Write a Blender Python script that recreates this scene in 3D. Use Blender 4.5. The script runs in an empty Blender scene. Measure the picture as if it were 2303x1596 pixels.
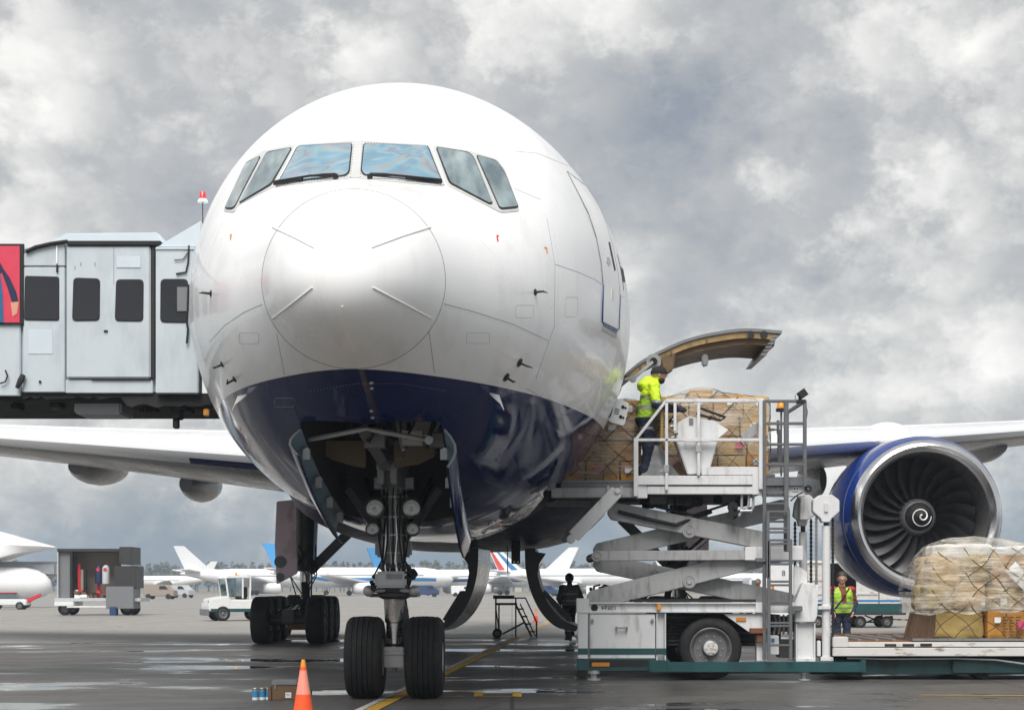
import bpy, bmesh, math, random
import numpy as np
from mathutils import Vector, Matrix
from mathutils.bvhtree import BVHTree
from mathutils import noise as mnoise

S = bpy.context.scene
COL = S.collection
RX = math.radians
PI = math.pi
# ------------------------------------------------------------------ camera
F, CX, HY, W_, H_, CZ = 3570.0, 1151.5, 1322.0, 2303.0, 1596.0, 1.45
cam_d = bpy.data.cameras.new('camera'); cam = bpy.data.objects.new('camera', cam_d); COL.objects.link(cam)
cam.location = (0, 0, CZ); cam.rotation_euler = (RX(90), 0, 0)
cam_d.sensor_width = 36; cam_d.lens = 36 * F / W_
cam_d.shift_y = (HY - H_ / 2) / W_
cam_d.clip_start = .1; cam_d.clip_end = 6000
S.camera = cam
# ------------------------------------------------------------------ light
SUN_EL, SUN_AZ = 56, 190          # azimuth clockwise from +Y: the sun stands behind and to the left of the camera
wd = bpy.data.worlds.new('World'); S.world = wd; wd.use_nodes = True
sd = bpy.data.lights.new('sun', 'SUN'); sun = bpy.data.objects.new('sun', sd); COL.objects.link(sun)
sd.energy = 3.6; sd.angle = RX(40); sd.color = (1, .965, .92)
_d = Vector((math.sin(RX(SUN_AZ)) * math.cos(RX(SUN_EL)), math.cos(RX(SUN_AZ)) * math.cos(RX(SUN_EL)), math.sin(RX(SUN_EL))))
sun.rotation_euler = (-_d).to_track_quat('-Z', 'Y').to_euler()
S.view_settings.view_transform = 'Standard'; S.view_settings.look = 'None'
S.view_settings.exposure = 0.38; S.view_settings.gamma = 1; S.view_settings.use_curve_mapping = False

def build_world():
    nt = wd.node_tree; nt.nodes.clear()
    N = nt.nodes.new; L = nt.links.new
    out = N('ShaderNodeOutputWorld'); bg = N('ShaderNodeBackground'); bg.inputs['Strength'].default_value = .1
    sky = N('ShaderNodeTexSky'); sky.sky_type = 'NISHITA'; sky.sun_disc = False
    sky.sun_elevation = RX(SUN_EL); sky.sun_rotation = RX(SUN_AZ)
    tc = N('ShaderNodeTexCoord'); sep = N('ShaderNodeSeparateXYZ'); L(tc.outputs['Generated'], sep.inputs[0])
    def mth(op, a, b=None, c=None, clamp=False):
        n = N('ShaderNodeMath'); n.operation = op; n.use_clamp = clamp
        for i, v in enumerate((a, b, c)):
            if v is None: continue
            if isinstance(v, (int, float)): n.inputs[i].default_value = v
            else: L(v, n.inputs[i])
        return n.outputs[0]
    mp = N('ShaderNodeMapping'); mp.inputs['Scale'].default_value = (1, 1, 1.35); mp.inputs['Location'].default_value = (5.35, 2.4, 1.1)
    L(tc.outputs['Generated'], mp.inputs['Vector'])
    def noise(scale, detail, rough, dist, vec=None):
        n = N('ShaderNodeTexNoise'); n.inputs['Scale'].default_value = scale; n.inputs['Detail'].default_value = detail
        n.inputs['Roughness'].default_value = rough; n.inputs['Distortion'].default_value = dist
        L(vec or mp.outputs[0], n.inputs['Vector']); return n.outputs['Fac']
    n1 = noise(8.0, 14, .69, 0); n2 = noise(2.3, 3, .5, 0)
    # cumulus puffs: rounded cells broken up by finer noise
    wob = N('ShaderNodeTexNoise'); wob.inputs['Scale'].default_value = 16; wob.inputs['Detail'].default_value = 8; wob.inputs['Roughness'].default_value = .65; L(mp.outputs[0], wob.inputs['Vector'])
    off = N('ShaderNodeVectorMath'); off.operation = 'MULTIPLY_ADD'; L(wob.outputs['Color'], off.inputs[0]); off.inputs[1].default_value = (.10, .10, .10); L(mp.outputs[0], off.inputs[2])
    vor = N('ShaderNodeTexVoronoi'); vor.feature = 'F1'; vor.inputs['Scale'].default_value = 8.5; vor.inputs['Detail'].default_value = 2; vor.inputs['Roughness'].default_value = .55; L(off.outputs[0], vor.inputs['Vector'])
    puff = mth('SUBTRACT', 1, vor.outputs['Distance'])
    v = mth('ADD', mth('MULTIPLY', n1, .66), mth('ADD', mth('MULTIPLY', n2, .30), mth('MULTIPLY', mth('SUBTRACT', puff, .5), .34)))
    ov = N('ShaderNodeMapRange'); ov.interpolation_type = 'SMOOTHSTEP'; L(sep.outputs['Z'], ov.inputs[0]); ov.inputs[1].default_value = .12; ov.inputs[2].default_value = .36; ov.inputs[4].default_value = .06
    v = mth('SUBTRACT', v, ov.outputs[0])      # thicker, greyer deck overhead
    rmp = N('ShaderNodeValToRGB'); L(v, rmp.inputs[0]); e = rmp.color_ramp.elements
    e[0].position = .02; e[0].color = (.24, .27, .31, 1)
    e[1].position = .60; e[1].color = (.90, .885, .85, 1)
    for p, c in ((.26, (.415, .42, .425, 1)), (.33, (.52, .522, .515, 1)), (.385, (.62, .615, .60, 1)), (.43, (.69, .685, .665, 1)), (.50, (.79, .78, .75, 1))):
        x = e.new(p); x.color = c
    # distant rain cloud low over the horizon all the way round
    low = mth('ADD', sep.outputs['Z'], mth('MULTIPLY', mth('SUBTRACT', n1, .49), .17))
    mr = N('ShaderNodeMapRange'); mr.interpolation_type = 'SMOOTHSTEP'
    L(low, mr.inputs[0]); mr.inputs[1].default_value = -.002; mr.inputs[2].default_value = .095; mr.inputs[3].default_value = 1; mr.inputs[4].default_value = 0
    r2 = N('ShaderNodeValToRGB'); L(n2, r2.inputs[0]); r2.color_ramp.elements[0].position = .35; r2.color_ramp.elements[0].color = (.075, .115, .165, 1)
    r2.color_ramp.elements[1].position = .65; r2.color_ramp.elements[1].color = (.20, .275, .35, 1)
    m1 = N('ShaderNodeMixRGB'); L(mth('MULTIPLY', mr.outputs[0], .92), m1.inputs[0]); L(rmp.outputs[0], m1.inputs[1]); L(r2.outputs[0], m1.inputs[2])
    up = N('ShaderNodeVectorMath'); up.operation = 'SCALE'; up.inputs['Scale'].default_value = 10; L(m1.outputs[0], up.inputs[0])
    m2 = N('ShaderNodeMixRGB'); m2.inputs[0].default_value = .95
    L(sky.outputs[0], m2.inputs[1]); L(up.outputs[0], m2.inputs[2])
    L(m2.outputs[0], bg.inputs['Color']); L(bg.outputs[0], out.inputs[0])
build_world()

# ------------------------------------------------------------------ helpers
def P(px, py, D):
    """a point seen at (px, py) of the 2303 x 1596 picture, D metres ahead"""
    return Vector(((px - CX) / F * D, D, CZ + (HY - py) / F * D))
def GX(px, D): return (px - CX) / F * D
def GZ(py, D): return CZ + (HY - py) / F * D
def GD(py): return CZ * F / (py - HY)

class MB:
    def __init__(s): s.v = []; s.f = []; s.m = []
    def add(s, vs, fs, mi=0):
        o = len(s.v); s.v += [tuple(p) for p in vs]; s.f += [tuple(i + o for i in f) for f in fs]; s.m += [mi] * len(fs); return s
    def box(s, x0, x1, y0, y1, z0, z1, mi=0):
        vs = [(x, y, z) for x in (x0, x1) for y in (y0, y1) for z in (z0, z1)]
        return s.add(vs, [(0, 1, 3, 2), (4, 6, 7, 5), (0, 4, 5, 1), (2, 3, 7, 6), (0, 2, 6, 4), (1, 5, 7, 3)], mi)
    def pb(s, px0, py0, px1, py1, D, dep, mi=0, ref=None):
        r = ref or D
        return s.box(GX(px0, r), GX(px1, r), D, D + dep, GZ(py1, r), GZ(py0, r), mi)
    def beam(s, a, b, w, h=None, up=(0, 0, 1), mi=0):
        a = Vector(a); b = Vector(b); h = h or w; d = (b - a).normalized(); u = Vector(up)
        x = d.cross(u)
        if x.length < 1e-4: x = d.cross(Vector((0, 1, 0)))
        x.normalize(); u = x.cross(d)
        vs = [p + x * (w / 2 * i) + u * (h / 2 * j) for p in (a, b) for i, j in ((-1, -1), (1, -1), (1, 1), (-1, 1))]
        return s.add(vs, [(3, 2, 1, 0), (4, 5, 6, 7), (0, 1, 5, 4), (1, 2, 6, 5), (2, 3, 7, 6), (3, 0, 4, 7)], mi)
    def cyl(s, a, b, r, r2=None, n=16, mi=0, caps=True):
        a = Vector(a); b = Vector(b); r2 = r if r2 is None else r2; d = (b - a).normalized()
        x = d.orthogonal().normalized(); y = d.cross(x)
        vs = []
        for p, q in ((a, r), (b, r2)):
            vs += [p + (x * math.cos(2 * PI * i / n) + y * math.sin(2 * PI * i / n)) * q for i in range(n)]
        fs = [(i, (i + 1) % n, n + (i + 1) % n, n + i) for i in range(n)]
        if caps: fs += [tuple(reversed(range(n))), tuple(range(n, 2 * n))]
        return s.add(vs, fs, mi)
    def tube(s, pts, r, n=8, mi=0, closed=False):
        pts = [Vector(p) for p in pts]; k = len(pts); vs = []; fs = []; x = None
        for i, p in enumerate(pts):
            d = (pts[(i + 1) % k] if (closed or i < k - 1) else p) - (pts[i - 1] if (closed or i > 0) else p)
            d.normalize()
            x = d.orthogonal().normalized() if x is None else (x - d * x.dot(d)).normalized()
            y = d.cross(x); q = r[i] if isinstance(r, (list, tuple)) else r
            vs += [p + (x * math.cos(2 * PI * j / n) + y * math.sin(2 * PI * j / n)) * q for j in range(n)]
        for i in range(k if closed else k - 1):
            a = i * n; b = ((i + 1) % k) * n
            fs += [(a + j, a + (j + 1) % n, b + (j + 1) % n, b + j) for j in range(n)]
        if not closed: fs += [tuple(reversed(range(n))), tuple(range((k - 1) * n, k * n))]
        return s.add(vs, fs, mi)
    def prism(s, pts, vec, mi=0):
        pts = [Vector(p) for p in pts]; vec = Vector(vec); n = len(pts)
        return s.add(pts + [p + vec for p in pts], [tuple(range(n)), tuple(reversed(range(n, 2 * n)))] + [(i, i + n, (i + 1) % n + n, (i + 1) % n) for i in range(n)], mi)
    def pp(s, pix, D, dep, mi=0):
        """prism from a picture outline at depth D"""
        return s.prism([P(x, y, D) for x, y in pix], (0, dep, 0), mi)
    def sph(s, c, r, n=16, m=10, mi=0):
        c = Vector(c); r = (r, r, r) if isinstance(r, (int, float)) else r
        vs = [c + Vector((0, 0, r[2]))]
        for i in range(1, m):
            t = PI * i / m
            vs += [c + Vector((r[0] * math.sin(t) * math.cos(2 * PI * j / n), r[1] * math.sin(t) * math.sin(2 * PI * j / n), r[2] * math.cos(t))) for j in range(n)]
        vs.append(c - Vector((0, 0, r[2]))); e = len(vs) - 1
        fs = [(0, 1 + j, 1 + (j + 1) % n) for j in range(n)] + [(e, e - n + (j + 1) % n, e - n + j) for j in range(n)]
        for i in range(m - 2):
            a = 1 + i * n
            fs += [(a + j, a + n + j, a + n + (j + 1) % n, a + (j + 1) % n) for j in range(n)]
        return s.add(vs, fs, mi)
    def lathe(s, prof, o, ax, n=32, mi=0, mis=None, closed=False):
        """prof: (distance along axis, radius)"""
        o = Vector(o); ax = Vector(ax).normalized(); x = ax.orthogonal().normalized()
        if abs(ax.z) < .9: x = ax.cross(Vector((0, 0, 1))).normalized()
        y = ax.cross(x); vs = []
        for a, r in prof:
            vs += [o + ax * a + (x * math.cos(2 * PI * j / n) + y * math.sin(2 * PI * j / n)) * r for j in range(n)]
        b = len(s.v); k = len(prof)
        s.v += [tuple(p) for p in vs]
        for i in range(k if closed else k - 1):
            i2 = (i + 1) % k
            for j in range(n):
                s.f.append((b + i * n + j, b + i * n + (j + 1) % n, b + i2 * n + (j + 1) % n, b + i2 * n + j)); s.m.append(mis[i] if mis else mi)
        return s
    def grid(s, rows, mi=0, wrap=False):
        b = len(rows[0]); vs = [p for r in rows for p in r]; fs = []
        for i in range(len(rows) - 1):
            for j in range(b if wrap else b - 1):
                fs.append((i * b + j, i * b + (j + 1) % b, (i + 1) * b + (j + 1) % b, (i + 1) * b + j))
        return s.add(vs, fs, mi)
    def mesh(s, name, mats, bevel=0, sharp=38):
        me = bpy.data.meshes.new(name); me.from_pydata(s.v, [], s.f)
        mats = mats if isinstance(mats, (list, tuple)) else [mats]
        for m in mats: me.materials.append(MT[m] if isinstance(m, str) else m)
        me.polygons.foreach_set('material_index', s.m)
        bm = bmesh.new(); bm.from_mesh(me)
        bmesh.ops.recalc_face_normals(bm, faces=bm.faces)
        if bevel:
            ed = [e for e in bm.edges if len(e.link_faces) == 2 and e.calc_face_angle(0) > .6]
            bmesh.ops.bevel(bm, geom=ed, offset=bevel, segments=2, affect='EDGES', clamp_overlap=True)
        bm.to_mesh(me); bm.free()
        me.polygons.foreach_set('use_smooth', [True] * len(me.polygons))
        me.set_sharp_from_angle(angle=RX(sharp)); me.update()
        return me
    def build(s, name, mats, parent=None, bevel=0, sharp=38, label=None):
        return link(name, s.mesh(name, mats, bevel, sharp), parent, label)

def wm(o):
    m = o.matrix_basis.copy()
    return wm(o.parent) @ o.matrix_parent_inverse @ m if o.parent else m
def setparent(o, p):
    o.parent = p; o.matrix_parent_inverse = wm(p).inverted()
def link(name, me, parent=None, label=None):
    o = bpy.data.objects.new(name, me); COL.objects.link(o)
    if parent: setparent(o, parent)
    if label: o['label'] = label
    return o
def thing(name, label, cat, loc, group=None):
    o = bpy.data.objects.new(name, None); COL.objects.link(o); o.location = loc; o.empty_display_size = .3
    o['label'] = label; o['category'] = cat
    if group: o['group'] = group
    return o
def tag(o, label=None, cat=None, group=None, kind=None):
    for k, v in (('label', label), ('category', cat), ('group', group), ('kind', kind)):
        if v: o[k] = v
    return o
def dup(o, parent=None, mat=None):
    """copy of an object and its children; mat: world-space change of the root"""
    c = o.copy(); COL.objects.link(c); c.parent = parent
    if parent is not None: c.matrix_parent_inverse = o.matrix_parent_inverse.copy() if o.parent else Matrix()
    if mat is not None: c.matrix_basis = mat @ o.matrix_basis
    for ch in [x for x in bpy.data.objects if x.parent == o]: dup(ch, c)
    return c

# ------------------------------------------------------------------ materials
MT = {}
def mat(name, col, rough=.5, metal=0, var=.12, scale=3, bump=0, bscale=60, coat=0, dirt=None, spec=.5, emit=0, stretch=None, rvar=.1, alpha=1):
    """dirt = (colour, low threshold, high threshold, scale, (stretch))"""
    m = bpy.data.materials.new(name); m.use_nodes = True; nt = m.node_tree; b = nt.nodes['Principled BSDF']
    N = nt.nodes.new; L = nt.links.new
    tc = N('ShaderNodeTexCoord'); mp = N('ShaderNodeMapping'); L(tc.outputs['Object'], mp.inputs[0])
    if stretch: mp.inputs['Scale'].default_value = stretch
    n = N('ShaderNodeTexNoise'); n.inputs['Scale'].default_value = scale; n.inputs['Detail'].default_value = 6; n.inputs['Roughness'].default_value = .62
    L(mp.outputs[0], n.inputs['Vector'])
    mx = N('ShaderNodeMixRGB'); L(n.outputs['Fac'], mx.inputs[0])
    mx.inputs[1].default_value = tuple(max(0, c * (1 - var)) for c in col) + (1,)
    mx.inputs[2].default_value = tuple(min(1, c * (1 + var)) for c in col) + (1,)
    last = mx.outputs[0]
    if dirt:
        dc, lo, hi, ds, dst = dirt
        mp2 = N('ShaderNodeMapping'); mp2.inputs['Scale'].default_value = dst; L(tc.outputs['Object'], mp2.inputs[0])
        n2 = N('ShaderNodeTexNoise'); n2.inputs['Scale'].default_value = ds; n2.inputs['Detail'].default_value = 8; n2.inputs['Roughness'].default_value = .65
        L(mp2.outputs[0], n2.inputs['Vector'])
        mr = N('ShaderNodeMapRange'); L(n2.outputs['Fac'], mr.inputs[0]); mr.inputs[1].default_value = lo; mr.inputs[2].default_value = hi; mr.inputs[4].default_value = .85
        m3 = N('ShaderNodeMixRGB'); L(mr.outputs[0], m3.inputs[0]); L(last, m3.inputs[1]); m3.inputs[2].default_value = dc + (1,)
        last = m3.outputs[0]
    L(last, b.inputs['Base Color'])
    rr = N('ShaderNodeMapRange'); L(n.outputs['Fac'], rr.inputs[0]); rr.inputs[1].default_value = .3; rr.inputs[2].default_value = .7
    rr.inputs[3].default_value = max(0, rough - rvar); rr.inputs[4].default_value = min(1, rough + rvar); L(rr.outputs[0], b.inputs['Roughness'])
    b.inputs['Metallic'].default_value = metal; b.inputs['Specular IOR Level'].default_value = spec
    b.inputs['Coat Weight'].default_value = coat; b.inputs['Coat Roughness'].default_value = .06
    if bump:
        n3 = N('ShaderNodeTexNoise'); n3.inputs['Scale'].default_value = bscale; n3.inputs['Detail'].default_value = 5; L(mp.outputs[0], n3.inputs['Vector'])
        bp = N('ShaderNodeBump'); bp.inputs['Strength'].default_value = bump; bp.inputs['Distance'].default_value = .02
        L(n3.outputs['Fac'], bp.inputs['Height']); L(bp.outputs[0], b.inputs['Normal'])
    if emit: b.inputs['Emission Color'].default_value = col + (1,); b.inputs['Emission Strength'].default_value = emit
    MT[name] = m; return m

GR = (.10, .085, .07)
mat('air_white', (.87, .88, .885), .30, var=.03, scale=.8, coat=.3, rvar=.05, bump=.09, bscale=1.7, dirt=((.62, .61, .59), .50, .95, 1.6, (2.2, 1, .35)))
mat('air_blue', (.002, .011, .085), .08, var=.2, scale=1.2, spec=.24, bump=.10, bscale=1.6, rvar=.06)
mat('air_grey', (.42, .43, .44), .35, var=.08, scale=1, dirt=((.25, .24, .23), .5, .8, 2, (1, 3, 1)))
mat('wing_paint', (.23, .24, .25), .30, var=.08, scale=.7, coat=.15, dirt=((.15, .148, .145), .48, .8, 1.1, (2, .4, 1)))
mat('wing_edge', (.78, .80, .82), .22, metal=.35, var=.04, scale=.8)
mat('seam', (.16, .165, .17), .7)
mat('frame_grey', (.50, .505, .50), .42, var=.1, scale=9)
mat('gasket', (.012, .012, .014), .6)
mat('strip_white', (.86, .86, .85), .4)
mat('rubber', (.010, .010, .011), .8, var=.3, scale=6, bump=.12, bscale=40, dirt=((.035, .033, .031), .5, .9, 5, (1, 1, 1)))
mat('dark', (.012, .012, .013), .75, var=.3)
mat('dark_metal', (.045, .045, .047), .5, metal=.3, var=.3, scale=6, dirt=((.10, .08, .06), .55, .8, 7, (1, 1, 1)))
mat('gear_grey', (.23, .235, .24), .38, metal=.35, var=.15, scale=8, dirt=((.07, .06, .05), .55, .8, 6, (1, 1, .4)))
mat('gear_light', (.42, .43, .44), .36, metal=.3, var=.12, scale=8, dirt=((.16, .14, .12), .55, .82, 6, (1, 1, .4)))
mat('chrome', (.72, .72, .73), .2, metal=1, var=.05, rvar=.04)
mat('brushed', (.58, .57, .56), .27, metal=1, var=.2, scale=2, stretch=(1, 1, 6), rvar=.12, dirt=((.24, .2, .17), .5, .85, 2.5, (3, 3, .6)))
mat('fan', (.05, .05, .053), .36, metal=.2, var=.2)
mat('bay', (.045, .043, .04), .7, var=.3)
mat('insul', (.20, .155, .10), .75, var=.2, scale=9, bump=.3, bscale=25)
mat('mauve', (.72, .56, .61), .38, var=.15, scale=2, dirt=((.08, .07, .07), .52, .75, 1.5, (1, 1, .5)))  # leg door: pink tint of reflected light put into the base colour
mat('paleblue', (.21, .34, .43), .4, var=.15, scale=2)
mat('lamp_glass', (.26, .26, .25), .2, metal=.8, var=.2, scale=14)
mat('bolt', (.30, .29, .28), .4, metal=.7)
mat('load_white', (.64, .65, .66), .42, var=.08, scale=2, bump=.04, bscale=25, dirt=((.26, .22, .175), .53, .80, 4.2, (1.6, 1.6, .4)))
mat('load_grey', (.36, .365, .37), .46, var=.14, scale=2, bump=.05, bscale=20, dirt=((.13, .115, .10), .50, .78, 4, (2.2, 1, .5)))
mat('teal', (.013, .068, .074), .4, var=.2, scale=3, dirt=((.02, .03, .03), .5, .85, 4, (1, 1, .5)))
mat('teal_dark', (.010, .045, .05), .5, var=.3, scale=3, dirt=((.01, .012, .012), .48, .7, 3, (1, 1, .5)))
mat('rust', (.16, .065, .025), .8, var=.4, scale=14)
mat('rusty_white', (.58, .57, .55), .55, var=.1, scale=4, dirt=((.14, .075, .035), .56, .68, 5, (.6, .6, 1.8)))
mat('ladder', (.13, .137, .148), .45, metal=.2, var=.25, scale=9, dirt=((.17, .16, .15), .56, .8, 8, (1, 1, 1)))
mat('amber', (.75, .30, .02), .25, var=.1, coat=.4)
mat('orange_reflector', (.55, .20, .015), .3, var=.15)
mat('red_lens', (.65, .03, .04), .25, coat=.5)
mat('grease', (.03, .02, .015), .4, var=.5, scale=20)
mat('placard', (.72, .73, .73), .45, var=.04)
mat('ink', (.03, .03, .035), .7)
mat('tarp', (.16, .165, .175), .33, var=.25, scale=5, bump=.4, bscale=9)
mat('hose', (.42, .29, .10), .5, var=.2)
mat('kraft', (.46, .265, .095), .72, var=.16, scale=3, bump=.12, bscale=14, dirt=((.25, .145, .06), .5, .8, 2.6, (1, 1, 1)))
mat('kraft_orange', (.50, .235, .04), .6, var=.16, scale=4, bump=.15, bscale=12, dirt=((.32, .13, .02), .5, .8, 3, (1, 1, 1)))
mat('kraft_olive', (.38, .27, .085), .6, var=.22, scale=3, bump=.5, bscale=5, dirt=((.16, .115, .045), .5, .8, 3, (1, 1, 2)))
mat('kraft_pale', (.54, .36, .15), .7, var=.14, scale=4, bump=.12, bscale=14)
mat('brown_bundle', (.10, .058, .035), .7, var=.3, scale=7)
mat('net', (.075, .045, .03), .8, var=.3, scale=9)
mat('sticker', (.75, .76, .76), .5, var=.04)
mat('pink', (.55, .06, .16), .5, var=.1)
mat('bridge_paint', (.50, .555, .59), .42, var=.05, scale=1.2, bump=.015, bscale=20, dirt=((.33, .39, .43), .48, .8, 2.2, (1, 1, .4)))
mat('bridge_roof', (.55, .62, .67), .4, var=.05)
mat('tinted', (.018, .02, .024), .12, var=.2, spec=.6)
mat('poster_red', (.62, .045, .09), .45, var=.12, scale=5)
mat('poster_blue', (.015, .12, .26), .45, var=.2, scale=5)
mat('poster_navy', (.012, .02, .06), .45)
mat('poster_skin', (.62, .30, .20), .5)
mat('cone', (.85, .10, .02), .42, var=.08, scale=9, dirt=((.35, .06, .03), .6, .85, 12, (1, 1, 1)))
mat('cone_tip', (.80, .32, .03), .42, var=.1)
mat('cone_band', (.86, .30, .22), .35, var=.08)
mat('wood_box', (.13, .075, .04), .6, var=.25, scale=8)
mat('can_blue', (.03, .22, .42), .3, var=.15)
mat('tin', (.55, .56, .57), .3, metal=.9)
mat('veh_white', (.72, .73, .73), .3, var=.04, coat=.3, dirt=((.45, .43, .40), .56, .85, 3, (1, 1, .5)))
mat('veh_glass', (.10, .14, .16), .08, var=.2, spec=.7)
mat('hub_grey', (.17, .17, .175), .45, metal=.4, var=.2, scale=9, dirt=((.07, .05, .035), .5, .75, 9, (1, 1, 1)))
mat('far_white', (.78, .79, .80), .3, var=.02)
mat('far_blue', (.03, .19, .42), .4)
mat('far_sky', (.06, .33, .70), .4)
mat('far_red', (.60, .06, .05), .4)
mat('far_grey', (.30, .32, .34), .5)
mat('far_navy', (.02, .05, .14), .4)
mat('beige', (.30, .25, .21), .6, var=.06, scale=2)
mat('slate', (.17, .175, .185), .6, var=.15, scale=4)
mat('light_grey', (.46, .475, .49), .5, var=.08, scale=3)
mat('red', (.55, .03, .05), .45, var=.15)
mat('tower', (.45, .43, .40), .7)
mat('hivis', (.58, .80, .015), .6, var=.10, scale=7, bump=.35, bscale=16)
mat('hivis_green', (.30, .50, .03), .6, var=.12, scale=7, bump=.35, bscale=16)
mat('reflective', (.22, .225, .23), .4, var=.12)
mat('navy_cloth', (.014, .020, .042), .8, var=.3, scale=9, bump=.3, bscale=20)
mat('black_cloth', (.012, .012, .013), .85, var=.3, scale=9, bump=.3, bscale=20)
mat('brown_cloth', (.15, .042, .018), .8, var=.25, scale=9, bump=.3, bscale=20)
mat('red_cloth', (.36, .02, .035), .8, var=.2)
mat('teal_cloth', (.02, .045, .06), .8, var=.3, scale=9, bump=.3, bscale=20)
mat('olive_vest', (.085, .09, .075), .7, var=.2)
mat('skin', (.46, .27, .20), .55, var=.08, scale=15)
mat('hair', (.03, .02, .014), .6, var=.3)
mat('boot', (.015, .014, .013), .6)
mat('yellow_paint', (.52, .30, .03), .65, var=.2, scale=5, dirt=((.07, .06, .05), .50, .72, 4, (1, 1, 1)))
mat('white_paint', (.50, .49, .47), .65, var=.15, scale=5, dirt=((.08, .075, .07), .44, .66, 4, (1, 1, 1)))
mat('trunk', (.07, .06, .05), .9)
mat('foliage', (.15, .16, .14), .8, var=.4, scale=.25)
mat('headlamp', (1.0, .78, .42), .3, emit=9)

def special_mats():
    # windscreen: heated-film interference colours, with reflected sky blue put into the base colour
    m = bpy.data.materials.new('windscreen'); m.use_nodes = True; nt = m.node_tree; b = nt.nodes['Principled BSDF']; N = nt.nodes.new; L = nt.links.new
    tc = N('ShaderNodeTexCoord'); n = N('ShaderNodeTexNoise'); n.inputs['Scale'].default_value = 1.35; n.inputs['Detail'].default_value = 2; n.inputs['Distortion'].default_value = .8
    L(tc.outputs['Object'], n.inputs['Vector']); r = N('ShaderNodeValToRGB'); L(n.outputs['Fac'], r.inputs[0]); e = r.color_ramp.elements
    e[0].position = .3; e[0].color = (.10, .19, .24, 1); e[1].position = .72; e[1].color = (.14, .24, .28, 1)
    for p, c in ((.40, (.20, .23, .26)), (.46, (.10, .25, .36)), (.51, (.18, .33, .41)), (.545, (.27, .29, .28)), (.58, (.12, .22, .34)), (.63, (.19, .30, .34))):
        x = e.new(p); x.color = c + (1,)
    L(r.outputs[0], b.inputs['Base Color']); b.inputs['Roughness'].default_value = .07; b.inputs['Specular IOR Level'].default_value = .8; b.inputs['Coat Weight'].default_value = .4
    MT['windscreen'] = m
    m = bpy.data.materials.new('side_glass'); m.use_nodes = True; b = m.node_tree.nodes['Principled BSDF']  # pale slanted streaks in the colour stand in for sky reflections
    nt = m.node_tree; N = nt.nodes.new; L = nt.links.new; tc = N('ShaderNodeTexCoord'); mp = N('ShaderNodeMapping'); mp.inputs['Scale'].default_value = (2.2, .5, .8); mp.inputs['Rotation'].default_value = (0, .6, 0); L(tc.outputs['Object'], mp.inputs[0]); n = N('ShaderNodeTexNoise'); n.inputs['Scale'].default_value = 2.4; n.inputs['Detail'].default_value = 3; L(mp.outputs[0], n.inputs['Vector']); r = N('ShaderNodeValToRGB'); L(n.outputs['Fac'], r.inputs[0]); r.color_ramp.elements[0].position = .35; r.color_ramp.elements[0].color = (.085, .13, .145, 1); r.color_ramp.elements[1].position = .68; r.color_ramp.elements[1].color = (.27, .35, .365, 1); L(r.outputs[0], b.inputs['Base Color']); b.inputs['Roughness'].default_value = .06; b.inputs['Specular IOR Level'].default_value = .8; b.inputs['Coat Weight'].default_value = .5
    MT['side_glass'] = m
    # clear stretch film with drawn streaks
    m = bpy.data.materials.new('film'); m.use_nodes = True; nt = m.node_tree; nt.nodes.clear(); N = nt.nodes.new; L = nt.links.new
    out = N('ShaderNodeOutputMaterial'); tr = N('ShaderNodeBsdfTransparent'); tr.inputs[0].default_value = (.93, .93, .93, 1)
    pr = N('ShaderNodeBsdfPrincipled'); pr.inputs['Base Color'].default_value = (.74, .69, .60, 1); pr.inputs['Roughness'].default_value = .14; pr.inputs['Specular IOR Level'].default_value = .9
    tc = N('ShaderNodeTexCoord'); mp = N('ShaderNodeMapping'); mp.inputs['Scale'].default_value = (.8, .8, 13); mp.inputs['Rotation'].default_value = (0, .10, 0); L(tc.outputs['Object'], mp.inputs[0])
    n = N('ShaderNodeTexNoise'); n.inputs['Scale'].default_value = 3; n.inputs['Detail'].default_value = 7; n.inputs['Roughness'].default_value = .72; n.inputs['Distortion'].default_value = .6; L(mp.outputs[0], n.inputs['Vector'])
    n2 = N('ShaderNodeTexNoise'); n2.inputs['Scale'].default_value = 3.1; n2.inputs['Detail'].default_value = 4; L(tc.outputs['Object'], n2.inputs['Vector'])
    ad = N('ShaderNodeMath'); ad.operation = 'MULTIPLY_ADD'; L(n2.outputs['Fac'], ad.inputs[0]); ad.inputs[1].default_value = .45; L(n.outputs['Fac'], ad.inputs[2])
    mr = N('ShaderNodeMapRange'); L(ad.outputs[0], mr.inputs[0]); mr.inputs[1].default_value = .62; mr.inputs[2].default_value = .90; mr.inputs[3].default_value = .05; mr.inputs[4].default_value = .66
    bp = N('ShaderNodeBump'); bp.inputs['Strength'].default_value = .8; bp.inputs['Distance'].default_value = .04; L(n.outputs['Fac'], bp.inputs['Height']); L(bp.outputs[0], pr.inputs['Normal'])
    mx = N('ShaderNodeMixShader'); L(mr.outputs[0], mx.inputs[0]); L(tr.outputs[0], mx.inputs[1]); L(pr.outputs[0], mx.inputs[2]); L(mx.outputs[0], out.inputs[0])
    MT['film'] = m
    fw_ = m.copy(); fw_.name = 'film_white'; MT['film_white'] = fw_
    for n_ in fw_.node_tree.nodes:
        if n_.type == 'BSDF_PRINCIPLED': n_.inputs['Base Color'].default_value = (.80, .74, .63, 1)
        if n_.type == 'MAP_RANGE': n_.inputs[1].default_value = .56; n_.inputs[2].default_value = .86; n_.inputs[3].default_value = .05; n_.inputs[4].default_value = .58
    # clear vehicle glass
    m = bpy.data.materials.new('clear_glass'); m.use_nodes = True; nt = m.node_tree; nt.nodes.clear(); N = nt.nodes.new; L = nt.links.new
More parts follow.
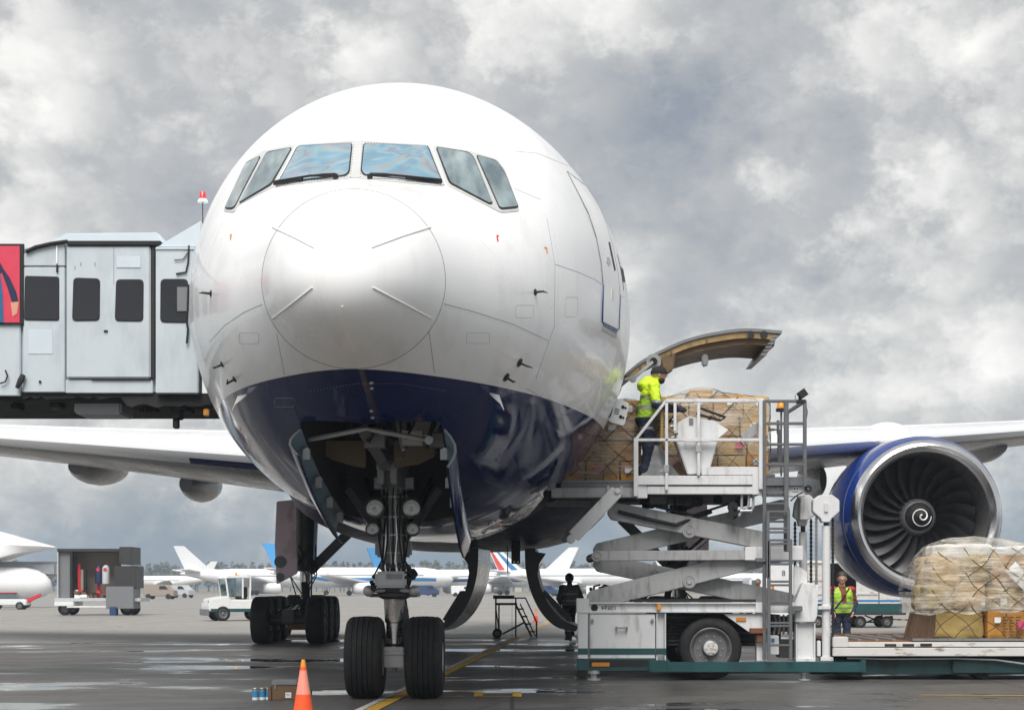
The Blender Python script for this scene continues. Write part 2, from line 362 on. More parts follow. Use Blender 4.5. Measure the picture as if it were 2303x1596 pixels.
    out = N('ShaderNodeOutputMaterial'); tr = N('ShaderNodeBsdfTransparent'); tr.inputs[0].default_value = (.75, .82, .84, 1); g = N('ShaderNodeBsdfGlossy'); g.inputs['Roughness'].default_value = .03
    mx = N('ShaderNodeMixShader'); mx.inputs[0].default_value = .22; L(tr.outputs[0], mx.inputs[1]); L(g.outputs[0], mx.inputs[2]); L(mx.outputs[0], out.inputs[0]); MT['clear_glass'] = m
    # wet apron: asphalt with damp film and standing puddles
    def ground(name, c_dry, c_wet, lo, hi, dry_rough, pscale):
        m = bpy.data.materials.new(name); m.use_nodes = True; nt = m.node_tree; b = nt.nodes['Principled BSDF']; N = nt.nodes.new; L = nt.links.new
        tc = N('ShaderNodeTexCoord')
        def nz(sc, det, st=(1, 1, 1), ro=.6):
            mp = N('ShaderNodeMapping'); mp.inputs['Scale'].default_value = st; L(tc.outputs['Object'], mp.inputs[0])
            n = N('ShaderNodeTexNoise'); n.inputs['Scale'].default_value = sc; n.inputs['Detail'].default_value = det; n.inputs['Roughness'].default_value = ro; L(mp.outputs[0], n.inputs['Vector']); return n.outputs['Fac']
        big = nz(pscale, 7, (.55, 1, 1)); mid = nz(1.1, 6); fine = nz(55, 3)
        mr = N('ShaderNodeMapRange'); mr.interpolation_type = 'SMOOTHSTEP'; L(big, mr.inputs[0]); mr.inputs[1].default_value = lo; mr.inputs[2].default_value = hi
        damp = N('ShaderNodeMapRange'); L(big, damp.inputs[0]); damp.inputs[1].default_value = lo - .16; damp.inputs[2].default_value = lo + .02
        c0 = N('ShaderNodeMixRGB'); L(mid, c0.inputs[0]); c0.inputs[1].default_value = tuple(x * .72 for x in c_dry) + (1,); c0.inputs[2].default_value = tuple(x * 1.3 for x in c_dry) + (1,)
        c1 = N('ShaderNodeMixRGB'); c1.blend_type = 'MULTIPLY'; c1.inputs[0].default_value = .55; L(c0.outputs[0], c1.inputs[1]); L(fine, c1.inputs[2])
        c2 = N('ShaderNodeMixRGB'); L(damp.outputs[0], c2.inputs[0]); L(c1.outputs[0], c2.inputs[1]); c2.inputs[2].default_value = c_wet + (1,)
        # oil stains, tyre-rubber streaks, sealed joints every 7.5 m and hairline cracks: fixed to the pavement
        def rng(src, lo_, hi_, amt): q = N('ShaderNodeMapRange'); L(src, q.inputs[0]); q.inputs[1].default_value = lo_; q.inputs[2].default_value = hi_; q.inputs[4].default_value = amt; return q.outputs[0]
        def over(prev, fac, col): q = N('ShaderNodeMixRGB'); L(fac, q.inputs[0]); L(prev, q.inputs[1]); q.inputs[2].default_value = col + (1,); return q.outputs[0]
        last = over(c2.outputs[0], rng(nz(.9, 5), .60, .72, .6), tuple(x * .3 for x in c_dry))
        last = over(last, rng(nz(1.6, 5, (3.2, .10, 1)), .58, .75, .5), tuple(x * .35 for x in c_dry)); last = over(last, rng(nz(2.2, 6, (.25, 2.5, 1)), .60, .78, .45), tuple(min(.5, x * 2.0) for x in c_dry))
        sp = N('ShaderNodeSeparateXYZ'); L(tc.outputs['Object'], sp.inputs[0])
        for ax in (0, 1):
            q = N('ShaderNodeMath'); q.operation = 'PINGPONG'; L(sp.outputs[ax], q.inputs[0]); q.inputs[1].default_value = 3.75; last = over(last, rng(q.outputs[0], .035, .02, .8), tuple(x * .25 for x in c_dry))
        vo = N('ShaderNodeTexVoronoi'); vo.feature = 'DISTANCE_TO_EDGE'; vo.inputs['Scale'].default_value = .55
        wv = N('ShaderNodeTexNoise'); wv.inputs['Scale'].default_value = 2.0; L(tc.outputs['Object'], wv.inputs['Vector']); ov = N('ShaderNodeVectorMath'); ov.operation = 'MULTIPLY_ADD'; L(wv.outputs['Color'], ov.inputs[0]); ov.inputs[1].default_value = (.8, .8, 0); L(tc.outputs['Object'], ov.inputs[2]); L(ov.outputs[0], vo.inputs['Vector'])
        last = over(last, rng(vo.outputs['Distance'], .012, .004, .6), tuple(x * .25 for x in c_dry))
        L(last, b.inputs['Base Color'])
        r1 = N('ShaderNodeMapRange'); L(damp.outputs[0], r1.inputs[0]); r1.inputs[3].default_value = dry_rough; r1.inputs[4].default_value = .30
        r2 = N('ShaderNodeMix'); r2.data_type = 'FLOAT'; L(mr.outputs[0], r2.inputs[0]); L(r1.outputs[0], r2.inputs[2]); r2.inputs[3].default_value = .015
        L(r2.outputs[0], b.inputs['Roughness'])
        inv = N('ShaderNodeMath'); inv.operation = 'SUBTRACT'; inv.inputs[0].default_value = 1; L(mr.outputs[0], inv.inputs[1])
        bp = N('ShaderNodeBump'); bp.inputs['Distance'].default_value = .012; L(fine, bp.inputs['Height'])
        st = N('ShaderNodeMath'); st.operation = 'MULTIPLY'; L(inv.outputs[0], st.inputs[0]); st.inputs[1].default_value = .35; L(st.outputs[0], bp.inputs['Strength']); L(bp.outputs[0], b.inputs['Normal'])
        MT[name] = m
    ground('asphalt', (.115, .108, .10), (.050, .048, .046), .555, .61, .55, .42)
    ground('concrete', (.34, .325, .30), (.20, .195, .19), .66, .70, .62, .12)
    # painted stripes on the hazard bar
    m = bpy.data.materials.new('hazard'); m.use_nodes = True; nt = m.node_tree; b = nt.nodes['Principled BSDF']; N = nt.nodes.new; L = nt.links.new
    tc = N('ShaderNodeTexCoord'); w = N('ShaderNodeTexWave'); w.bands_direction = 'DIAGONAL'; w.inputs['Scale'].default_value = 2.4; L(tc.outputs['Object'], w.inputs[0])
    r = N('ShaderNodeValToRGB'); r.color_ramp.interpolation = 'CONSTANT'; r.color_ramp.elements[0].color = (.02, .02, .02, 1); r.color_ramp.elements[1].position = .5; r.color_ramp.elements[1].color = (.55, .36, .03, 1)
    L(w.outputs[0], r.inputs[0]); L(r.outputs[0], b.inputs['Base Color']); MT['hazard'] = m
special_mats()
# ------------------------------------------------------------------ ground
def sheet(name, x0, x1, y0, y1, z, m, nx=1, ny=1):
    g = MB()
    g.grid([[(x0 + (x1 - x0) * i / nx, y0 + (y1 - y0) * j / ny, z) for i in range(nx + 1)] for j in range(ny + 1)])
    return tag(g.build(name, m), kind='structure')
sheet('ground', -2600, 2600, -300, 4200, 0, 'asphalt')
def apron():
    g = MB(); random.seed(3)
    edge = [(-400, 37), (-60, 38), (-24, 39.5), (-12, 42), (-4, 45.5), (3, 47), (10, 47.5), (30, 44), (80, 42), (400, 42)]
    rows = [[(x, y, .004) for x, y in edge], [(x * 6, 900, .004) for x, y in edge]]
    g.grid(rows); tag(g.build('concrete_apron', 'concrete'), kind='structure')
    g = MB(); g.grid([[(-2500, 420, .01), (2500, 420, .01)], [(-2500, 4000, .01), (2500, 4000, .01)]])
    m = mat('dry_grass', (.20, .165, .10), .9, var=.25, scale=.05); tag(g.build('dry_grass_field', 'dry_grass'), kind='structure')
apron()
def markings():
    def lx(D): return -1.755 + .067 * (D - 18.9)
    def strip(name, m, off0, off1, d0, d1, z):
        g = MB(); n = 24; rows = []
        for i in range(n + 1):
            D = d0 + (d1 - d0) * i / n; rows.append([(lx(D) + off0, D, z), (lx(D) + off1, D, z)])
        g.grid(rows); return tag(g.build(name, m), kind='structure')
    strip('yellow_centre_line', 'yellow_paint', 0, .17, 9, 120, .008)
    strip('white_line_edging', 'white_paint', -.11, -.015, 9, 120, .008)
    def bar(x0, y0, x1, y1, w=.035):
        d0 = GD(y0); d1 = GD(y1); g = MB()
        a = Vector((GX(x0, d0), d0, .008)); b = Vector((GX(x1, d1), d1, .008)); u = (b - a).normalized(); p = Vector((-u.y, u.x, 0)) * w
        g.grid([[a - p, a + p], [b - p, b + p]]); tag(g.build('yellow_stand_marking', 'yellow_paint'), kind='structure')
    for q in ((620, 1562, 784, 1560), (640, 1568, 700, 1568), (712, 1548, 790, 1546), (998, 1555, 1062, 1555), (1000, 1566, 1046, 1566), (1072, 1566, 1092, 1565), (1092, 1566, 1160, 1566),
              (1084, 1556, 1156, 1555), (630, 1500, 700, 1499), (1000, 1535, 1130, 1535), (2070, 1563, 2303, 1564)): bar(*q)
    for x, y0, y1 in ((1076, 1567, 1556), (1163, 1567, 1556)): bar(x, y0, x, y1, .06)
markings()

# ------------------------------------------------------------------ airliner
def pchip(xs, ys):
    xs = np.array(xs, float); ys = np.array(ys, float); h = np.diff(xs); d = np.diff(ys) / h; m = np.zeros(len(xs)); m[0] = d[0]; m[-1] = d[-1]
    for i in range(1, len(xs) - 1):
        if d[i - 1] * d[i] > 0:
            w1 = 2 * h[i] + h[i - 1]; w2 = h[i] + 2 * h[i - 1]; m[i] = (w1 + w2) / (w1 / d[i - 1] + w2 / d[i])
    def f(x):
        i = int(min(max(np.searchsorted(xs, x) - 1, 0), len(h) - 1)); t = (x - xs[i]) / h[i]
        return float((2 * t**3 - 3 * t**2 + 1) * ys[i] + (t**3 - 2 * t**2 + t) * h[i] * m[i] + (3 * t**2 - 2 * t**3) * ys[i + 1] + (t**3 - t**2) * h[i] * m[i + 1])
    return f
ST = [  # station, half width, top, bottom, height of widest point
 (0, 0, 4.42, 4.42, 4.42), (.06, .27, 4.71, 4.17, 4.43), (.25, .52, 4.98, 3.97, 4.46), (.56, .735, 5.24, 3.81, 4.50), (1, .925, 5.47, 3.66, 4.54), (1.6, 1.2, 5.67, 3.46, 4.59),
 (2.25, 1.52, 5.87, 3.25, 4.66), (2.9, 1.80, 6.20, 3.06, 4.74), (3.61, 2.07, 6.68, 2.88, 4.86), (4.5, 2.36, 7.30, 2.69, 5.02), (5.3, 2.57, 7.79, 2.56, 5.15), (6.2, 2.78, 8.19, 2.44, 5.28),
 (7, 2.95, 8.43, 2.36, 5.37), (8.2, 3.16, 8.67, 2.29, 5.47), (10, 3.33, 8.88, 2.25, 5.55), (12, 3.38, 8.95, 2.25, 5.58), (18, 3.38, 8.95, 2.45, 5.6), (30, 3.36, 8.95, 2.55, 5.6),
 (37, 3.15, 8.92, 3.3, 5.9), (44, 1.9, 8.6, 5.2, 6.7), (51, .4, 8.0, 7.0, 7.5)]
U = [math.sqrt(a[0]) for a in ST]
fHW, fTOP, fBOT, fZC = [pchip(U, [a[i] for a in ST]) for i in (1, 2, 3, 4)]
def axx(s): return -1.61 + .0135 * s
def sec(s, t):
    u = math.sqrt(s); hw = fHW(u); zc = fZC(u); c = math.cos(t)
    r = (fTOP(u) - zc) if c > 0 else (zc - fBOT(u))
    return Vector((axx(s) + hw * math.sin(t), 15 + s, zc + r * c))
def surf_z_low(s, xr):
    u = math.sqrt(s); hw = fHW(u); k = max(0, 1 - (xr / hw) ** 2) ** .5
    return fZC(u) - (fZC(u) - fBOT(u)) * k
def stations():
    r = [u * u for u in np.linspace(.0, 1.0, 22)][1:]
    f = [u * u for u in np.linspace(1.0, 3.8, 78)] + list(np.linspace(15.5, 51, 30))
    return r, f
NR = 160
SR, SF = stations()
def ring(s): return [sec(s, 2 * PI * j / NR) for j in range(NR)]
_g = MB(); _g.grid([ring(s) for s in SR + SF[1:]], wrap=True)
_t = len(_g.v); _g.v.append(tuple(sec(0, 0))); _g.f += [(_t, (j + 1) % NR, j) for j in range(NR)]
BVH = BVHTree.FromPolygons([Vector(v) for v in _g.v], _g.f)
def hit(px, py):
    o = Vector((0, 0, CZ)); d = (P(px, py, 10) - o).normalized()
    l, n, i, k = BVH.ray_cast(o, d)
    if l is None:
        l, n, i, k = BVH.find_nearest(P(px, py, 23))
    if n.dot(d) > 0: n = -n
    return l, n
def rnd(poly, r, n=4):
    out = []; k = len(poly)
    for i in range(k):
        p = Vector(poly[i]); a = Vector(poly[i - 1]) - p; b = Vector(poly[(i + 1) % k]) - p
        q = min(r, a.length * .45, b.length * .45); a = p + a.normalized() * q; b = p + b.normalized() * q
        for j in range(n + 1):
            t = j / n; out.append(tuple(a * (1 - t) ** 2 + p * 2 * t * (1 - t) + b * t * t))
    return out
def patch(name, poly, off, m, parent, step=12, label=None):
    bm = bmesh.new(); bm.faces.new([bm.verts.new((x, y, 0)) for x, y in poly])
    xs = [p[0] for p in poly]; ys = [p[1] for p in poly]
    for ax, lo, hi in ((0, min(xs), max(xs)), (1, min(ys), max(ys))):
        g = lo + step * .6
        while g < hi:
            co = [0, 0, 0]; co[ax] = g; no = [0, 0, 0]; no[ax] = 1
            bmesh.ops.bisect_plane(bm, geom=bm.verts[:] + bm.edges[:] + bm.faces[:], plane_co=co, plane_no=no, dist=1e-4); g += step
    bnd = [e for e in bm.edges if len(e.link_faces) == 1]; base = {}
    for v in bm.verts:
        l, n = hit(v.co.x, v.co.y); v.co = l + n * off; base[v] = l - n * .01
    low = {}
    for e in bnd:
        for v in e.verts:
            if v not in low: low[v] = bm.verts.new(base[v])
        a, b = e.verts; bm.faces.new((a, b, low[b], low[a]))
    bmesh.ops.recalc_face_normals(bm, faces=bm.faces)
    me = bpy.data.meshes.new(name); bm.to_mesh(me); bm.free(); me.materials.append(MT[m])
    me.polygons.foreach_set('use_smooth', [True] * len(me.polygons)); me.set_sharp_from_angle(angle=RX(40))
    return link(name, me, parent, label)
def resample(pl, step):
    out = []
    for a, b in zip(pl[:-1], pl[1:]):
        a = Vector(a); b = Vector(b); n = max(1, int((b - a).length / step))
        out += [a + (b - a) * i / n for i in range(n)]
    return out + [Vector(pl[-1])]
def seam(name, pl, r, m, parent, off=0.0, step=9):
    pts = []
    for q in resample(pl, step):
        l, n = hit(q[0], q[1]); pts.append(l + n * off)
    g = MB(); g.tube(pts, r, 6); return g.build(name, m, parent)

AIR = thing('airliner', 'large white and navy twin-engine airliner seen nose on with open cargo door', 'airplane', (axx(6), 21, 0))
mat('seam_soft', (.38, .39, .40), .5)
def air_body():
    g = MB(); g.grid([ring(s) for s in SR], wrap=True); t = len(g.v); g.v.append(tuple(sec(0, 0))); g.f += [(t, (j + 1) % NR, j) for j in range(NR)]; g.m += [0] * NR
    rad = g.build('radome', ['air_white'], AIR)
    rp = [sec(1.0, 2 * PI * j / 96) for j in range(96)]; g = MB(); g.tube(rp, .0042, 6, closed=True); g.build('panel_seam', 'seam', rad)
    g = MB(); g.grid([ring(s) for s in SF], wrap=True)
    me = g.mesh('fuselage', ['air_white', 'air_blue', 'dark_metal']); bm = bmesh.new(); bm.from_mesh(me)
    def cut(co, no): bmesh.ops.bisect_plane(bm, geom=bm.verts[:] + bm.edges[:] + bm.faces[:], plane_co=co, plane_no=no, dist=1e-5)
    cut((0, 15, 3.625), (0, -.032, 1))
    for sx in (-.78, .78): cut((-1.61 + sx, 15, 0), (1, -.0135, 0))
    for s in (2.2, 7.0, 10.0, 12.85): cut((0, 15 + s, 0), (0, 1, 0))
    for z in (2.72, 4.75): cut((0, 0, z), (0, 0, 1))
    kill = []
    for f in bm.faces:
        c = f.calc_center_median(); s = c.y - 15; xr = c.x - axx(s); zc = fZC(math.sqrt(s))
        if abs(xr) < .78 and 2.2 < s < 7 and c.z < zc - .2 and xr: kill.append(f); continue
        if xr > 0 and 10 < s < 12.85 and 2.72 < c.z < 4.75: kill.append(f); continue
        if c.z < 3.625 + .032 * s: f.material_index = 1
    bmesh.ops.delete(bm, geom=kill, context='FACES')
    bm.to_mesh(me); bm.free(); me.polygons.foreach_set('use_smooth', [True] * len(me.polygons)); me.set_sharp_from_angle(angle=RX(38))
    fus = link('fuselage', me, AIR)
    # frame of the cargo doorway and dark hold behind it
    for s0, s1 in ((9.9, 10.0), (12.85, 12.95)):
        g = MB(); rows = []
        for z in np.linspace(2.70, 4.77, 14):
            u = math.sqrt(s0); k = 1 - ((z - 5.55) / 3.3) ** 2; hw = 3.35 * math.sqrt(k); rows.append([(axx(s0) + hw - .02, 15 + (s1 if s0 < 11 else s0), z), (axx(s0) + hw - .28, 15 + (s1 if s0 < 11 else s0), z)])
        g.grid(rows); g.build('cargo_door_frame', 'gear_grey', fus)
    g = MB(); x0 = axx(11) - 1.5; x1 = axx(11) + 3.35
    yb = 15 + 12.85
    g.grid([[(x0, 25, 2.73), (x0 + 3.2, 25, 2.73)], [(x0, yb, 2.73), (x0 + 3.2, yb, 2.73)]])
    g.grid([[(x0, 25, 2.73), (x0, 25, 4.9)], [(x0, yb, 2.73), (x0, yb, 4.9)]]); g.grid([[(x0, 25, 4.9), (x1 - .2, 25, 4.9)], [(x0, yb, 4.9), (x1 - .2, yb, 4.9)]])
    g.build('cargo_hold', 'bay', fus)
    # cockpit glazing
    for nm, poly, m in (('window_frame', [(674, 325), (799, 317), (802, 323), (791, 402), (618, 421)], 'frame_grey'),
                        ('window_frame', [(812, 317), (963, 326), (972, 337), (1001, 417), (994, 420), (807, 403)], 'frame_grey'),
                        ('window_frame', [(970, 326), (1052, 339), (1117, 358), (1136, 382), (1168, 475), (1126, 479), (1005, 418)], 'frame_grey'),
                        ('window_frame', [(665, 325), (592, 340), (554, 365), (502, 475), (527, 479), (539, 460), (618, 420)], 'frame_grey')):
        patch(nm, rnd(poly, 7), .008, m, AIR, 14)
    patch('centre_post', [(797, 318), (816, 318), (809, 402), (790, 402)], .012, 'frame_grey', AIR, 12)
    WN = [('windshield', [(672, 332), (791, 326), (784, 390), (775, 397), (629, 413)], 'windscreen'), ('windshield', [(820, 326), (960, 332), (992, 413), (821, 396), (814, 387)], 'windscreen'),
          ('side_window', [(981, 334), (1053, 347), (1064, 358), (1105, 457), (1098, 459), (1012, 413)], 'side_glass'), ('side_window', [(1071, 352), (1116, 366), (1131, 389), (1164, 466), (1123, 470)], 'side_glass'),
          ('side_window', [(601, 347), (657, 335), (611, 415), (540, 458)], 'side_glass'), ('side_window', [(553, 371), (587, 354), (528, 469), (508, 469)], 'side_glass')]
    for nm, poly, m in WN:
        c = Vector((sum(p[0] for p in poly) / len(poly), sum(p[1] for p in poly) / len(poly)))
        big = [tuple(c + (Vector(p) - c) * (1 + 3.2 / max(8, (Vector(p) - c).length))) for p in poly]
        ga = patch('gasket', rnd(big, 8), .016, 'gasket', AIR, 14)
        w = patch(nm, rnd(poly, 7), .022, m, AIR, 14); setparent(ga, w)
    # rivets round the windscreen frames
    g = MB()
    for pl in ([(676, 329), (797, 321), (788, 400), (621, 417)], [(815, 321), (962, 330), (997, 417), (811, 400)]):
        pl = pl + pl[:1]
        for q in resample(pl, 6.5):
            l, n = hit(q[0], q[1]); g.cyl(l + n * .006, l + n * .0125, .006, n=6)
    o = g.build('frame_rivets', 'dark_metal', AIR); o['kind'] = 'stuff'
    for a, b, e in (((756, 404), (700, 406), (622, 418)), ((832, 404), (880, 405), (990, 415))):
        g = MB(); pts = []
        for q in resample([a, b, e], 14):
            l, n = hit(*q); pts.append(l + n * .055)
        l, n = hit(*a); g.tube([l, l + n * .06] , .03, 8); g.tube(pts, [.02] * 3 + [.013] * (len(pts) - 3), 6)
        k = len(pts) // 2; g.beam(pts[k] - Vector((0, 0, .015)), pts[-1] - Vector((0, 0, .02)), .025, .04)
        g.build('windshield_wiper', 'gasket', AIR)
    # lightning strips on the radome
    for pl in ([(613, 511), (660, 533), (706, 557)], [(968, 511), (905, 531), (835, 557)], [(703, 646), (660, 680), (612, 717)], [(838, 646), (905, 681), (970, 716)], [(770, 688), (775, 730), (783, 768)]):
        seam('lightning_strip', pl, .0085, 'strip_white', rad, .003)
    for pl in ([(998, 683), (1064, 700), (1154, 729), (1234, 766)], [(1248, 594), (1300, 612), (1337, 628), (1355, 640)], [(1230, 491), (1248, 594), (1247, 733), (1205, 852)], [(1156, 340), (1209, 345), (1292, 379)],
               [(1154, 423), (1216, 449)], [(1395, 663), (1411, 675), (1418, 690)], [(471, 769), (506, 731), (549, 702), (590, 684)], [(965, 746), (977, 838)], [(1183, 873), (1240, 905)], [(622, 750), (640, 842)]):
        seam('panel_seam', pl, .0027, 'seam', fus, 0)
    for cx_, cy_, w_, h_ in ((1180, 700, 20, 14), (1075, 760, 26, 12), (560, 760, 22, 12), (1285, 690, 14, 22), (640, 905, 22, 10)):
        q = rnd([(cx_ - w_, cy_ - h_), (cx_ + w_, cy_ - h_), (cx_ + w_, cy_ + h_), (cx_ - w_, cy_ + h_)], 4, 2); seam('access_panel_seam', q + q[:1], .0022, 'seam_soft', fus, 0, 8)
    # rivet rows along the skin laps
    for pl in ([(1002, 690), (1066, 707), (1156, 736), (1234, 772)], [(1242, 500), (1256, 594), (1255, 733), (1214, 850)], [(478, 775), (512, 738), (553, 710), (590, 692)], [(1000, 480), (1060, 520), (1120, 580), (1160, 660)], [(700, 880), (800, 862), (900, 862), (1000, 878)]):
        g = MB()
        for q in resample(pl, 7):
            l, n = hit(q[0], q[1]); g.cyl(l, l + n * .0016, .0048, n=6)
        o = g.build('skin_rivets', 'seam_soft', fus); o['kind'] = 'stuff'
    # forward passenger door, right side
    T = lambda L_: [(1064.2 + x * .36122, 310.4 + y * .36122) for x, y in L_]
    dl = T([(583, 210), (640, 320), (715, 470), (765, 620), (795, 780), (807, 915), (801, 1140), (808, 1165)]); dr = T([(885, 1210), (904, 1185), (912, 985), (900, 850), (870, 690), (825, 530), (770, 400), (700, 300)])
    door = patch('passenger_door', dl + dr, .008, 'air_white', AIR, 14)
    seam('door_gap', dl[:6], .006, 'seam', door, .006); seam('door_gap', dr[2:] + [dl[0]], .006, 'seam', door, .006)
    mat('door_blue', (.012, .05, .17), .4)
    seam('door_edge', dl[5:] + dr[:3], .013, 'door_blue', door, .006)
    patch('door_sill', T([(800, 1150), (890, 1208), (890, 1246), (797, 1192)]), .011, 'frame_grey', door, 14); patch('door_edge', T([(806, 1143), (897, 1190), (890, 1206), (804, 1166)]), .014, 'door_blue', door, 14)
    patch('door_window', T([(838, 648), (848, 650), (884, 822), (876, 828)]), .011, 'gasket', door, 10)
    patch('door_handle', T([(822, 740), (846, 745), (854, 785), (840, 797), (826, 770)]), .012, 'frame_grey', door, 10)
    patch('placard', T([(857, 940), (872, 945), (870, 1010), (858, 1005)]), .011, 'placard', door, 10)
    for pl in ([(916, 722), (922, 726), (951, 893), (946, 897)], [(938, 756), (943, 762), (969, 922), (965, 926)], [(956, 800), (960, 806), (979, 938), (975, 944)]):
        patch('cabin_window', T(pl), .006, 'gasket', AIR, 10)
    # painted corner marks
    for pl, m in (([(1116, 529), (1122, 529), (1121, 532), (1119, 532), (1121, 543), (1118, 543)], 'red'), ([(1224, 555), (1230, 557), (1231, 570), (1229, 570), (1228, 559), (1224, 558)], 'orange_reflector'), ([(517, 528), (522, 526), (520, 540), (518, 540)], 'orange_reflector')):
        patch('jacking_mark', pl, .004, m, AIR, 10)
    for pl in ([(706, 740), (722, 756), (735, 762), (733, 777), (708, 762)], [(779, 737), (797, 735), (800, 790), (790, 790), (791, 745), (779, 743)], [(884, 730), (886, 742), (868, 764), (852, 772), (850, 764), (870, 752)]):
        pass
    # probes and vanes
    for d, tip, r in (((1203, 657), (1222, 659), .036), ((475, 660), (458, 660), .036), ((1168, 815), (1189, 823), .05), ((1138, 848), (1152, 853), .05), ((500, 819), (487, 822), .035), ((528, 852), (519, 848), .035)):
        l, n = hit(*d); g = MB(); g.cyl(l - n * .01, l + n * .012, r, n=16); e = P(tip[0], tip[1], l.y - .12); q = l + n * .11
        g.tube([l, q, q + (e - q) * .3, e + n * .05], [.016, .011, .010, .005], 8); g.build('air_data_probe', 'gasket', AIR)
    for a in ((1100, 885), (556, 888)):
        l, n = hit(*a); g = MB(); k = 1 if a[0] > 900 else -1
        g.prism([l, l + Vector((.1 * k, 0, -.02)) + n * .02, l + n * .2 + Vector((.03 * k, .05, -.06)), l + n * .18], (0, .02, .02)); g.build('blade_antenna', 'frame_grey', AIR)
    for q in ((835, 900), (836, 912), (835, 963), (838, 978)):
        l, n = hit(q[0], q[1] - 40); g = MB(); g.cyl(l, l + n * .012, .02, n=10); g.build('drain_fitting', 'frame_grey', AIR)
    # bright metal patch added in the shape of the apron's reflection
    patch('belly_reflection_patch', [(1085, 1192), (1150, 1160), (1215, 1108), (1222, 1118), (1190, 1156), (1130, 1192), (1080, 1206)], .006, 'brushed', fus, 12)
    return fus
FUS = air_body()

def belly_fairing():
    g = MB(); rows = []; n = 48
    for i in range(33):
        t = -1 + 2 * i / 32; s = 26 + 13.5 * t; k = max(0, 1 - abs(t) ** 3.2) ** .5
        row = []
        for j in range(n):
            a = 2 * PI * j / n; c = math.cos(a); q = math.sin(a)
            ex = lambda v: math.copysign(abs(v) ** .72, v)
            row.append((axx(s) + 3.75 * k * ex(c), 15 + s, 4.0 + 1.55 * k * ex(q)))
        rows.append(row)
    g.grid(rows, wrap=True); mat('belly_blue', (.008, .014, .05), .42, var=.2, spec=.25); f = g.build('belly_fairing', 'belly_blue', AIR)
    return f
belly_fairing()

def wing(side):
    xs = [2.4, 4, 6, 8.5, 11.6, 14, 17, 21, 26, 31]
    fch = pchip([0, 3, 10.5, 20, 31], [15.5, 13.4, 8.8, 5.4, 2.2]); rows = []
    fr = [1 - math.cos(PI / 2 * i / 14) for i in range(15)]
    for x in xs:
        c = fch(x); le = 34 + .70 * (x - 3.2); zl = 4.2 + .121 * (x - 3.2) + .0012 * max(0, x - 12) ** 2; t = .125 - .0012 * x
        def th(f): return 5 * t * (.2969 * math.sqrt(f) - .126 * f - .3516 * f * f + .2843 * f**3 - .1015 * f**4)
        up = [(f, th(f) * 1.0 + .012 * math.sin(PI * f)) for f in reversed(fr)]; dn = [(f, -th(f) * .86 + .012 * math.sin(PI * f)) for f in fr[1:]]
        X = axx(20) + side * x
        rows.append([(X, le + c * f, zl + c * z) for f, z in up + dn])
    g = MB(); g.grid(rows, wrap=True); k = len(rows[0]); n = 14
    for i, f in enumerate(g.f):
        j = i % k; row = i // k
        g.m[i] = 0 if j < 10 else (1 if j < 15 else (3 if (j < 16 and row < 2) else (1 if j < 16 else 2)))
    for f in g.f[:0]: pass
    g.f.append(tuple(range((len(rows) - 1) * k, len(rows) * k))); g.m.append(0)
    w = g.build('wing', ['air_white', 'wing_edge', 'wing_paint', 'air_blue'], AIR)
    return w
WL = wing(-1); WR = wing(1)
def fairing(px0, px1, py0, py1, D, ln, w, roll=0, m='wing_paint'):
    """canoe shaped flap-track fairing under the wing"""
    X = GX((px0 + px1) / 2, D); zt = GZ(py0, D) + .25; zb = GZ(py1, D); hw = (GX(px1, D) - GX(px0, D)) / 2 * .86; g = MB(); rows = []
    for i in range(15):
        t = i / 14; k = math.sin(PI * min(1, .08 + t * .95)) ** .55 if t < .97 else .15; y = D - .3 + ln * t; row = []
        for j in range(20):
            a = 2 * PI * j / 20; row.append((X + hw * k * math.cos(a), y, (zt + zb) / 2 + .25 * t + (zt - zb) / 2 * k * math.sin(a)))
        rows.append(row)
    g.grid(rows, wrap=True); g.f += [tuple(range(20)), tuple(range(280, 300))]; g.m += [0, 0]
    return g.build('flap_fairing', m, w)
fairing(125, 242, 1030, 1090, 43.5, 5, WL); fairing(386, 460, 1068, 1130, 43, 5, WL); fairing(2214, 2278, 985, 1040, 44, 4.5, WR); fairing(1828, 1866, 1050, 1132, 43, 4, WR)

